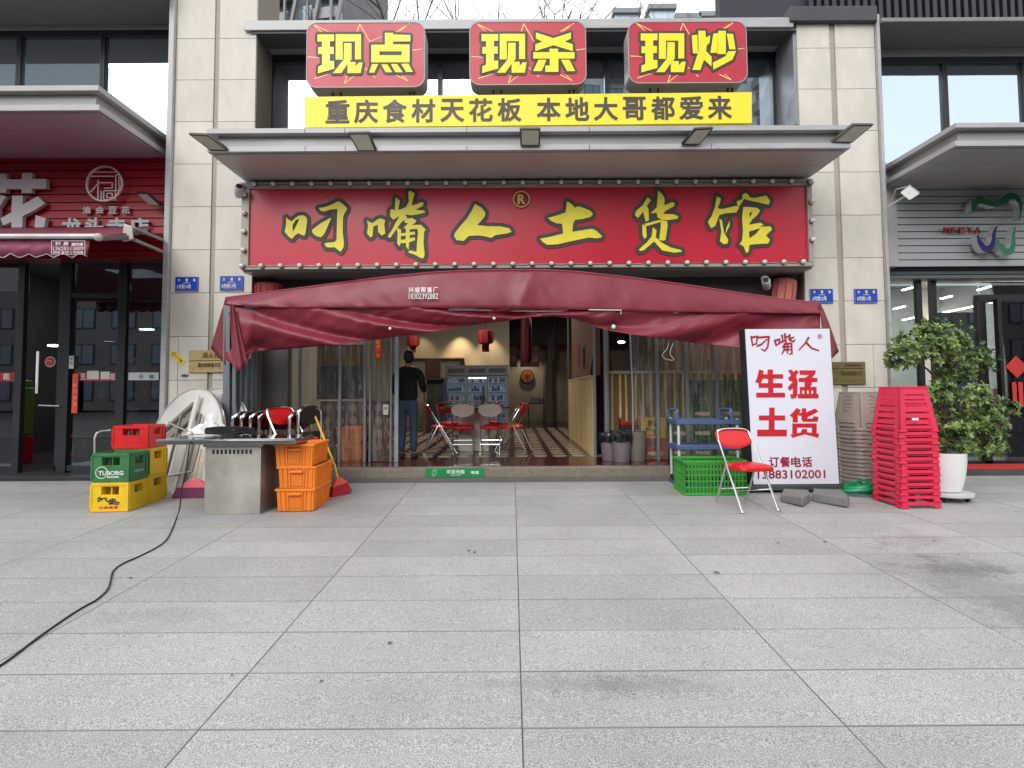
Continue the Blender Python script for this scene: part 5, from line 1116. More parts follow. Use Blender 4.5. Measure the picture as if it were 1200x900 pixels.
# ================================================================== ORANGE CRATES
ORG = mat('orange plastic', rgb(234, 132, 40), .42, 0, .1, 5)
def orange_crate(p, rz, w_, d_, h, lab, empty=True):
    t = thing('orange_crate', lab, 'crate', p, rz, 'orange plastic crates beside the steel table'); k = .01; hw, hd = w_/2, d_/2; f = .94
    q = MB()
    # tapered walls
    O0 = [(-hw*f, -hd*f, 0), (hw*f, -hd*f, 0), (hw*f, hd*f, 0), (-hw*f, hd*f, 0)]; O1 = [(-hw, -hd, h), (hw, -hd, h), (hw, hd, h), (-hw, hd, h)]
    I0 = [((x-math.copysign(k, x)), (y-math.copysign(k, y)), .008) for x, y, z in O0]; I1 = [((x-math.copysign(k, x)), (y-math.copysign(k, y)), h) for x, y, z in O1]
    v = O0+O1+I0+I1; q.add(v, [(3, 2, 1, 0)]+[(i, (i+1) % 4, 4+(i+1) % 4, 4+i) for i in range(4)]+[(8+(i+1) % 4, 8+i, 12+i, 12+(i+1) % 4) for i in range(4)]+[(4+i, 4+(i+1) % 4, 12+(i+1) % 4, 12+i) for i in range(4)]+[(8, 9, 10, 11)]); q.build('body', ORG, t)
    q = MB(); e = .014
    for z0, z1 in ((h-.022, h+.001),): 
        q.box(-hw-e, hw+e, -hd-e, -hd, z0, z1); q.box(-hw-e, hw+e, hd, hd+e, z0, z1); q.box(-hw-e, -hw, -hd, hd, z0, z1); q.box(hw, hw+e, -hd, hd, z0, z1)
    q.build('rim', ORG, t, bev=.003)
    q = MB()
    for x in (-.42, -.28, -.2, .2, .28, .42): q.beam((w_*x*f, -hd*f-.003, .01), (w_*x, -hd-.004, h-.02), .012, .016)
    q.build('front_rib', ORG, t)['kind'] = 'stuff'
    q = MB()
    for y in (-.44, -.32, -.2, -.08, .08, .2, .32, .44): q.beam((hw*f+.003, d_*y*f, .01), (hw+.004, d_*y, h-.02), .012, .016, up=(0, 1, 0))
    q.build('side_rib', ORG, t)['kind'] = 'stuff'
    q = MB(); q.box(-w_*.17, w_*.17, -hd-.03, -hd-.001, h-.065, h-.04); q.build('handle', ORG, t, bev=.004)
    q = MB(); q.box(-w_*.16, w_*.16, -hd*.985-.002, -hd*.985+.004, h-.2, h-.075); q.build('shaded_label_plate', mat('orange plastic shade', rgb(222, 116, 26), .5), t)  # raised plate; the shade of a label recess is put into its orange
a = PG(326, 599); b = PG(367, 600); OW = (b-a).length+.0; bk_ = PG(391, 585.5)
orz = math.radians(1.5); OD = min(max(bk_.y-b.y, .42), .62); OH = .229
oc = Vector(((a.x+b.x)/2, b.y+OD/2, 0)); oc.z = gz(b.y)+.01
for i, lab in enumerate(('bottom orange crate of the stack of three', 'middle orange crate of the stack of three', 'top orange crate of the stack of three, open and empty')):
    orange_crate(oc+Vector(((-.006, .01, -.03)[i], (0, .01, .0)[i], OH*i)), orz+(0, -.02, .02)[i], OW, OD, OH, lab)

# ================================================================== FOLDING CHAIRS
CRED = mat('red vinyl', rgb(206, 22, 30), .4, 0, .06, 5, .06, 40); CGREY = mat('grey back of chair', rgb(214, 204, 196), .4)
def fold_chair(lab, p, rz, grp=None, grey=False, open_=True):
    t = thing('folding_chair', lab, 'chair', p, rz, grp)
    W = .205
    for s in (-1, 1):
        q = MB(); q.tube([(s*W, -.25, .005), (s*W, .02, .46), (s*W*.98, .17, .70)], .011, 8); q.tube([(s*W, -.255, 0), (s*W, -.245, .02)], .015, 8); q.build('front_leg', CHROME, t)
        q = MB(); q.tube([(s*(W-.024), .27, .005), (s*(W-.024), .10, .36), (s*(W-.024), .055, .445)], .011, 8); q.tube([(s*(W-.024), .272, 0), (s*(W-.024), .266, .02)], .015, 8); q.build('rear_leg', CHROME, t)
    q = MB(); q.tube(catmull([(-W*.98, .17, .70), (-W*.9, .205, .775), (-W*.6, .225, .80), (0, .24, .805), (W*.6, .225, .80), (W*.9, .205, .775), (W*.98, .17, .70)], 5), .011, 8); q.build('back_hoop', CHROME, t)
    for z, y, nm in ((.16, .205, 'stretcher'), (.2, -.135, 'stretcher')):
        ww = W-.024 if y > 0 else W; q = MB(); q.tube([(-ww, y, z), (ww, y, z)], .007, 6); q.build(nm, CHROME, t)
    # backrest: curved pad, lens outline
    q = MB(); nu, nv = 20, 8; fr = []; bk = []
    for j in range(nv+1):
        for i in range(nu+1):
            u = i/nu*2-1; v = j/nv; zt = .812-.05*abs(u)**3; zb_ = .60+.075*abs(u)**2.5; z = zb_+(zt-zb_)*v; x = u*(W+.01)
            y = .135+(z-.62)*.5+.035*(1-u*u)+.0; th = .018*(1-abs(u)**4)*(1-(2*v-1)**4)+.004
            fr.append((x, y-th, z)); bk.append((x, y+.006, z))
    n1 = len(fr); F_ = [(j*(nu+1)+i, j*(nu+1)+i+1, (j+1)*(nu+1)+i+1, (j+1)*(nu+1)+i) for j in range(nv) for i in range(nu)]
    q.add(fr, F_, 0); q.add(bk, F_, 1)
    rim = list(range(nu+1))+[(j+1)*(nu+1)-1 for j in range(1, nv+1)]+[nv*(nu+1)+i for i in range(nu-1, -1, -1)]+[j*(nu+1) for j in range(nv-1, 0, -1)]
    q.add([fr[i] for i in rim]+[bk[i] for i in rim], [(i, (i+1) % len(rim), len(rim)+(i+1) % len(rim), len(rim)+i) for i in range(len(rim))], 1 if grey else 0)
    q.build('backrest', [CRED, CGREY if grey else CRED], t, smooth=60)
    q = MB(); lo = []; n = 36
    def sh(a): c, s = math.cos(a), math.sin(a); return (math.copysign(abs(c)**.42, c)*.195*(1-.06*s), -.055+math.copysign(abs(s)**.5, s)*.2)
    prof = [(0.001, .462, 0), (.8, .46, 0), (1, .44, .0), (1.02, .415, 0), (.97, .402, 0), (.5, .40, 0), (.001, .40, 0)]
    rings = []
    for k, (r, z, _) in enumerate(prof): rings += [(sh(2*PI*i/n)[0]*r, -.055+(sh(2*PI*i/n)[1]+.055)*r, z+.01*(-(sh(2*PI*i/n)[1])*r)) for i in range(n)]
    q.add(rings, [(k*n+i, k*n+(i+1) % n, (k+1)*n+(i+1) % n, (k+1)*n+i) for k in range(len(prof)-1) for i in range(n)]); q.build('seat', CRED, t, smooth=50)
    return t
f1, f2, b1, b2 = PG(867.7, 602), PG(912, 600.5), PG(839, 588.5), PG(880, 586.8)
cc = (f1+f2+b1+b2)/4; cc.z = gz(cc.y)-.0; rzz = math.atan2((f2-f1).y+(b2-b1).y, (f2-f1).x+(b2-b1).x)
ch0 = fold_chair('red folding chair standing open in front of the white signboard', cc+Vector((.0, 0, 0)), rzz+math.radians(4), 'red folding chairs')
print('chair', cc, rzz, (f1-f2).length, (b1-f1).length)

# row of folded chairs behind the steel table
DRD = mat('dark red vinyl', rgb(70, 12, 20), .25, coat=.3)
def folded_chair(lab, p, rz, m=DRD):
    t = thing('folded_chair', lab, 'chair', p, rz, 'folded chairs in a row behind the steel table', rot=(0, 0, rz)); W = .2
    q = MB(); pts = [(-W, 0, 0), (-W, 0, .82), (-W*.92, 0, .90), (-W*.6, 0, .945), (0, 0, .955), (W*.6, 0, .945), (W*.92, 0, .90), (W, 0, .82), (W, 0, 0)]; q.tube(catmull(pts, 4), .019, 8); q.build('hoop_frame', CHROME, t)
    q = MB(); pts = [(-W*.85, .05, .02), (-W*.85, .05, .60), (W*.85, .05, .60), (W*.85, .05, .02)]; q.tube(pts, .011, 8); q.build('rear_frame', CHROME, t)
    q = MB(); q.poly([[(W*.93*math.cos(a)*(1 if abs(math.cos(a)) < .9 else 1), .84+.1*math.sin(a)) for a in [k*PI/10 for k in range(20)]]], lambda u, v: (u, -.012, v), .03); q.build('backrest', m, t)
    q = MB(); q.box(-W*.85, W*.85, -.03, .04, .28, .66); q.build('seat', m, t, bev=.02)
labs = ['leftmost folded chair of the row behind the steel table', 'second folded chair from the left behind the steel table', 'third folded chair from the left behind the steel table', 'fourth folded chair from the left behind the steel table', 'fifth folded chair from the left behind the steel table', 'sixth folded chair from the left behind the steel table', 'seventh folded chair, just left of the yellow broom handle']
for i, px in enumerate((283, 291, 303, 313, 326, 345, 356)):
    Yc = 6.75+random.uniform(-.03, .03); x = XA(px, 490, Yc); folded_chair(labs[i], (x+.07, Yc, gz(Yc)+.015+(.06 if i > 5 else 0)), math.radians((68 if i < 5 else 76)+random.uniform(-6, 6)), DRD if i < 6 else mat('black vinyl', (.02, .02, .022), .3))
# the one red open chair poking up
fold_chair('red folding chair standing tilted among the folded ones behind the steel table', (XA(343, 500, 6.5), 6.5, gz(6.5)+.24), math.radians(66), 'red folding chairs')

# ================================================================== WHITE SIGNBOARD
YWb = PG(930, 577).y
bx0, bx1, bz0, bz1 = RC(875.5, 385, 976, 577, YWb)
zt2 = ZA(920, 385, YWb); bx0 = XA(872.5, 400, YWb)-.0; bx1 = XA(973, 400, YWb)
t = thing('signboard', 'tall white freestanding signboard with red characters and a phone number behind the red chair', 'sign', ((bx0+bx1)/2, YWb, gz(YWb)))
xs0, xs1 = XA(882, 565, YWb), XA(981, 565, YWb); zl2 = ZA(930, 568, YWb)
# board leans slightly sideways: its own slanted frame
def BQ(u, v, y): return Vector((bx0+(bx1-bx0)*u+(xs0-bx0)*(1-v), y, zl2+(zt2-zl2)*v))
q = MB(); q.hexa([BQ(0, 0, YWb), BQ(1, 0, YWb), BQ(1, 0, YWb+.16), BQ(0, 0, YWb+.16), BQ(0, 1, YWb), BQ(1, 1, YWb), BQ(1, 1, YWb+.16), BQ(0, 1, YWb+.16)]); partof(t, q, 'housing', mat('black box housing', (.02, .022, .025), .45), bev=.004)
q = MB(); q.hexa([BQ(.008, .004, YWb-.006), BQ(.992, .004, YWb-.006), BQ(.992, .004, YWb-.001), BQ(.008, .004, YWb-.001), BQ(.008, .997, YWb-.006), BQ(.992, .997, YWb-.006), BQ(.992, .997, YWb-.001), BQ(.008, .997, YWb-.001)]); partof(t, q, 'face', mat('white acrylic face', rgb(222, 224, 236), .3, 0, .02))
q = MB(); a, b = XA(872, 572, YWb), XA(990, 572, YWb); q.box(a, b, YWb-.05, YWb+.3, gz(YWb)+.03, zl2-.003); q.box(a+.1, a+.2, YWb-.02, YWb+.2, gz(YWb), gz(YWb)+.03); q.box(b-.2, b-.1, YWb-.02, YWb+.2, gz(YWb), gz(YWb)+.03); partof(t, q, 'base_plate', mat('dark grey steel base', rgb(74, 78, 80), .5, .3), bev=.006)
YP = YWb-.009; cw = cv(865, 385, 10)
q = MB(); strokes(q, [[(155, 95), (162, 150), (172, 205)], [(155, 105), (228, 92), (215, 180), (165, 188)], [(245, 105), (362, 95), (348, 215), (312, 262), (275, 242)], [(228, 205), (280, 180), (338, 125)],
    [(430, 140), (447, 202)], [(430, 142), (485, 125), (480, 178), (440, 190)], [(515, 80), (525, 150)], [(550, 65), (548, 140)], [(500, 162), (568, 132)], [(565, 105), (600, 82)], [(605, 75), (600, 130), (652, 155), (664, 130)], [(615, 118), (652, 100)], [(562, 160), (520, 218)], [(545, 185), (538, 250), (515, 298)], [(545, 182), (625, 172), (632, 292), (602, 300)], [(545, 215), (620, 212)], [(540, 250), (622, 245)], [(582, 178), (578, 288)],
    [(825, 108), (790, 170), (715, 248)], [(795, 160), (860, 228), (945, 258)]], YP, cw, 1.25, taper=.6)
a = P(961, 394.3, YP); q.at((a.x, a.y, a.z), (PI/2, 0, 0)); q.lathe([(.027, -.001), (.027, .001), (.022, .001), (.022, -.001), (.027, -.001)], 20); q.T = Matrix(); text_to(q, 'R', a.x-.012, a.x+.012, a.z-.014, a.z+.014, YP, .02)
partof(t, q, 'brush_characters', REDD)['kind'] = 'stuff'
SHENG = [[[(245, 480), (300, 495), (290, 535), (345, 535), (345, 480), (408, 480), (408, 535), (528, 535), (528, 588), (412, 588), (412, 640), (520, 640), (520, 695), (412, 695), (412, 752), (550, 752), (550, 808), (212, 808), (212, 752), (352, 752), (352, 695), (240, 695), (240, 640), (200, 628), (225, 570)], [(290, 588), (350, 588), (350, 640), (268, 640)]]]
MENG = [[[(585, 490), (625, 480), (650, 510), (680, 485), (712, 510), (680, 550), (698, 620), (695, 790), (670, 820), (620, 820), (608, 770), (640, 770), (642, 700), (600, 732), (582, 690), (640, 622), (600, 612), (585, 580), (620, 545)]],
        [[(720, 490), (910, 490), (905, 530), (865, 575), (930, 580), (930, 625), (865, 630), (862, 660), (845, 684), (780, 684), (780, 628), (708, 625), (708, 580), (790, 575), (830, 545), (722, 542)]],
        [[(720, 684), (920, 684), (920, 765), (942, 768), (942, 818), (700, 818), (700, 768), (725, 765)], [(752, 725), (775, 725), (775, 765), (752, 765)], [(806, 725), (828, 725), (828, 765), (806, 765)], [(858, 725), (880, 725), (880, 765), (858, 765)]]]
TU = [[[(162, 382), (187, 382), (187, 418), (235, 418), (235, 441), (187, 441), (187, 483), (243, 483), (243, 514), (107, 514), (107, 483), (160, 483), (160, 441), (115, 441), (115, 418), (162, 418)]]]
HUO = [[[(288, 383), (308, 395), (293, 415), (293, 450), (270, 450), (270, 428), (256, 418), (272, 402)]], [[(312, 385), (332, 385), (332, 404), (372, 386), (388, 400), (340, 425), (336, 432), (362, 432), (366, 422), (388, 424), (385, 447), (318, 447), (310, 437), (310, 418), (296, 420), (294, 408), (312, 405)]],
       [[(268, 455), (380, 455), (380, 502), (358, 502), (358, 474), (290, 474), (290, 502), (268, 502)]], [[(312, 480), (336, 480), (336, 495), (392, 502), (386, 521), (326, 504), (270, 521), (260, 506), (308, 496)]]]
ct = cv(860, 380, 3.913)
for G, c in ((SHENG, cw), (MENG, cw), (TU, ct), (HUO, ct)):
    q = MB(); glyph(q, G, YP, c); partof(t, q, 'character', REDT)
q = MB()
for i, ch in enumerate('订餐电话'): text_px(q, ch, 901.5+i*12.9, 535.6, 912.7+i*12.9, 547, YP, .03)
text_px(q, '13883102001', 888, 551, 967, 560.5, YP, .03); partof(t, q, 'phone_lettering', mat('plum red print', rgb(150, 30, 66), .5))['kind'] = 'stuff'

# two stone blocks
STB = mat('rough grey stone', rgb(118, 118, 116), .8, 0, .16, 9, .5, 40)
def stone(corners, h, lab):
    pts = [PG(*c) for c in corners]; c0 = sum(pts, Vector())/len(pts); c0.z = gz(c0.y); t = thing('stone_block', lab, 'stone', c0, group='loose stone blocks before the signboard'); q = MB(); n = len(pts)
    lo = [Vector((p.x-c0.x, p.y-c0.y, 0)) for p in pts]; hi = [p*.97+Vector((0, 0, h+random.uniform(-.012, .012))) for p in lo]
    q.add(lo+hi, [tuple(range(n))[::-1], tuple(range(n, 2*n))]+[(i, (i+1) % n, n+(i+1) % n, n+i) for i in range(n)]); q.build('block', STB, t, bev=.012)
stone([(914.5, 588), (941, 595), (950, 588), (948, 581), (918, 580)], .085, 'smaller grey stone block on the paving left of the two before the signboard')
stone([(952, 588), (994, 596), (995.5, 590), (985, 582), (953, 581)], .09, 'longer grey wedge shaped stone block on the paving, nearer the grey stools')

# ================================================================== UTILITY CART AND GREEN BASKET
CB = mat('blue grey cart plastic', rgb(74, 92, 128), .45, 0, .08, 5)
y0c, y1c = 6.95, 7.36
cx0, cx1 = XA(794, 560, y0c), XA(870, 560, y0c)
t = thing('utility_cart', 'blue grey three shelf service cart with pale posts behind the green basket', 'cart', ((cx0+cx1)/2, (y0c+y1c)/2, gz(7.1)))
zs_ = [ZA(830, 580, y0c)+.14, ZA(830, 522, y0c), ZA(830, 492.5, y0c)]
for z in zs_:
    q = MB(); q.box(cx0+.02, cx1-.02, y0c+.02, y1c-.02, z-.035, z-.02)
    q.box(cx0, cx1, y0c, y0c+.02, z-.055, z+.008); q.box(cx0, cx1, y1c-.02, y1c, z-.055, z+.008); q.box(cx0, cx0+.02, y0c+.02, y1c-.02, z-.055, z+.008); q.box(cx1-.02, cx1, y0c+.02, y1c-.02, z-.055, z+.008); partof(t, q, 'shelf', CB, bev=.008)
for x in (cx0+.035, cx1-.035):
    for y in (y0c+.035, y1c-.035):
        q = MB(); q.tube([(x, y, gz(y)+.1), (x, y, zs_[2]+.02)], .017, 10); partof(t, q, 'post', mat('pale cart post', rgb(190, 196, 202), .4))
        q = MB(); q.at((x, y, gz(y)+.045), (0, PI/2, 0)); q.lathe([(.02, -.012), (.045, -.012), (.045, .012), (.02, .012)], 16); q.T = Matrix(); partof(t, q, 'castor', BLKP)
for x in (cx0+.03, cx1-.1):
    q = MB(); zz = zs_[2]; q.hexa([(x-.03, y0c, zz), (x+.1, y0c, zz), (x+.1, y1c, zz), (x-.03, y1c, zz), (x-.03, y0c, zz+.1), (x+.06, y0c, zz+.1), (x+.06, y1c, zz+.1), (x-.03, y1c, zz+.1)]) if False else q.tube(catmull([(x, y0c+.02, zz), (x-.02, y0c+.02, zz+.09), (x+.0, y0c+.06, zz+.125), (x, y1c-.06, zz+.125), (x-.02, y1c-.02, zz+.09), (x, y1c-.02, zz)], 4), .022, 8); partof(t, q, 'handle', CB)
a = PG(801, 577); b = PG(812, 581.5)
GB = mat('bright green plastic', rgb(60, 150, 54), .4, 0, .08, 6)
gx0, gx1 = PG(804, 581).x, PG(876, 581).x; gy0 = PG(830, 580.5).y; gy1 = gy0+.42; gzb = gz(gy0)+.004; gh = (581-541)/650*gy0
t = thing('plastic_basket', 'bright green slotted plastic basket on the paving below the service cart', 'basket', ((gx0+gx1)/2, (gy0+gy1)/2, gzb))
q = MB(); e = .018
for z0, z1 in ((gh-.035, gh), (0, .025)):
    q.box(gx0-e, gx1+e, gy0-e, gy0, gzb+z0, gzb+z1); q.box(gx0-e, gx1+e, gy1, gy1+e, gzb+z0, gzb+z1); q.box(gx0-e, gx0, gy0, gy1, gzb+z0, gzb+z1); q.box(gx1, gx1+e, gy0, gy1, gzb+z0, gzb+z1)
partof(t, q, 'rim', GB, bev=.004)
q = MB(); q.box(gx0, gx1, gy0, gy1, gzb, gzb+.01); 
for yy in (gy0-.006, gy1):
    n = 17
    for i in range(n+1): x = gx0+(gx1-gx0)*i/n; q.box(x-.006, x+.006, yy, yy+.006, gzb+.02, gzb+gh-.03)
    for k in range(1, 5): z = gzb+.02+(gh-.05)*k/5; q.box(gx0, gx1, yy-.001, yy+.005, z-.007, z+.007)
for xx in (gx0, gx1-.006):
    n = 12
    for i in range(n+1): y = gy0+(gy1-gy0)*i/n; q.box(xx, xx+.006, y-.006, y+.006, gzb+.02, gzb+gh-.03)
    for k in range(1, 5): z = gzb+.02+(gh-.05)*k/5; q.box(xx-.001, xx+.005, gy0, gy1, z-.007, z+.007)
partof(t, q, 'slotted_walls', GB)['kind'] = 'stuff'

# ================================================================== STOOL STACKS
def stool_mesh(b_, t_, h, m, pattern):
    q = MB(); H0 = h-.03
    def Wd(z): return b_/2+(t_/2-b_/2)*(z/H0)
    for k in range(4):
        q.T = Matrix.Rotation(k*PI/2, 4, 'Z')
        def F3(u, z, dy=0): w_ = Wd(z); return (u*w_, -w_-dy, z)
        def panel(u0, u1, z0, z1, th=.008, dy=0):
            q.hexa([F3(u0, z0, dy), F3(u1, z0, dy), (F3(u1, z0, dy-th)), (F3(u0, z0, dy-th)), F3(u0, z1, dy), F3(u1, z1, dy), F3(u1, z1, dy-th), F3(u0, z1, dy-th)])
        if pattern == 'slots':
            for s in (-1, 1): panel(min(s*.66, s), max(s*.66, s), 0, H0, .012)
            for z0, z1 in ((H0-.055, H0), (H0-.105, H0-.075), (H0-.145, H0-.12), (H0-.235, H0-.185), (H0-.30, H0-.262)): panel(-.66, .66, z0, z1)
            panel(-1.0, -.62, .0, .014, .01, .004); panel(.62, 1.0, .0, .014, .01, .004)
            panel(-.7, .7, .03, .062, .01, .003)
        else:
            for s in (-1, 1): panel(min(s*.6, s), max(s*.6, s), 0, H0, .012)
            panel(-.6, .6, .11, H0, .008); 
            for r in range(5):
                pts = [Vector(F3(.5*(1-r*.06)*math.cos(a), .14+.045*(5-r)+ (.05)*math.sin(a), .004)) for a in [PI*i/8 for i in range(9)]]; q.tube(pts, .004, 4)
            panel(-1.02, 1.02, .0, .028, .02, .01) if False else panel(-1.02, -.58, .0, .03, .02, .01); panel(.58, 1.02, .0, .03, .02, .01)
            panel(-.6, .6, .085, .11, .014, .006)
    q.T = Matrix(); w_ = t_/2; q.box(-w_, w_, -w_, w_, H0-.004, h)
    return q
def stack(nm, px, py, Y, n, step, b_, t_, h, rz, m, pattern, labf, grp, lean=(0, 0)):
    base = Vector((XA(px, py, Y), Y, gz(Y))); o0 = None
    for i in range(n):
        if o0 is None: o = stool_mesh(b_, t_, h, m, pattern).build(nm, m, None, bev=.003); o0 = o
        else: o = o0.copy(); COL.objects.link(o)
        o.location = base+Vector((lean[0]*i+random.uniform(-.004, .004), lean[1]*i+random.uniform(-.004, .004), step*i)); o.rotation_euler = (0, 0, rz+random.uniform(-.02, .02)); tag(o, labf(i, n), 'stool', grp)
ORD = ['bottom', 'second', 'third', 'fourth', 'fifth', 'sixth', 'seventh', 'eighth', 'ninth', 'tenth', 'eleventh', 'twelfth', 'thirteenth', 'fourteenth', 'fifteenth', 'sixteenth']
PINK = mat('pink red plastic', rgb(212, 36, 74), .36, 0, .08, 5); TAUP = mat('taupe plastic', rgb(172, 156, 148), .4, 0, .06, 5)
stack('plastic_stool', 1062, 590, 6.0, 13, .0655, .43, .31, .47, math.radians(2), PINK, 'slots', lambda i, n: 'topmost pink red stool of the pink stack, with white tag' if i == n-1 else ORD[i]+(' pink red stool' if i == 0 else ' pink red stool from the bottom')+' of the pink stack beside the plant pot', 'pink red stools in one stack', (.0005, 0))
stack('plastic_stool', 1012, 570, 6.85, 16, .0475, .42, .30, .46, math.radians(14), TAUP, 'arcs', lambda i, n: 'topmost taupe stool of the taupe stack, with arc grooves' if i == n-1 else ORD[i]+(' taupe stool' if i == 0 else ' taupe stool from the bottom')+' of the taupe stack behind the signboard', 'taupe stools in one stack', (-.001, 0))
p = P(1069, 491, 5.77); q = MB(); q.box(-.035, .035, -.001, .001, -.012, .012); o = q.build('price_tag', WHITE); o.location = (p.x+.01, 5.74, p.z); o.rotation_euler = (0, 0, 0); tag(o, 'small white tag stuck on the topmost pink red stool', 'tag')
# green hose
c0 = PG(1008, 581); q = MB(); pts = []
for k in range(110):
    a = k*.36; r = .17+.04*math.sin(k*.31); pts.append(Vector((c0.x+.03+r*1.15*math.cos(a)+.02*math.sin(k*.13), c0.y+.05+r*.8*math.sin(a), gz(c0.y)+.02+.0009*k+.012*math.sin(k*.7))))
q.tube(pts+[pts[-1]+Vector((.06, .0, .03)), Vector((XA(1022, 560, 6.3), 6.3, gz(6.3)+.17)), Vector((XA(1027, 548, 6.3), 6.3, gz(6.3)+.27))], .011, 7); o = q.build('garden_hose', mat('green hose rubber', rgb(22, 140, 90), .35, 0, .08)); tag(o, 'coiled green hose lying at the foot of the taupe stools', 'hose')

# ================================================================== POTTED PLANT
pc = PG(1107, 585); pc.z = gz(pc.y)
t = thing('plant_dolly', 'round white rolling plant stand with small castors under the white pot', 'stand', pc)
q = MB(); q.lathe([(.01, .05), (.25, .05), (.265, .06), (.265, .085), (.25, .09), (.01, .09)], 40); q.build('tray', WHITEP, t)
for k in range(5):
    a = k*2*PI/5-.9; q = MB(); q.at((.2*math.cos(a), .2*math.sin(a), .028), (0, PI/2, .5*k)); q.lathe([(.01, -.012), (.028, -.012), (.028, .012), (.01, .012)], 14); q.T = Matrix(); q.box(.2*math.cos(a)-.012, .2*math.cos(a)+.012, .2*math.sin(a)-.012, .2*math.sin(a)+.012, .03, .052); q.build('castor', BLKP, t)
hp = (583-538)/650*pc.y
tp = thing('potted_plant', 'bushy evergreen shrub with three clumps of foliage in a white pot', 'plant', pc+Vector((0, 0, .091)))
q = MB(); hh = .43; q.lathe([(.13, 0), (.15, .01), (.18, .1), (.2, .22), (.213, .34), (.217, hh), (.2, hh), (.195, hh-.05), (.001, hh-.055)], 48); q.build('pot', mat('white glazed pot', (.78, .78, .76), .22, 0, .03), tp)
q = MB(); q.lathe([(.0, hh-.05), (.193, hh-.05)], 24); q.build('soil', mat('dark soil', (.02, .014, .01), .9, bump=.6), tp)
PY = pc.y
def LP(px, py, dy=0): return P(px, py, PY+dy)-tp.location
q = MB(); q.tube(catmull([(0, 0, hh-.06), LP(1105, 520), LP(1106, 490), LP(1104, 460), LP(1108, 430), LP(1110, 400)], 4), [.035]*8+[.028]*8+[.02]*5, 8)
for a, b in (((1105, 520), (1140, 505)), ((1105, 520), (1085, 500)), ((1106, 490), (1135, 465)), ((1104, 450), (1070, 420)), ((1104, 450), (1130, 415)), ((1106, 500), (1160, 480)), ((1108, 430), (1090, 400)), ((1130, 500), (1165, 515))): q.tube([LP(*a), (LP(*a)+LP(*b))/2+Vector((0, 0, .02)), LP(*b)], [.014, .011, .005], 6)
q.build('trunk', mat('brown bark', rgb(88, 66, 48), .8, 0, .2, 20, .5, 60), tp)
def foliage(clumps, nleaf, ls, mats, seed):
    rnd = random.Random(seed); q = MB(); per = sum(c[2]*c[3] for c in clumps)
    for (px, py, rx, rz, ry) in clumps:
        c = LP(px, py); n = int(nleaf*rx*rz/per); k = PY/650; rx *= k; rz *= k; ry *= k
        nsp = max(8, n//9); 
        for s_ in range(nsp):
            th = rnd.uniform(0, 2*PI); ph = math.acos(rnd.uniform(-.75, 1)); rr = rnd.uniform(.45, 1.02)**.6
            d = Vector((math.sin(ph)*math.cos(th), math.sin(ph)*math.sin(th), math.cos(ph)))
            lump = 1+.28*noise.noise(d*2.6+Vector((px, 0, 0)))
            o = c+Vector((d.x*rx, d.y*ry, d.z*rz))*rr*lump
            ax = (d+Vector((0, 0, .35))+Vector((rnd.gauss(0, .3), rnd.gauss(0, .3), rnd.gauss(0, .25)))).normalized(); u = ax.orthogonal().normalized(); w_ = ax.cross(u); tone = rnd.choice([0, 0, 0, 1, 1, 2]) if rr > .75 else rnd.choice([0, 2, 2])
            for l in range(9):
                a = l*2.4+rnd.uniform(-.3, .3); el = rnd.uniform(.25, 1.0); dr = (u*math.cos(a)+w_*math.sin(a))*math.cos(el)+ax*math.sin(el)
                L_ = ls*rnd.uniform(.7, 1.2); sd_ = dr.cross(ax)
                if sd_.length < .01: continue
                sd_.normalize(); up_ = sd_.cross(dr).normalized(); b = o+ax*(l*.004-.012); W_ = L_*.22
                m1 = b+dr*L_*.5+up_*L_*.06; tip = b+dr*L_-up_*L_*.08
                q.add([b, m1+sd_*W_+up_*W_*.35, m1, m1-sd_*W_+up_*W_*.35, tip, b+dr*L_*.8+sd_*W_*.6, b+dr*L_*.8-sd_*W_*.6], [(0, 1, 2), (0, 2, 3), (1, 5, 4, 2), (2, 4, 6, 3)], tone)
    return q
LG = lambda nm, c, r: mat(nm, c, r, 0, .25, 25, spec=.4)
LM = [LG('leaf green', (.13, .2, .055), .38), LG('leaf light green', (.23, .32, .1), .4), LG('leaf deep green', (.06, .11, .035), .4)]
cl = [(1078, 408, 30, 25, 27), (1105, 402, 32, 25, 30), (1055, 420, 14, 17, 15), (1130, 425, 26, 16, 22), (1150, 420, 14, 10, 14), (1095, 385, 20, 9, 14), (1128, 462, 30, 20, 26), (1098, 462, 20, 12, 20), (1112, 505, 22, 26, 24), (1140, 512, 28, 24, 26), (1165, 480, 19, 17, 18), (1150, 497, 28, 24, 24), (1160, 525, 15, 12, 16), (1090, 525, 12, 12, 14), (1120, 440, 20, 10, 18)]
o = foliage(cl, 8200, .06, LM, 3).build('foliage', LM, tp, smooth=80); o['kind'] = 'stuff'

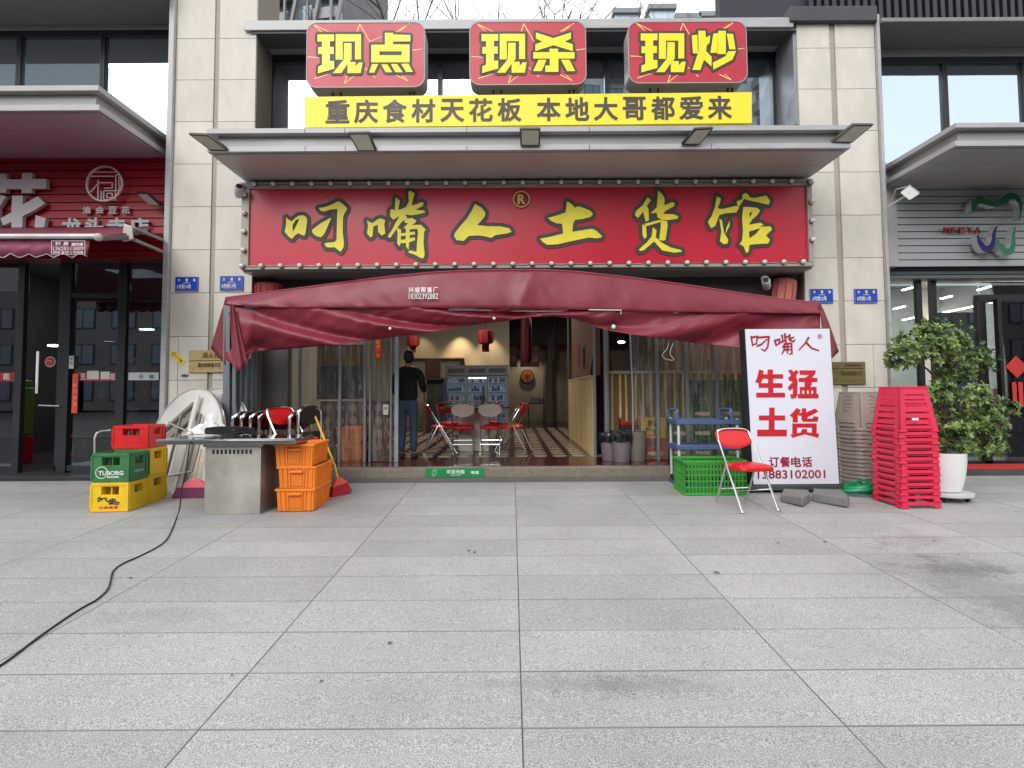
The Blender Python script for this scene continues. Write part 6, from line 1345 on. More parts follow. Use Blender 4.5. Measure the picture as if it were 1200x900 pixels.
# ================================================================== INSIDE THE DINING ROOM
def spot(p, e, col=(1, .72, .42), r=.03, name='lamp', size=2.0, dirv=(0, .15, -1)):
    l = bpy.data.lights.new(name, 'SPOT'); l.energy = e; l.color = col; l.shadow_soft_size = r; l.spot_size = size; l.spot_blend = .8; o = bpy.data.objects.new(name, l); COL.objects.link(o); o.location = p; o.rotation_euler = Vector(dirv).to_track_quat('-Z', 'Y').to_euler(); return o
for px, py, e in ((492, 377, 20), (538, 377, 75), (573, 378, 50)):
    p = P(px, py, YI-.45); p.z = min(p.z, zc-.15); spot(p, e, name='wall_spot', size=1.25, dirv=(0, .26, -1))
p = P(618, 408, YI+2.2); spot(p, 26, (1, .85, .65), name='wall_spot')
for (x_, y_, e) in ((-1.5, 11.5, 46), (.9, 13.5, 26), (2.2, 9.6, 30)):  # fill lamps and their fixtures, added to brighten the dining room
    l = bpy.data.lights.new('fill_light', 'AREA'); l.energy = e; l.size = .5; l.color = (1, .93, .84); o = bpy.data.objects.new('fill_light', l); COL.objects.link(o); o.location = (x_, y_, zc-.12)
    q = MB(); q.box(-.26, .26, -.26, .26, .0, .03); o = q.build('fill_fixture', mat('white fixture', (.5, .5, .48), .5)); o.location = (x_, y_, zc-.1); tag(o, {-1.5: 'added square fill fixture over the dining table', .9: 'added square fill fixture over the aisle', 2.2: 'added square fill fixture behind the bamboo fence'}[x_], 'lamp')
# curtain posts and clear film across the front
YK = 8.1
PST = mat('aluminium post', rgb(130, 132, 134), .4, .4, .08)
tk = thing('partition_frame', 'grey metal posts carrying clear plastic film across the front of the dining room', 'partition', (0, YK, FZ))
for px, w_, yb, m_ in ((339, .05, 545, PST), (351, .025, 545, PST), (398.5, .04, 545, PST), (428, .04, 545, PST), (434, .03, 545, PST), (458.5, .028, 545, PST), (465, .055, 545, mat('pale blue post', rgb(150, 164, 168), .4, .3)), (770, .045, 545, PST), (805, .045, 545, PST), (840, .04, 545, PST)):
    x = XA(px, 460, YK); q = MB(); q.box(x-w_/2, x+w_/2, YK-.03, YK+.03, FZ, ZA(600, 350, YK)); partof(tk, q, 'post', m_, bev=.003)
x = XA(740, 460, YK); q = MB(); q.tube([P(738, 385, YK), P(741.5, 460, YK), P(742, 538, YK)], .014, 8); partof(tk, q, 'thin_post', mat('pale blue post'))
for a, b in ((352, 398), (399, 428), (434, 458), (741, 770), (771, 805), (806, 840), (841, 900)):
    q = MB(); x0, x1 = XA(a, 460, YK), XA(b, 460, YK); nu, nv = 14, 10; zt_f = ZA(600, 372, YK); vs_ = []
    for j in range(nv+1):
        for i in range(nu+1): vs_.append((x0+(x1-x0)*i/nu, YK+.012+.004*math.sin(i*2.1+a)+.012*noise.noise(Vector((i*.9+a, j*.5, 0))), FZ+.01+(zt_f-FZ)*j/nv))
    q.add(vs_, [(j*(nu+1)+i, j*(nu+1)+i+1, (j+1)*(nu+1)+i+1, (j+1)*(nu+1)+i) for j in range(nv) for i in range(nu)]); partof(tk, q, 'plastic_film', FILM, smooth=180)
# left: metal door leaf and patterned panel
q = MB(); x0, x1 = XA(297, 460, 7.9), XA(337, 460, 7.9); q.box(x0, x1, 7.9, 7.96, FZ, ZA(600, 350, 7.9)); o = q.build('metal_door', mat('grey metal door sheet', rgb(112, 110, 108), .4, .3, .06)); tag(o, 'plain grey metal door leaf behind the folded awning struts', 'door')
t = thing('no_smoking_sticker', 'faint red round no smoking sticker on the grey metal door', 'sticker', P(309, 443, 7.89)); q = MB(); q.at((0, 0, 0), (PI/2, 0, 0)); q.lathe([(.055, -.002), (.055, .002), (.043, .002), (.043, -.002), (.055, -.002)], 24); q.T = Matrix(); q.beam((-.035, 0, .035), (.035, 0, -.035), .01, .003); q.beam((-.03, 0, 0), (.03, 0, 0), .012, .003, 0); q.build('print', mat('faded red print', rgb(150, 80, 74), .5), t)
YQ = 8.75
t = thing('patterned_panel', 'dark red panel with rows of pale discs behind the plastic film', 'panel', (XA(395, 500, YQ), YQ, FZ))
q = MB(); x0, x1 = XA(375, 500, YQ), XA(458, 500, YQ); q.box(x0, x1, YQ, YQ+.05, FZ, ZA(400, 470, YQ)); partof(t, q, 'board', mat('dark red lacquer', rgb(84, 28, 28), .35))
dm = None
for i in range(6):
    for j in range(4):
        x = x0+.12+i*.2; z = ZA(400, 478, YQ)-j*.2
        if z < FZ+.08: continue
        if dm is None: q = MB(); q.at(rot=(PI/2, 0, 0)); q.lathe([(.001, 0), (.062, 0), (.062, .004), (.001, .004)], 18); o = q.build('disc', mat('dull pale disc', rgb(150, 128, 122), .6), t); dm = o
        else: o = dm.copy(); COL.objects.link(o)
        o.location = Vector((x, YQ-.004, z))-Vector(t.location)
# framed picture, bundle of dark hoses
t = thing('framed_picture', 'dark gold and teal picture behind the left plastic film', 'picture', P(388, 440, 9.2)); q = MB(); a, b, c, d = RC(371, 404, 425, 468, 9.2); q.box(a, b, 9.2, 9.24, c, d); partof(t, q, 'frame', mat('dark frame wood', rgb(60, 46, 34), .5)); q = MB(); q.box(a+.04, b-.04, 9.185, 9.199, c+.04, (c+d)/2+.1); partof(t, q, 'lower_image', mat('teal dark print', rgb(56, 64, 64), .3, 0, .7, 9)); q = MB(); q.box(a+.04, b-.04, 9.185, 9.199, (c+d)/2+.1, d-.04); partof(t, q, 'upper_image', mat('ochre print', rgb(150, 116, 40), .4, 0, .4, 6))
# orange crates indoors
for i in range(2): orange_crate(Vector((XA(414, 520, 8.55), 8.5, FZ+.002+i*.25)), .02, .36, .4, .24, ('lower orange crate indoors behind the plastic film', 'upper orange crate indoors behind the plastic film')[i])
# couplet
t = thing('door_couplet', 'narrow red paper couplet with gold characters hanging inside left of the entrance', 'sign', P(443, 410, YK-.04)); q = MB(); a, b, c, d = RC(439, 397, 447, 420.5, YK-.04); q.box(a, b, YK-.042, YK-.038, c, d); partof(t, q, 'paper', mat('vermilion paper', rgb(216, 50, 36), .6)); q = MB()
for i, ch in enumerate('财源广进'): text_px(q, ch, 441, 399+i*5.2, 445, 403+i*5.2, YK-.046, .03)
partof(t, q, 'lettering', mat('gold print', rgb(240, 190, 90), .5))['kind'] = 'stuff'
t = thing('notice_paper', 'small white notice on the plastic film left of the entrance', 'notice', P(452, 480, YK-.04)); q = MB(); a, b, c, d = RC(449, 474, 455, 486, YK-.05); q.box(a, b, YK-.052, YK-.05, c, d); partof(t, q, 'paper', OFF); q = MB(); text_px(q, '推', 450.5, 477, 453.5, 480, YK-.054, .02); partof(t, q, 'lettering', mat('grey print'))
# fridge
YFr = 15.0; a, b, c, d = RC(522, 428, 596, 505, YFr); c = FZ
t = thing('display_fridge', 'three door glass front display fridge at the back of the dining room', 'fridge', ((a+b)/2, YFr+.3, FZ))
q = MB(); q.box(a, b, YFr+.04, YFr+.7, FZ, d-.28); q.box(a, b, YFr-.02, YFr+.7, d-.28, d); q.box(a, b, YFr, YFr+.04, FZ, FZ+.15); partof(t, q, 'cabinet', mat('grey fridge steel', rgb(120, 124, 130), .35, .4, .08))
zd0, zd1 = FZ+.16, d-.3
for i in range(3):
    x0 = a+.03+(b-a-.04)*i/3; x1 = x0+(b-a-.04)/3-.02
    q = MB(); k = .03; q.box(x0, x0+k, YFr, YFr+.04, zd0, zd1); q.box(x1-k, x1, YFr, YFr+.04, zd0, zd1); q.box(x0+k, x1-k, YFr, YFr+.04, zd1-k, zd1); q.box(x0+k, x1-k, YFr, YFr+.04, zd0, zd0+k); partof(t, q, 'door_frame', mat('pale fridge trim', rgb(150, 156, 162), .4, .2))
    q = MB(); q.box(x0+k, x1-k, YFr+.035, YFr+.038, zd0+k, zd1-k); partof(t, q, 'fridge_interior', mat('blue lit fridge interior', rgb(84, 104, 128), .4, 0, .5, 14, emit=.18))
    q = MB(); 
    for s_ in range(5):
        z = zd0+.12+s_*.24
        if z > zd1-.08: break
        q.box(x0+k, x1-k, YFr+.01, YFr+.03, z, z+.015)
        for u_ in range(6): xx = x0+k+.02+u_*(x1-x0-.1)/6; q.box(xx, xx+.045, YFr+.012, YFr+.028, z+.015, z+.015+random.uniform(.07, .15), random.choice((1, 2)))
    partof(t, q, 'shelf_goods', [mat('shelf wire', (.4, .42, .45), .4), mat('pale packaging', rgb(150, 164, 180), .5, 0, .4, 20), mat('dark packaging', rgb(44, 56, 74), .5, 0, .4, 20)])['kind'] = 'stuff'
    q = MB(); q.box(x0+.04, x1-.04, YFr-.025, YFr-.021, d-.2, d-.09); partof(t, q, 'header_badge', mat('dark badge print', rgb(66, 70, 78), .4, 0, .4, 12))
q = MB(); q.box(a+.62, a+1.1, YFr-.01, YFr-.005, zd1-.06, zd1-.035); partof(t, q, 'light_strip', mat('cool lit strip', (.7, .85, 1), .5, emit=3, var=.01))
# hanging lanterns inside
for px, py, lab in ((484, 400, 'small dark red lantern with tassel hanging inside near the person'), (569, 395, 'larger red lantern with tassel hanging inside above the fridge')):
    p = P(px, py, 12.5 if px > 500 else 13); lantern('lantern', p, .18 if px > 500 else .15, .32 if px > 500 else .25, lab, LRD, 10, True, 'red lanterns inside the dining room')
p = P(617, 398, 13); lantern('lantern', p, .13, 1.1, 'long dark red lantern hanging in the corridor mouth', mat('dark red cloth', rgb(90, 16, 24), .7), 10, False)
# wall shelf, sideboard
t = thing('wall_shelf', 'thin pale wall shelf on the cream back wall', 'shelf', P(515, 420, YI-.1)); q = MB(); q.box(XA(484, 420, YI), XA(544, 420, YI), YI-.22, YI-.01, ZA(515, 420.5, YI), ZA(515, 419.2, YI)); partof(t, q, 'board', mat('pale shelf', rgb(190, 176, 140), .5)); q = MB(); x = XA(542, 424, YI); q.box(x-.06, x+.06, YI-.14, YI-.02, ZA(542, 427, YI), ZA(542, 420.6, YI)); partof(t, q, 'bracket_box', mat('brown box', rgb(70, 44, 26), .5))
q = MB(); x0, x1 = XA(498, 440, 14), XA(514, 440, 14); q.box(x0, x1, 14, 14.4, ZA(505, 442, 14), ZA(505, 421, 14)); o = q.build('cardboard_box', mat('dark brown carton', rgb(64, 34, 18), .7), bev=.01); tag(o, 'dark brown carton on the counter beside the standing person', 'box')
t = thing('counter', 'dark counter with steel legs beside the standing person at the back', 'counter', P(508, 480, 13.6)); z = ZA(505, 443, 14); q = MB(); q.box(XA(488, 450, 13.6), XA(520, 450, 13.6), 13.6, 14.5, z-.05, z); partof(t, q, 'counter_top', mat('dark counter', (.04, .04, .045), .3)); q = MB(); q.box(XA(500, 450, 13.7), XA(520, 450, 13.7), 13.7, 14.4, FZ, z-.051); partof(t, q, 'cabinet', mat('dark kitchen metal', (.06, .065, .07), .35, .4, .4, 8)); 
for px in (497.5,): q = MB(); x = XA(px, 450, 13.65); q.box(x-.02, x+.02, 13.62, 13.66, FZ, z-.051); partof(t, q, 'leg', STEEL)
# posters and round sign in the corridor
for rect, lab in (((597.5, 406, 606, 430), 'brown food poster at the left edge of the corridor wall'), ((609.5, 405, 632, 430), 'wide brown food poster over the round red sign')):
    a, b, c, d = RC(*rect, YI+1.9); t = thing('poster', lab, 'poster', ((a+b)/2, YI+1.9, c)); q = MB(); q.box(a, b, YI+1.88, YI+1.9, c, d); partof(t, q, 'sheet', mat('brown food print', rgb(96, 56, 36), .5, 0, .5, 5))
    q = MB(); q.box(a+.05, b-.05, YI+1.87, YI+1.879, c+.15, d-.3); partof(t, q, 'food_picture', mat('pale food print', rgb(150, 96, 66), .5, 0, .5, 8))
p = P(618, 441, YI+2.7); t = thing('round_sign', 'round brown sign with a red lobster-like mark on the corridor wall', 'sign', p); q = MB(); q.at((0, 0, 0), (PI/2, 0, 0)); r = .235; q.lathe([(r, -.02), (r, .02), (.001, .02)], 32); q.build('disc', mat('dark brown disc', rgb(66, 34, 22), .5), t)
q = MB(); q.at((0, -.02, 0), (PI/2, 0, 0)); q.lathe([(r*.84, .001), (r*.84, .006), (.001, .006)], 32); q.build('inner_disc', mat('tan disc', rgb(140, 92, 60), .5), t)
q = MB(); q.T = Matrix(); q.tube([(0, -.035, -.12), (0, -.035, .1)], .022, 6); q.tube([(-.1, -.035, .08), (-.03, -.035, 0), (-.1, -.035, -.07)], .014, 6); q.tube([(.1, -.035, .08), (.03, -.035, 0), (.1, -.035, -.07)], .014, 6); q.build('red_mark', mat('dark red mark', rgb(130, 26, 20), .5), t)
# corridor table
t = thing('side_table', 'small dark table with things on it at the corridor end', 'table', P(630, 480, 15)); z = ZA(630, 472, 15); q = MB(); x0, x1 = XA(618, 470, 15), XA(641, 470, 15); q.box(x0, x1, 15, 15.5, z-.04, z); partof(t, q, 'table_top', mat('dark table wood', (.03, .022, .018), .4))
for x in (x0+.03, x1-.03): q = MB(); q.box(x-.02, x+.02, 15.02, 15.06, FZ, z-.04); partof(t, q, 'leg', mat('dark table wood'))
q = MB(); q.box(x0+.08, x0+.3, 15.1, 15.3, z+.001, z+.14); q.lathe([(.06, 0), (.07, .1), (.03, .14)], 10, (x1-.15, 15.2, z+.001)); o = q.build('table_items', mat('dim table items', (.08, .07, .06), .5, 0, .4)); tag(o, 'dark containers on the small corridor table', 'containers', kind='stuff')

# bamboo fences
BAM = mat('bamboo cane', rgb(206, 184, 134), .45, 0, .22, 9, rnd=.2, stretch=(2, 2, .6)); BAMD = mat('bamboo node', rgb(120, 92, 52), .6)
YB2 = 8.65
def cane_mesh(h, r=.021):
    q = MB(); prof = []; z = 0
    while z < h-.02:
        e = min(z+.22, h); prof += [(r*1.12, z), (r*1.0, z+.012), (r*.96, (z+e)/2), (r*1.0, e-.012), (r*1.12, e)]; z = e
    q.lathe(prof, 9); return q
t = thing('bamboo_fence', 'bamboo cane fence standing behind the clear film right of the entrance', 'fence', (XA(780, 500, YB2), YB2, FZ))
hB = ZA(780, 436, YB2)-FZ; o0 = None; random.seed(5)
for k in range(19):
    x = XA(717+k*9.2, 480, YB2)-t.location.x+random.uniform(-.012, .012)
    if o0 is None: o0 = cane_mesh(hB-.03).build('bamboo_cane', BAM, t); o = o0
    else: o = o0.copy(); COL.objects.link(o)
    o.location = (x, random.uniform(-.01, .01), .0); o.rotation_euler = (0, random.uniform(-.012, .012), k)
q = MB(); q.beam((XA(708, 437, YB2)-t.location.x, 0, hB), (XA(900, 437, YB2)-t.location.x, 0, hB), .045); q.build('top_rail', mat('pale timber rail', rgb(176, 160, 130), .6), t)
q = MB(); q.beam((XA(708, 437, YB2)-t.location.x, 0.03, .25), (XA(900, 437, YB2)-t.location.x, 0.03, .25), .035); q.build('bottom_rail', mat('pale timber rail'), t)
q = MB(); q.box(XA(712, 480, YB2+.06), XA(905, 480, YB2+.06), YB2+.04, YB2+.06, FZ, FZ+hB-.05); o = q.build('backing_board', mat('tan plywood', rgb(128, 98, 62), .7, 0, .15, 3)); tag(o, 'tan plywood board standing behind the bamboo canes', 'board')
for px, w_, Y, lab in ((697, .05, 8.5, 'slim grey post left of the dark doorway beside the bamboo partition'), (711, .09, 8.45, 'thicker grey post where the front bamboo fence begins'), (667, .06, 12.5, 'thin grey post deep in the corridor')):
    x = XA(px, 460, Y); q = MB(); q.tube([(0, 0, 0), (0, 0, zc-FZ-.01)], w_/2, 10); o = q.build('grey_post', PST); o.location = (x, Y, FZ); tag(o, lab, 'post')
# receding bamboo partition with canes and plaster above
pA, pB = Vector((XA(696, 500, 8.6), 8.6, FZ)), Vector((XA(668, 500, 12.4), 12.4, FZ))
t = thing('bamboo_partition', 'receding bamboo cane partition along the right side of the entrance aisle', 'partition', pA); o0 = None; hP = ZA(696, 441, 8.6)-FZ; n = 42
for k in range(n):
    p = pA.lerp(pB, (k+.5)/n)-pA
    if o0 is None: q = MB(); q.lathe([(.031, 0), (.03, hP*.3), (.032, hP*.31), (.03, hP*.6), (.032, hP*.61), (.031, hP)], 9); o0 = q.build('bamboo_cane', BAM, t); o = o0
    else: o = o0.copy(); COL.objects.link(o)
    o.location = p+Vector((random.uniform(-.004, .004), 0, random.uniform(-.02, .0)))
dv = (pB-pA).normalized(); nv_ = Vector((-dv.y, dv.x, 0))
q = MB(); a = Vector((.05, 0, 0)); b = pB-pA+a; q.hexa([a+Vector((0, 0, hP+.02)), b+Vector((0, 0, hP+.02)), b+Vector((.06, 0, hP+.02)), a+Vector((.06, 0, hP+.02)), a+Vector((0, 0, 3.5)), b+Vector((0, 0, 3.5)), b+Vector((.06, 0, 3.5)), a+Vector((.06, 0, 3.5))]); q.build('upper_panel', mat('brown plaster panel', rgb(108, 78, 50), .7, 0, .12), t)
q = MB(); q.beam(Vector((0, 0, hP+.0)), pB-pA+Vector((0, 0, hP)), .07, .04); q.build('cap_rail', mat('pale timber rail'), t)
t = thing('red_banner', 'narrow dull red banner on the brown plaster over the bamboo partition', 'banner', P(685, 418, 10.2)); q = MB(); x = P(686, 415, 10.2).x-.12; q.box(x-.01, x, 10.0, 10.35, ZA(686, 428, 10.2), ZA(686, 404, 10.2)); partof(t, q, 'cloth', mat('dull red cloth', rgb(130, 30, 24), .7))
# black drape in the doorway and LED
t = thing('black_curtain', 'black tied curtain hanging in the narrow doorway beside the bamboo fence', 'curtain', P(704, 420, 9.0)); q = MB(); nu = 24; Y = 8.95
vs_ = []
for j in range(13):
    py = 376+j*14; wv = lerp([(376, 17), (425, 22), (445, 30), (460, 14), (560, 15)], py)
    for i in range(nu+1): px = 705-wv*.5+wv*i/nu; v = P(px, min(py, 542), Y); vs_.append((v.x, Y+.03*math.sin(i*1.4), max(v.z, FZ+.005)))
q.add(vs_, [(j*(nu+1)+i, j*(nu+1)+i+1, (j+1)*(nu+1)+i+1, (j+1)*(nu+1)+i) for j in range(12) for i in range(nu)]); partof(t, q, 'drape', mat('black cloth', (.008, .008, .009), .9), smooth=180)
for (px, py, Y, w_, lab) in ((701, 415, 8.8, .05, 'small bright white lamp over the narrow doorway beside the bamboo fence'), (728, 401, 10.5, .14, 'thin bright ceiling lamp seen above the bamboo fence')):
    p = P(px, py, Y); q = MB(); q.sphere((0, 0, 0), w_*.5, 8, sz=.35); o = q.build('ceiling_lamp', LAMP); o.location = p; tag(o, lab, 'lamp')
# wire from ceiling
# bins
def bin_(px, Y, r, h, m, lab, bag):
    p = Vector((XA(px, 530, Y), Y, FZ)); t = thing('waste_bin', lab, 'bin', p, group='waste bins by the bamboo fence')
    q = MB(); q.lathe([(r*.78, 0), (r, h), (r+.01, h), (r-.005, h-.01), (r*.76, .02), (.001, .02)], 24); q.build('bin_body', m, t)
    if bag:
        q = MB(); vs_ = []; n = 28
        for j, (rr, z) in enumerate(((r*.8, h*.95), (r*.98, h+.03), (r*1.06, h+.0), (r*1.08, h*.84), (r*1.03, h*.72))):
            for i in range(n): a = 2*PI*i/n; k = 1+.07*math.sin(a*7+j)+.04*math.sin(a*13+px); vs_.append((rr*k*math.cos(a), rr*k*math.sin(a), z+.01*math.sin(a*5+j*2+px)))
        q.add(vs_, [(j*n+i, j*n+(i+1) % n, (j+1)*n+(i+1) % n, (j+1)*n+i) for j in range(4) for i in range(n)]); q.build('bin_bag', mat('glossy black bag', (.01, .01, .012), .22), t, smooth=40)
BG = mat('grey lilac bin plastic', rgb(118, 106, 114), .45)
bin_(714.5, 8.2, .14, .37, BG, 'leftmost grey bin with a black bag at the entrance of the bamboo fence', True)
bin_(728, 8.05, .15, .4, BG, 'grey bin with a bunched black bag, between two other bins', True)
bin_(747, 8.1, .135, .43, mat('grey bin plastic', rgb(112, 106, 100), .45), 'open grey bin without a bag beside the yellow crate', False)
q = MB(); q.box(-.15, .15, -.1, .1, 0, .05); q.box(-.15, -.14, -.1, .1, .05, .1); q.box(.14, .15, -.1, .1, .05, .1); o = q.build('red_tray', RPL, bev=.006); o.location = (XA(737, 503, 8.5), 8.45, FZ+.5); tag(o, 'dull red tray above the bins on the bamboo fence rail', 'tray')
q = MB(); q.box(-.14, .14, -.1, .1, 0, .5); o = q.build('small_cupboard', mat('dark table wood')); o.location = (XA(737, 503, 8.5), 8.45, FZ); tag(o, 'small dark cupboard behind the bins carrying the red tray', 'cupboard')
# crates indoors on the right
def mk_plain(txt, col):
    def f(t, w_, d_, h):
        q = MB(); y = -d_/2-.004; text_to(q, txt, -w_*.3, w_*.3, h*.16, h*.34, y, .05); q.build('lettering', mat('print '+txt, col, .5), t)['kind'] = 'stuff'
    return f
yc_ = 8.32; G2 = 'beer crates behind the clear film on the right'
cxp = Vector((XA(767.5, 530, yc_), yc_+.14, FZ+.002))
beer_crate('beer_crate', 'dark red beer crate on the floor under the yellow one by the bins', cxp, 0, .36, .3, .3, mat('dull red crate', rgb(170, 26, 30), .4), G2, mk_plain('啤酒', rgb(220, 200, 190)))
beer_crate('beer_crate', 'dull yellow beer crate on top of the dark red one by the bins', cxp+Vector((-.01, 0, .303)), 0, .36, .3, .3, mat('dull yellow crate', rgb(206, 164, 30), .4), G2, mk_yellow)
GD = mat('deep green crate', rgb(30, 92, 44), .4, 0, .1); 
names = ['bottom', 'second', 'third', 'fourth']
for ci, (px, n, cn) in enumerate(((796, 2, 'leftmost'), (823, 4, 'middle'), (858, 4, 'rightmost'))):
    for i in range(n):
        x = XA(px, 500, 8.42); beer_crate('beer_crate', '%s green beer crate of the %s green pile behind the service cart' % ((names[i], cn)), Vector((x, 8.36+.2, FZ+.002+i*.292)), random.uniform(-.03, .03), .36 if ci else .3, .32, .29, GD, G2, mk_plain('啤酒', rgb(150, 170, 140)) if (i < 3) else None, bottles=False)
# entrance sticker on the step
t = thing('step_sticker', 'green welcome sticker with white characters on the front of the entrance step', 'sticker', P(533, 553, 7.43)); yy = 7.436
q = MB(); a, b, c, d = RC(498.5, 548.6, 567.5, 559.2, yy); q.box(a, b, yy-.002, yy+.001, c, d); partof(t, q, 'sheet', mat('green sticker', rgb(26, 128, 74), .45, 0, .15, 6)); q = MB()
for i, ch in enumerate('欢迎光临'): text_px(q, ch, 523.5+i*5.4, 550.5, 528+i*5.4, 555, yy-.004, .03)
text_px(q, 'WELCOME', 528, 556.2, 540, 557.3, yy-.004, .03)
text_px(q, '啤酒', 552, 552, 561, 555.5, yy-.004, .03)
partof(t, q, 'lettering', mat('pale print2', rgb(210, 226, 214), .5))['kind'] = 'stuff'
q = MB(); c0 = P(509, 554, yy-.004)
for k, (rx, rz, rot) in enumerate(((.028, .05, .3), (.016, .034, .3))):
    pts = [Vector((c0.x+rx*math.cos(a)*math.cos(rot)+rz*math.sin(a)*math.sin(rot), yy-.004, c0.z-rx*math.cos(a)*math.sin(rot)+rz*math.sin(a)*math.cos(rot))) for a in [2*PI*i/16 for i in range(17)]]; q.tube(pts, .003, 4)
partof(t, q, 'leaf_emblem', mat('pale green print', rgb(150, 200, 170), .5))
# dining table, crockery and chairs
ty = 9.75; zT = ZA(562, 489, ty-.5); tcx = XA(556, 500, ty)
zT = FZ+.745
t = thing('dining_table', 'round dining table set with bowls on a pale box pedestal in the entrance', 'table', (tcx, ty, FZ))
q = MB(); q.lathe([(.001, .72), (.62, .72), (.63, .73), (.62, .745), (.001, .745)], 40); q.build('table_top', mat('dark glass top', (.05, .04, .04), .15), t)
q = MB(); q.box(-.26, .26, -.26, .26, 0, .719); q.build('pedestal', mat('pale cloth pedestal', rgb(214, 208, 200), .6, 0, .1), t, bev=.01)
q = MB()
for k in range(10):
    a = 2*PI*k/10; q.lathe([(.02, 0), (.045, .03), (.05, .045), (.046, .045), (.02, .008)], 12, (.48*math.cos(a), .48*math.sin(a), .746)); q.lathe([(.03, 0), (.035, .09), (.033, .09), (.028, .01)], 10, (.36*math.cos(a+.3), .36*math.sin(a+.3), .746))
o = q.build('tableware', mat('white porcelain', (.5, .5, .48), .2)); o.location = (tcx, ty, FZ+.001); tag(o, 'ring of small bowls and cups laid on the dining table', 'tableware', kind='stuff')
q = MB(); q.lathe([(.035, 0), (.037, .15), (.014, .21), (.013, .27), (.001, .27)], 14); q.lathe([(.038, .04), (.038, .12)], 14, mi=1); o = q.build('bottle', [mat('dark bottle glass'), mat('pale bottle label', rgb(120, 70, 60), .5)]); o.location = (tcx+.16, ty-.1, FZ+.748); tag(o, 'dark bottle standing on the dining table', 'bottle')
g_ = 'red folding chairs around the dining table'
fold_chair('grey backed folding chair seen from behind, left of the two at the dining table', Vector((XA(541.5, 530, 9.0), 9.2, FZ)), PI+.06, g_, True).scale = (.86, 1, 1)
fold_chair('grey backed folding chair seen from behind, right of the two at the dining table', Vector((XA(575, 530, 9.0), 9.2, FZ)), PI-.06, g_, True).scale = (.86, 1, 1)
fold_chair('red folding chair at the left end of the dining table facing right', Vector((XA(515, 530, 9.3), 9.35, FZ)), PI/2+.25, g_)
fold_chair('red folding chair at the right side of the dining table, nearest the aisle', Vector((XA(602, 530, 9.3), 9.3, FZ)), -PI/2-.3, g_)
fold_chair('red folding chair at the right side of the dining table, tucked behind another', Vector((XA(596, 520, 9.9), 9.95, FZ)), -PI/2+.1, g_)
fold_chair('red folding chair at the far left of the dining table', Vector((XA(528, 520, 10.3), 10.35, FZ)), .5, g_)
fold_chair('red folding chair at the far side of the dining table beside the bottle', Vector((XA(572, 520, 10.6), 10.6, FZ)), -.2, g_)

# ================================================================== PERSON
YPn = 8.62; px0 = P(478, 536, YPn)
tpn = thing('person', 'person in dark jacket and blue jeans seen from behind, standing left of the dining table', 'person', (px0.x, YPn, FZ))
tpn.scale = (.86, .95, .975)
def skin(name, verts, edges, radii, m, root=0, sub=2):
    me = bpy.data.meshes.new(name); me.from_pydata(verts, edges, []); me.materials.append(m); o = bpy.data.objects.new(name, me); COL.objects.link(o); o.parent = tpn
    sk = o.modifiers.new('sk', 'SKIN'); sk.use_smooth_shade = True
    for i, r in enumerate(radii): d = me.skin_vertices[0].data[i]; d.radius = r if isinstance(r, tuple) else (r, r); d.use_root = (i == root)
    sb = o.modifiers.new('sb', 'SUBSURF'); sb.levels = sub; sb.render_levels = sub
    return o
SKN = mat('skin', rgb(170, 122, 96), .55, 0, .06); JK = mat('dark jacket cloth', (.004, .0045, .006), .95, 0, .2, 12, .3, 60); JN = mat('blue denim', rgb(56, 72, 94), .8, 0, .12, 25, .2, 120)
# body, continuous: pelvis, legs, spine, arms, neck, head
V = [(0, 0, .9), (0, 0, 1.08), (0, .01, 1.28), (0, .015, 1.4), (0, .02, 1.47), (0, .04, 1.56),
     (-.09, 0, .84), (-.1, .0, .47), (-.11, -.02, .07), (-.115, .1, .035), (.09, 0, .84), (.1, -.01, .47), (.1, -.03, .07), (.115, .09, .035),
     (-.185, .01, 1.36), (-.24, .02, 1.1), (-.2, .16, .93), (.185, .01, 1.36), (.25, .03, 1.12), (.26, .2, 1.06)]
E = [(0, 1), (1, 2), (2, 3), (3, 4), (4, 5), (0, 6), (6, 7), (7, 8), (8, 9), (0, 10), (10, 11), (11, 12), (12, 13), (3, 14), (14, 15), (15, 16), (3, 17), (17, 18), (18, 19)]
RD = [(.14, .1), (.13, .095), (.145, .1), (.1, .08), .05, .075, .08, .055, .038, .035, .08, .055, .038, .035, .055, .042, .032, .055, .042, .032]
skin('body', V, E, RD, SKN)
# jeans
V = [(0, 0, .96), (0, 0, .88), (-.095, 0, .8), (-.105, .0, .47), (-.115, -.02, .08), (.095, 0, .8), (.105, -.01, .47), (.105, -.03, .08)]
skin('jeans', V, [(0, 1), (1, 2), (2, 3), (3, 4), (1, 5), (5, 6), (6, 7)], [(.17, .125), (.17, .13), .105, .082, .068, .105, .082, .068], JN)
V = [(0, .0, .84), (0, 0, 1.05), (0, .01, 1.28), (0, .015, 1.39), (0, .02, 1.45), (-.2, .01, 1.355), (-.25, .02, 1.1), (-.215, .15, .95), (.2, .01, 1.355), (.262, .03, 1.12), (.265, .19, 1.06)]
skin('jacket', V, [(0, 1), (1, 2), (2, 3), (3, 4), (3, 5), (5, 6), (6, 7), (3, 8), (8, 9), (9, 10)], [(.2, .15), (.19, .14), (.2, .14), (.14, .115), (.08, .08), .085, .07, .055, .085, .07, .055], JK)
q = MB(); q.at((.01, .02, 1.585), (0, 0, 0)); q.lathe([(.001, -.11), (.05, -.1), (.075, -.04), (.083, .02), (.07, .075), (.04, .1), (.001, .108)], 20, sy=1.15); q.build('head', SKN, tpn, smooth=180)
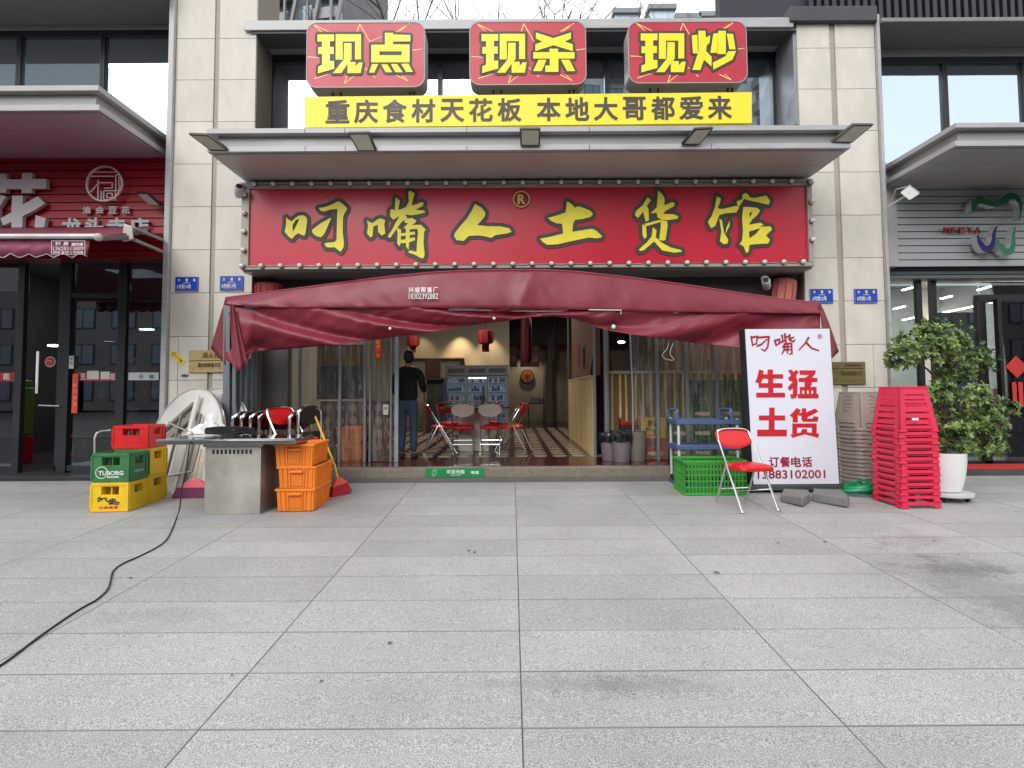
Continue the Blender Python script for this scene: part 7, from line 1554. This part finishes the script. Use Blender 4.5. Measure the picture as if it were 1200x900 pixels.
q = MB(); q.at((.01, .01, 1.6), (0, 0, 0)); q.lathe([(.055, -.1), (.08, -.06), (.09, -.02), (.092, .02), (.08, .075), (.045, .105), (.001, .115)], 20, sy=1.12); q.build('hair', mat('black hair', (.01, .009, .009), .6, 0, .3, 40), tpn, smooth=180)
for s in (-1, 1):
    q = MB(); q.at((.01+s*.085, .03, 1.57)); q.sphere((0, 0, 0), .022, 8, sz=1.4); q.build('ear', SKN, tpn)
    q = MB(); q.hexa([(s*.11-.045, -.06, .0), (s*.11+.045, -.06, .0), (s*.11+.045, .19, .0), (s*.11-.045, .19, .0), (s*.11-.04, -.055, .085), (s*.11+.04, -.055, .085), (s*.11+.035, .17, .05), (s*.11-.035, .17, .05)]); q.build('shoe', BLKP, tpn, bev=.02)
    hx, hy, hz = (-.2, .2, .91) if s < 0 else (.262, .25, 1.055)
    q = MB(); q.at((hx, hy, hz), (-.9 if s < 0 else -1.4, 0, 0)); q.hexa([(-.036, -.014, -.04), (.036, -.014, -.04), (.036, .014, -.04), (-.036, .014, -.04), (-.04, -.012, .05), (.04, -.012, .05), (.04, .012, .05), (-.04, .012, .05)])
    for f_ in range(4): x = -.03+f_*.02; q.tube([(x, 0, .045), (x, .01, .085), (x, .03, .11-.008*abs(f_-1.5))], [.0095, .009, .007], 6)
    q.tube([(s*-.036, 0, -.01), (s*-.062, .01, .03), (s*-.06, .02, .06)], [.012, .011, .008], 6); q.build('hand', SKN, tpn)

# ================================================================== FAR BUILDINGS AND TREES
def tower(lab, x, y, w_, d_, h, m, wm, fh=3.0, nw=6, balc=True, base=0, rot=0, name='apartment_tower'):
    t = thing(name, lab, 'building', (x, y, base), rot); q = MB(); q.box(-w_/2, w_/2, -d_/2, d_/2, 0, h); q.build('wall', m, t)
    nf = int(h/fh); cell = w_/nw; win = None
    for f in range(max(0, nf-14), nf):
        for i in range(nw):
            zz = f*fh+.8; xx = -w_/2+cell*(i+.5)
            if win is None:
                q = MB(); q.box(-cell*.3, cell*.3, -.06, .02, 0, 1.7); win = q.build('window', DGREY, t); q = MB(); q.box(-cell*.27, -.05, -.08, -.061, .08, 1.62); q.box(.05, cell*.27, -.08, -.061, .08, 1.62); pn = q.build('pane', wm, win); win.location = (xx, -d_/2, zz)
            else:
                o = win.copy(); COL.objects.link(o); o.location = (xx, -d_/2, zz); p2 = pn.copy(); COL.objects.link(p2); p2.parent = o
    if balc:
        bm_ = None
        for f in range(max(0, nf-14), nf):
            for i in range(0, nw, 2):
                xx = -w_/2+cell*(i+.5)
                if bm_ is None: q = MB(); q.box(-cell*.48, cell*.48, -1.3, 0, -.12, 0); q.box(-cell*.48, cell*.48, -1.3, -1.24, 0, 1.0); q.box(-cell*.48, -cell*.46, -1.24, 0, 0, 1.0); q.box(cell*.46, cell*.48, -1.24, 0, 0, 1.0); bm_ = q.build('balcony', mat('balcony slab', (.3, .3, .31), .6), t)
                else: o = bm_.copy(); COL.objects.link(o)
                (bm_ if f == max(0, nf-14) and i == 0 else o).location = (xx, -d_/2, f*fh+.1)
    return t
TW = mat('tower render grey', rgb(148, 150, 152), .7, 0, .1, .2); TW2 = mat('tower render pale', rgb(190, 190, 188), .7, 0, .1, .2); PNW = mat('far window glass', rgb(96, 110, 124), .15, .2)
pL = P(376, 0, 55)
t = tower('dark grey apartment block with balconies showing over the roof at the upper left', XA(366, 0, 62), 62, 13.6, 12, 52, mat('dark tower render', rgb(84, 86, 90), .6, 0, .2, .3), PNW, nw=5, rot=math.radians(-9))
q = MB()
for k in range(6):
    x = -6.4+k*2.5; q.beam((x, -7.6, 34), (x+2.4, -7.6, 46), .32); q.beam((x+.2, -7.65, 30), (x+.2, -7.65, 52), .22)
q.build('facade_brace', mat('dark lattice', (.16, .165, .17), .5), t)['kind'] = 'stuff'
# distant block right
xx = XA(755, 10, 95); zz = ZA(755, 8, 95)
t = thing('rooftop_block', 'pale distant building top with glass roof boxes above the lightbox signs', 'building', (xx, 95, 0))
for px0_, px1_, py0_, in ((720, 749, 9.5), (761, 790, 5), (792, 818, 16), (820, 846, 14)):
    a = XA(px0_, 10, 95)-xx; b = XA(px1_, 10, 95)-xx; zt__ = ZA(755, py0_, 95); q = MB(); q.box(a, b, 0, 6, 40, zt__-1.2); q.build('roof_box', mat('pale blue far glass', rgb(176, 194, 206), .3), t); q = MB(); q.box(a-.3, b+.3, -.6, 6.5, zt__-1.15, zt__-.3); q.build('roof_slab', mat('far roof slab', rgb(120, 124, 128), .6), t)
a = XA(722, 10, 95)-xx; b = XA(848, 10, 95)-xx; q = MB(); q.box(a, b, 1, 6, 20, ZA(755, 17.5, 95)); q.build('wall', TW2, t)
# dark building with slanted eave at right
t = thing('dark_building', 'dark modern building with a slanted eave above the right pillar', 'building', (XA(960, 0, 16), 16, 0))
q = MB(); X_ = lambda px, py, Y: P(px, py, Y)-Vector(t.location)
a = [X_(868, 24, 15), X_(1045, 24, 15), X_(1045, 24, 18), X_(868, 24, 18), X_(900, -14, 15), X_(1045, -60, 15), X_(1045, -60, 18), X_(900, -14, 18)]; q.hexa(a); q.build('wall', mat('dark navy cladding'), t)
q = MB(); q.beam(X_(861, 26, 14.8), X_(905, -20, 14.8), .25, .3); q.build('eave', mat('grey eave', rgb(120, 124, 128), .5), t)
q = MB(); q.beam(X_(872, 26, 14.85), X_(890, 4, 14.85), .06, .06); q.build('downpipe', mat('pale pipe', (.5, .5, .5), .5), t)
q = MB(); q.beam(X_(866.5, 26, 14.6), X_(866.5, -10, 14.6), .08, .08); q.build('lamp_mast', mat('pale pipe'), t)
# bare winter trees behind the building
BKM = mat('winter bark', rgb(96, 86, 80), .8, 0, .2, 6)
def bare_tree(px, Y, lab, seed, h=17.5, spread=1.):
    rnd = random.Random(seed); x = XA(px, 10, Y); t = thing('bare_tree', lab, 'tree', (x, Y, 0), group='bare winter trees beyond the roof'); q = MB(); tw = MB()
    def br(p, d, L_, r, lv):
        n = 4; pts = [p]; rs = [r]
        for k in range(n): d = (d+Vector((rnd.gauss(0, .09), rnd.gauss(0, .09), rnd.gauss(.02, .05)))).normalized(); pts.append(pts[-1]+d*L_/n); rs.append(r*(1-.4*(k+1)/n))
        (q if lv < 2 else tw).tube(pts, rs, 6 if lv < 2 else 4, cap=False)
        if lv < 5:
            for k in range(3 if lv else 5):
                i = rnd.randint(2, n); a = rnd.uniform(0, 2*PI); e = rnd.uniform(.35, .75); u_ = d.orthogonal().normalized(); w_ = d.cross(u_); br(pts[i], (d*math.cos(e)+(u_*math.cos(a)+w_*math.sin(a))*math.sin(e)*spread).normalized(), L_*rnd.uniform(.6, .8), rs[i]*.6, lv+1)
    br(Vector((0, 0, 0)), Vector((0, 0, 1)), h*.42, .24, 0); q.build('trunk', BKM, t); tw.build('crown', BKM, t)['kind'] = 'stuff'
bare_tree(470, 17, 'bare tree twigs left of centre above the parapet', 1)
bare_tree(560, 19, 'bare tree twigs near the centre above the parapet', 2, 18.5)
bare_tree(640, 18, 'bare tree twigs between the middle and right lightbox signs', 3)
bare_tree(815, 17, 'bare tree twigs right of the right lightbox sign', 4)
# across the street behind the photographer (mirrored in the windows)
tower('grey tower block across the street, mirrored in the left upper windows', -57, -42, 16, 14, 60, TW, PNW, rot=PI+.2, nw=7)
tower('pale tower block across the street, mirrored in the middle upper windows', 17, -52, 26, 14, 66, TW2, PNW, rot=PI-.1, nw=9)
tower('long low block across the street behind the photographer', 0, -34, 170, 8, 10, mat('low block render', rgb(112, 112, 112), .7, 0, .2, .4), PNW, rot=PI, nw=50, balc=False, name='street_block')
def leafy(x, y, lab, seed):  # unseen trees added to darken the lower reflections in the glass
    rnd = random.Random(seed); t = thing('added_tree', lab, 'tree', (x, y, -.1), group='added unseen trees behind the photographer'); q = MB(); q.tube([(0, 0, 0), (.05, 0, 1.4), (0, .1, 2.8)], [.16, .13, .1], 8); q.build('trunk', BKM, t); q = MB()
    for k in range(1500):
        d = Vector((rnd.gauss(0, 1), rnd.gauss(0, 1), rnd.gauss(0, 1))).normalized(); r = rnd.uniform(.3, 1)**.5; p = Vector((d.x*2.2, d.y*2., 3.9+d.z*1.7))*1*(1) if False else Vector((d.x*2.2*r, d.y*2*r, 3.9+d.z*1.7*r)); u_ = Vector((rnd.gauss(0, 1), rnd.gauss(0, 1), rnd.gauss(0, 1))).normalized()*.2; w_ = u_.orthogonal().normalized()*.14; q.add([p-u_, p+w_, p+u_, p-w_], [(0, 1, 2, 3)])
    q.build('crown', LM[2], t)['kind'] = 'stuff'
for k, x in enumerate((-13, -6.5, 0.5, 7, 14)): leafy(x, -13-.5*(k % 2), ['first', 'second', 'third', 'fourth', 'fifth'][k]+' added leafy tree from the left, unseen behind the photographer', 30+k)
# fallen leaves and litter on the paving
LF = mat('dry leaf', rgb(84, 76, 58), .8, 0, .3)
for k, (px, py, s_) in enumerate(((549, 646, .035), (556, 648, .03), (840, 672, .04), (457, 755, .028), (153, 678, .03), (912, 637, .03), (967, 636, .03), (1095, 635, .025), (377, 800, .02), (272, 793, .02))):
    p = PG(px, py); p.z = gz(p.y)+.004; s_ *= .6; q = MB(); q.add([(-s_, 0, 0), (-s_*.3, s_*.45, .006), (s_*.6, s_*.35, .002), (s_, 0, .008), (s_*.5, -s_*.4, .003), (-s_*.4, -s_*.5, .007)], [(0, 1, 2, 3, 4, 5)]); o = q.build('fallen_leaf', LF); o.location = p; o.rotation_euler = (0, 0, k*1.3)
    tag(o, ['brown leaf near the middle of the paving, left one of a close pair', 'brown leaf near the middle of the paving, right one of a close pair', 'lone dark leaf on the paving below the utility cart', 'tiny leaf on the paving left of the centre joint', 'small leaf on the paving beside the black cable', 'small leaf on the paving just in front of the chair', 'small leaf on the paving below the stone blocks', 'small leaf beside the reddish stain on the paving', 'tiny dark speck of litter at the lower left of centre', 'tiny dark speck of litter low on the left paving'][k], 'leaf', 'fallen leaves on the paving')
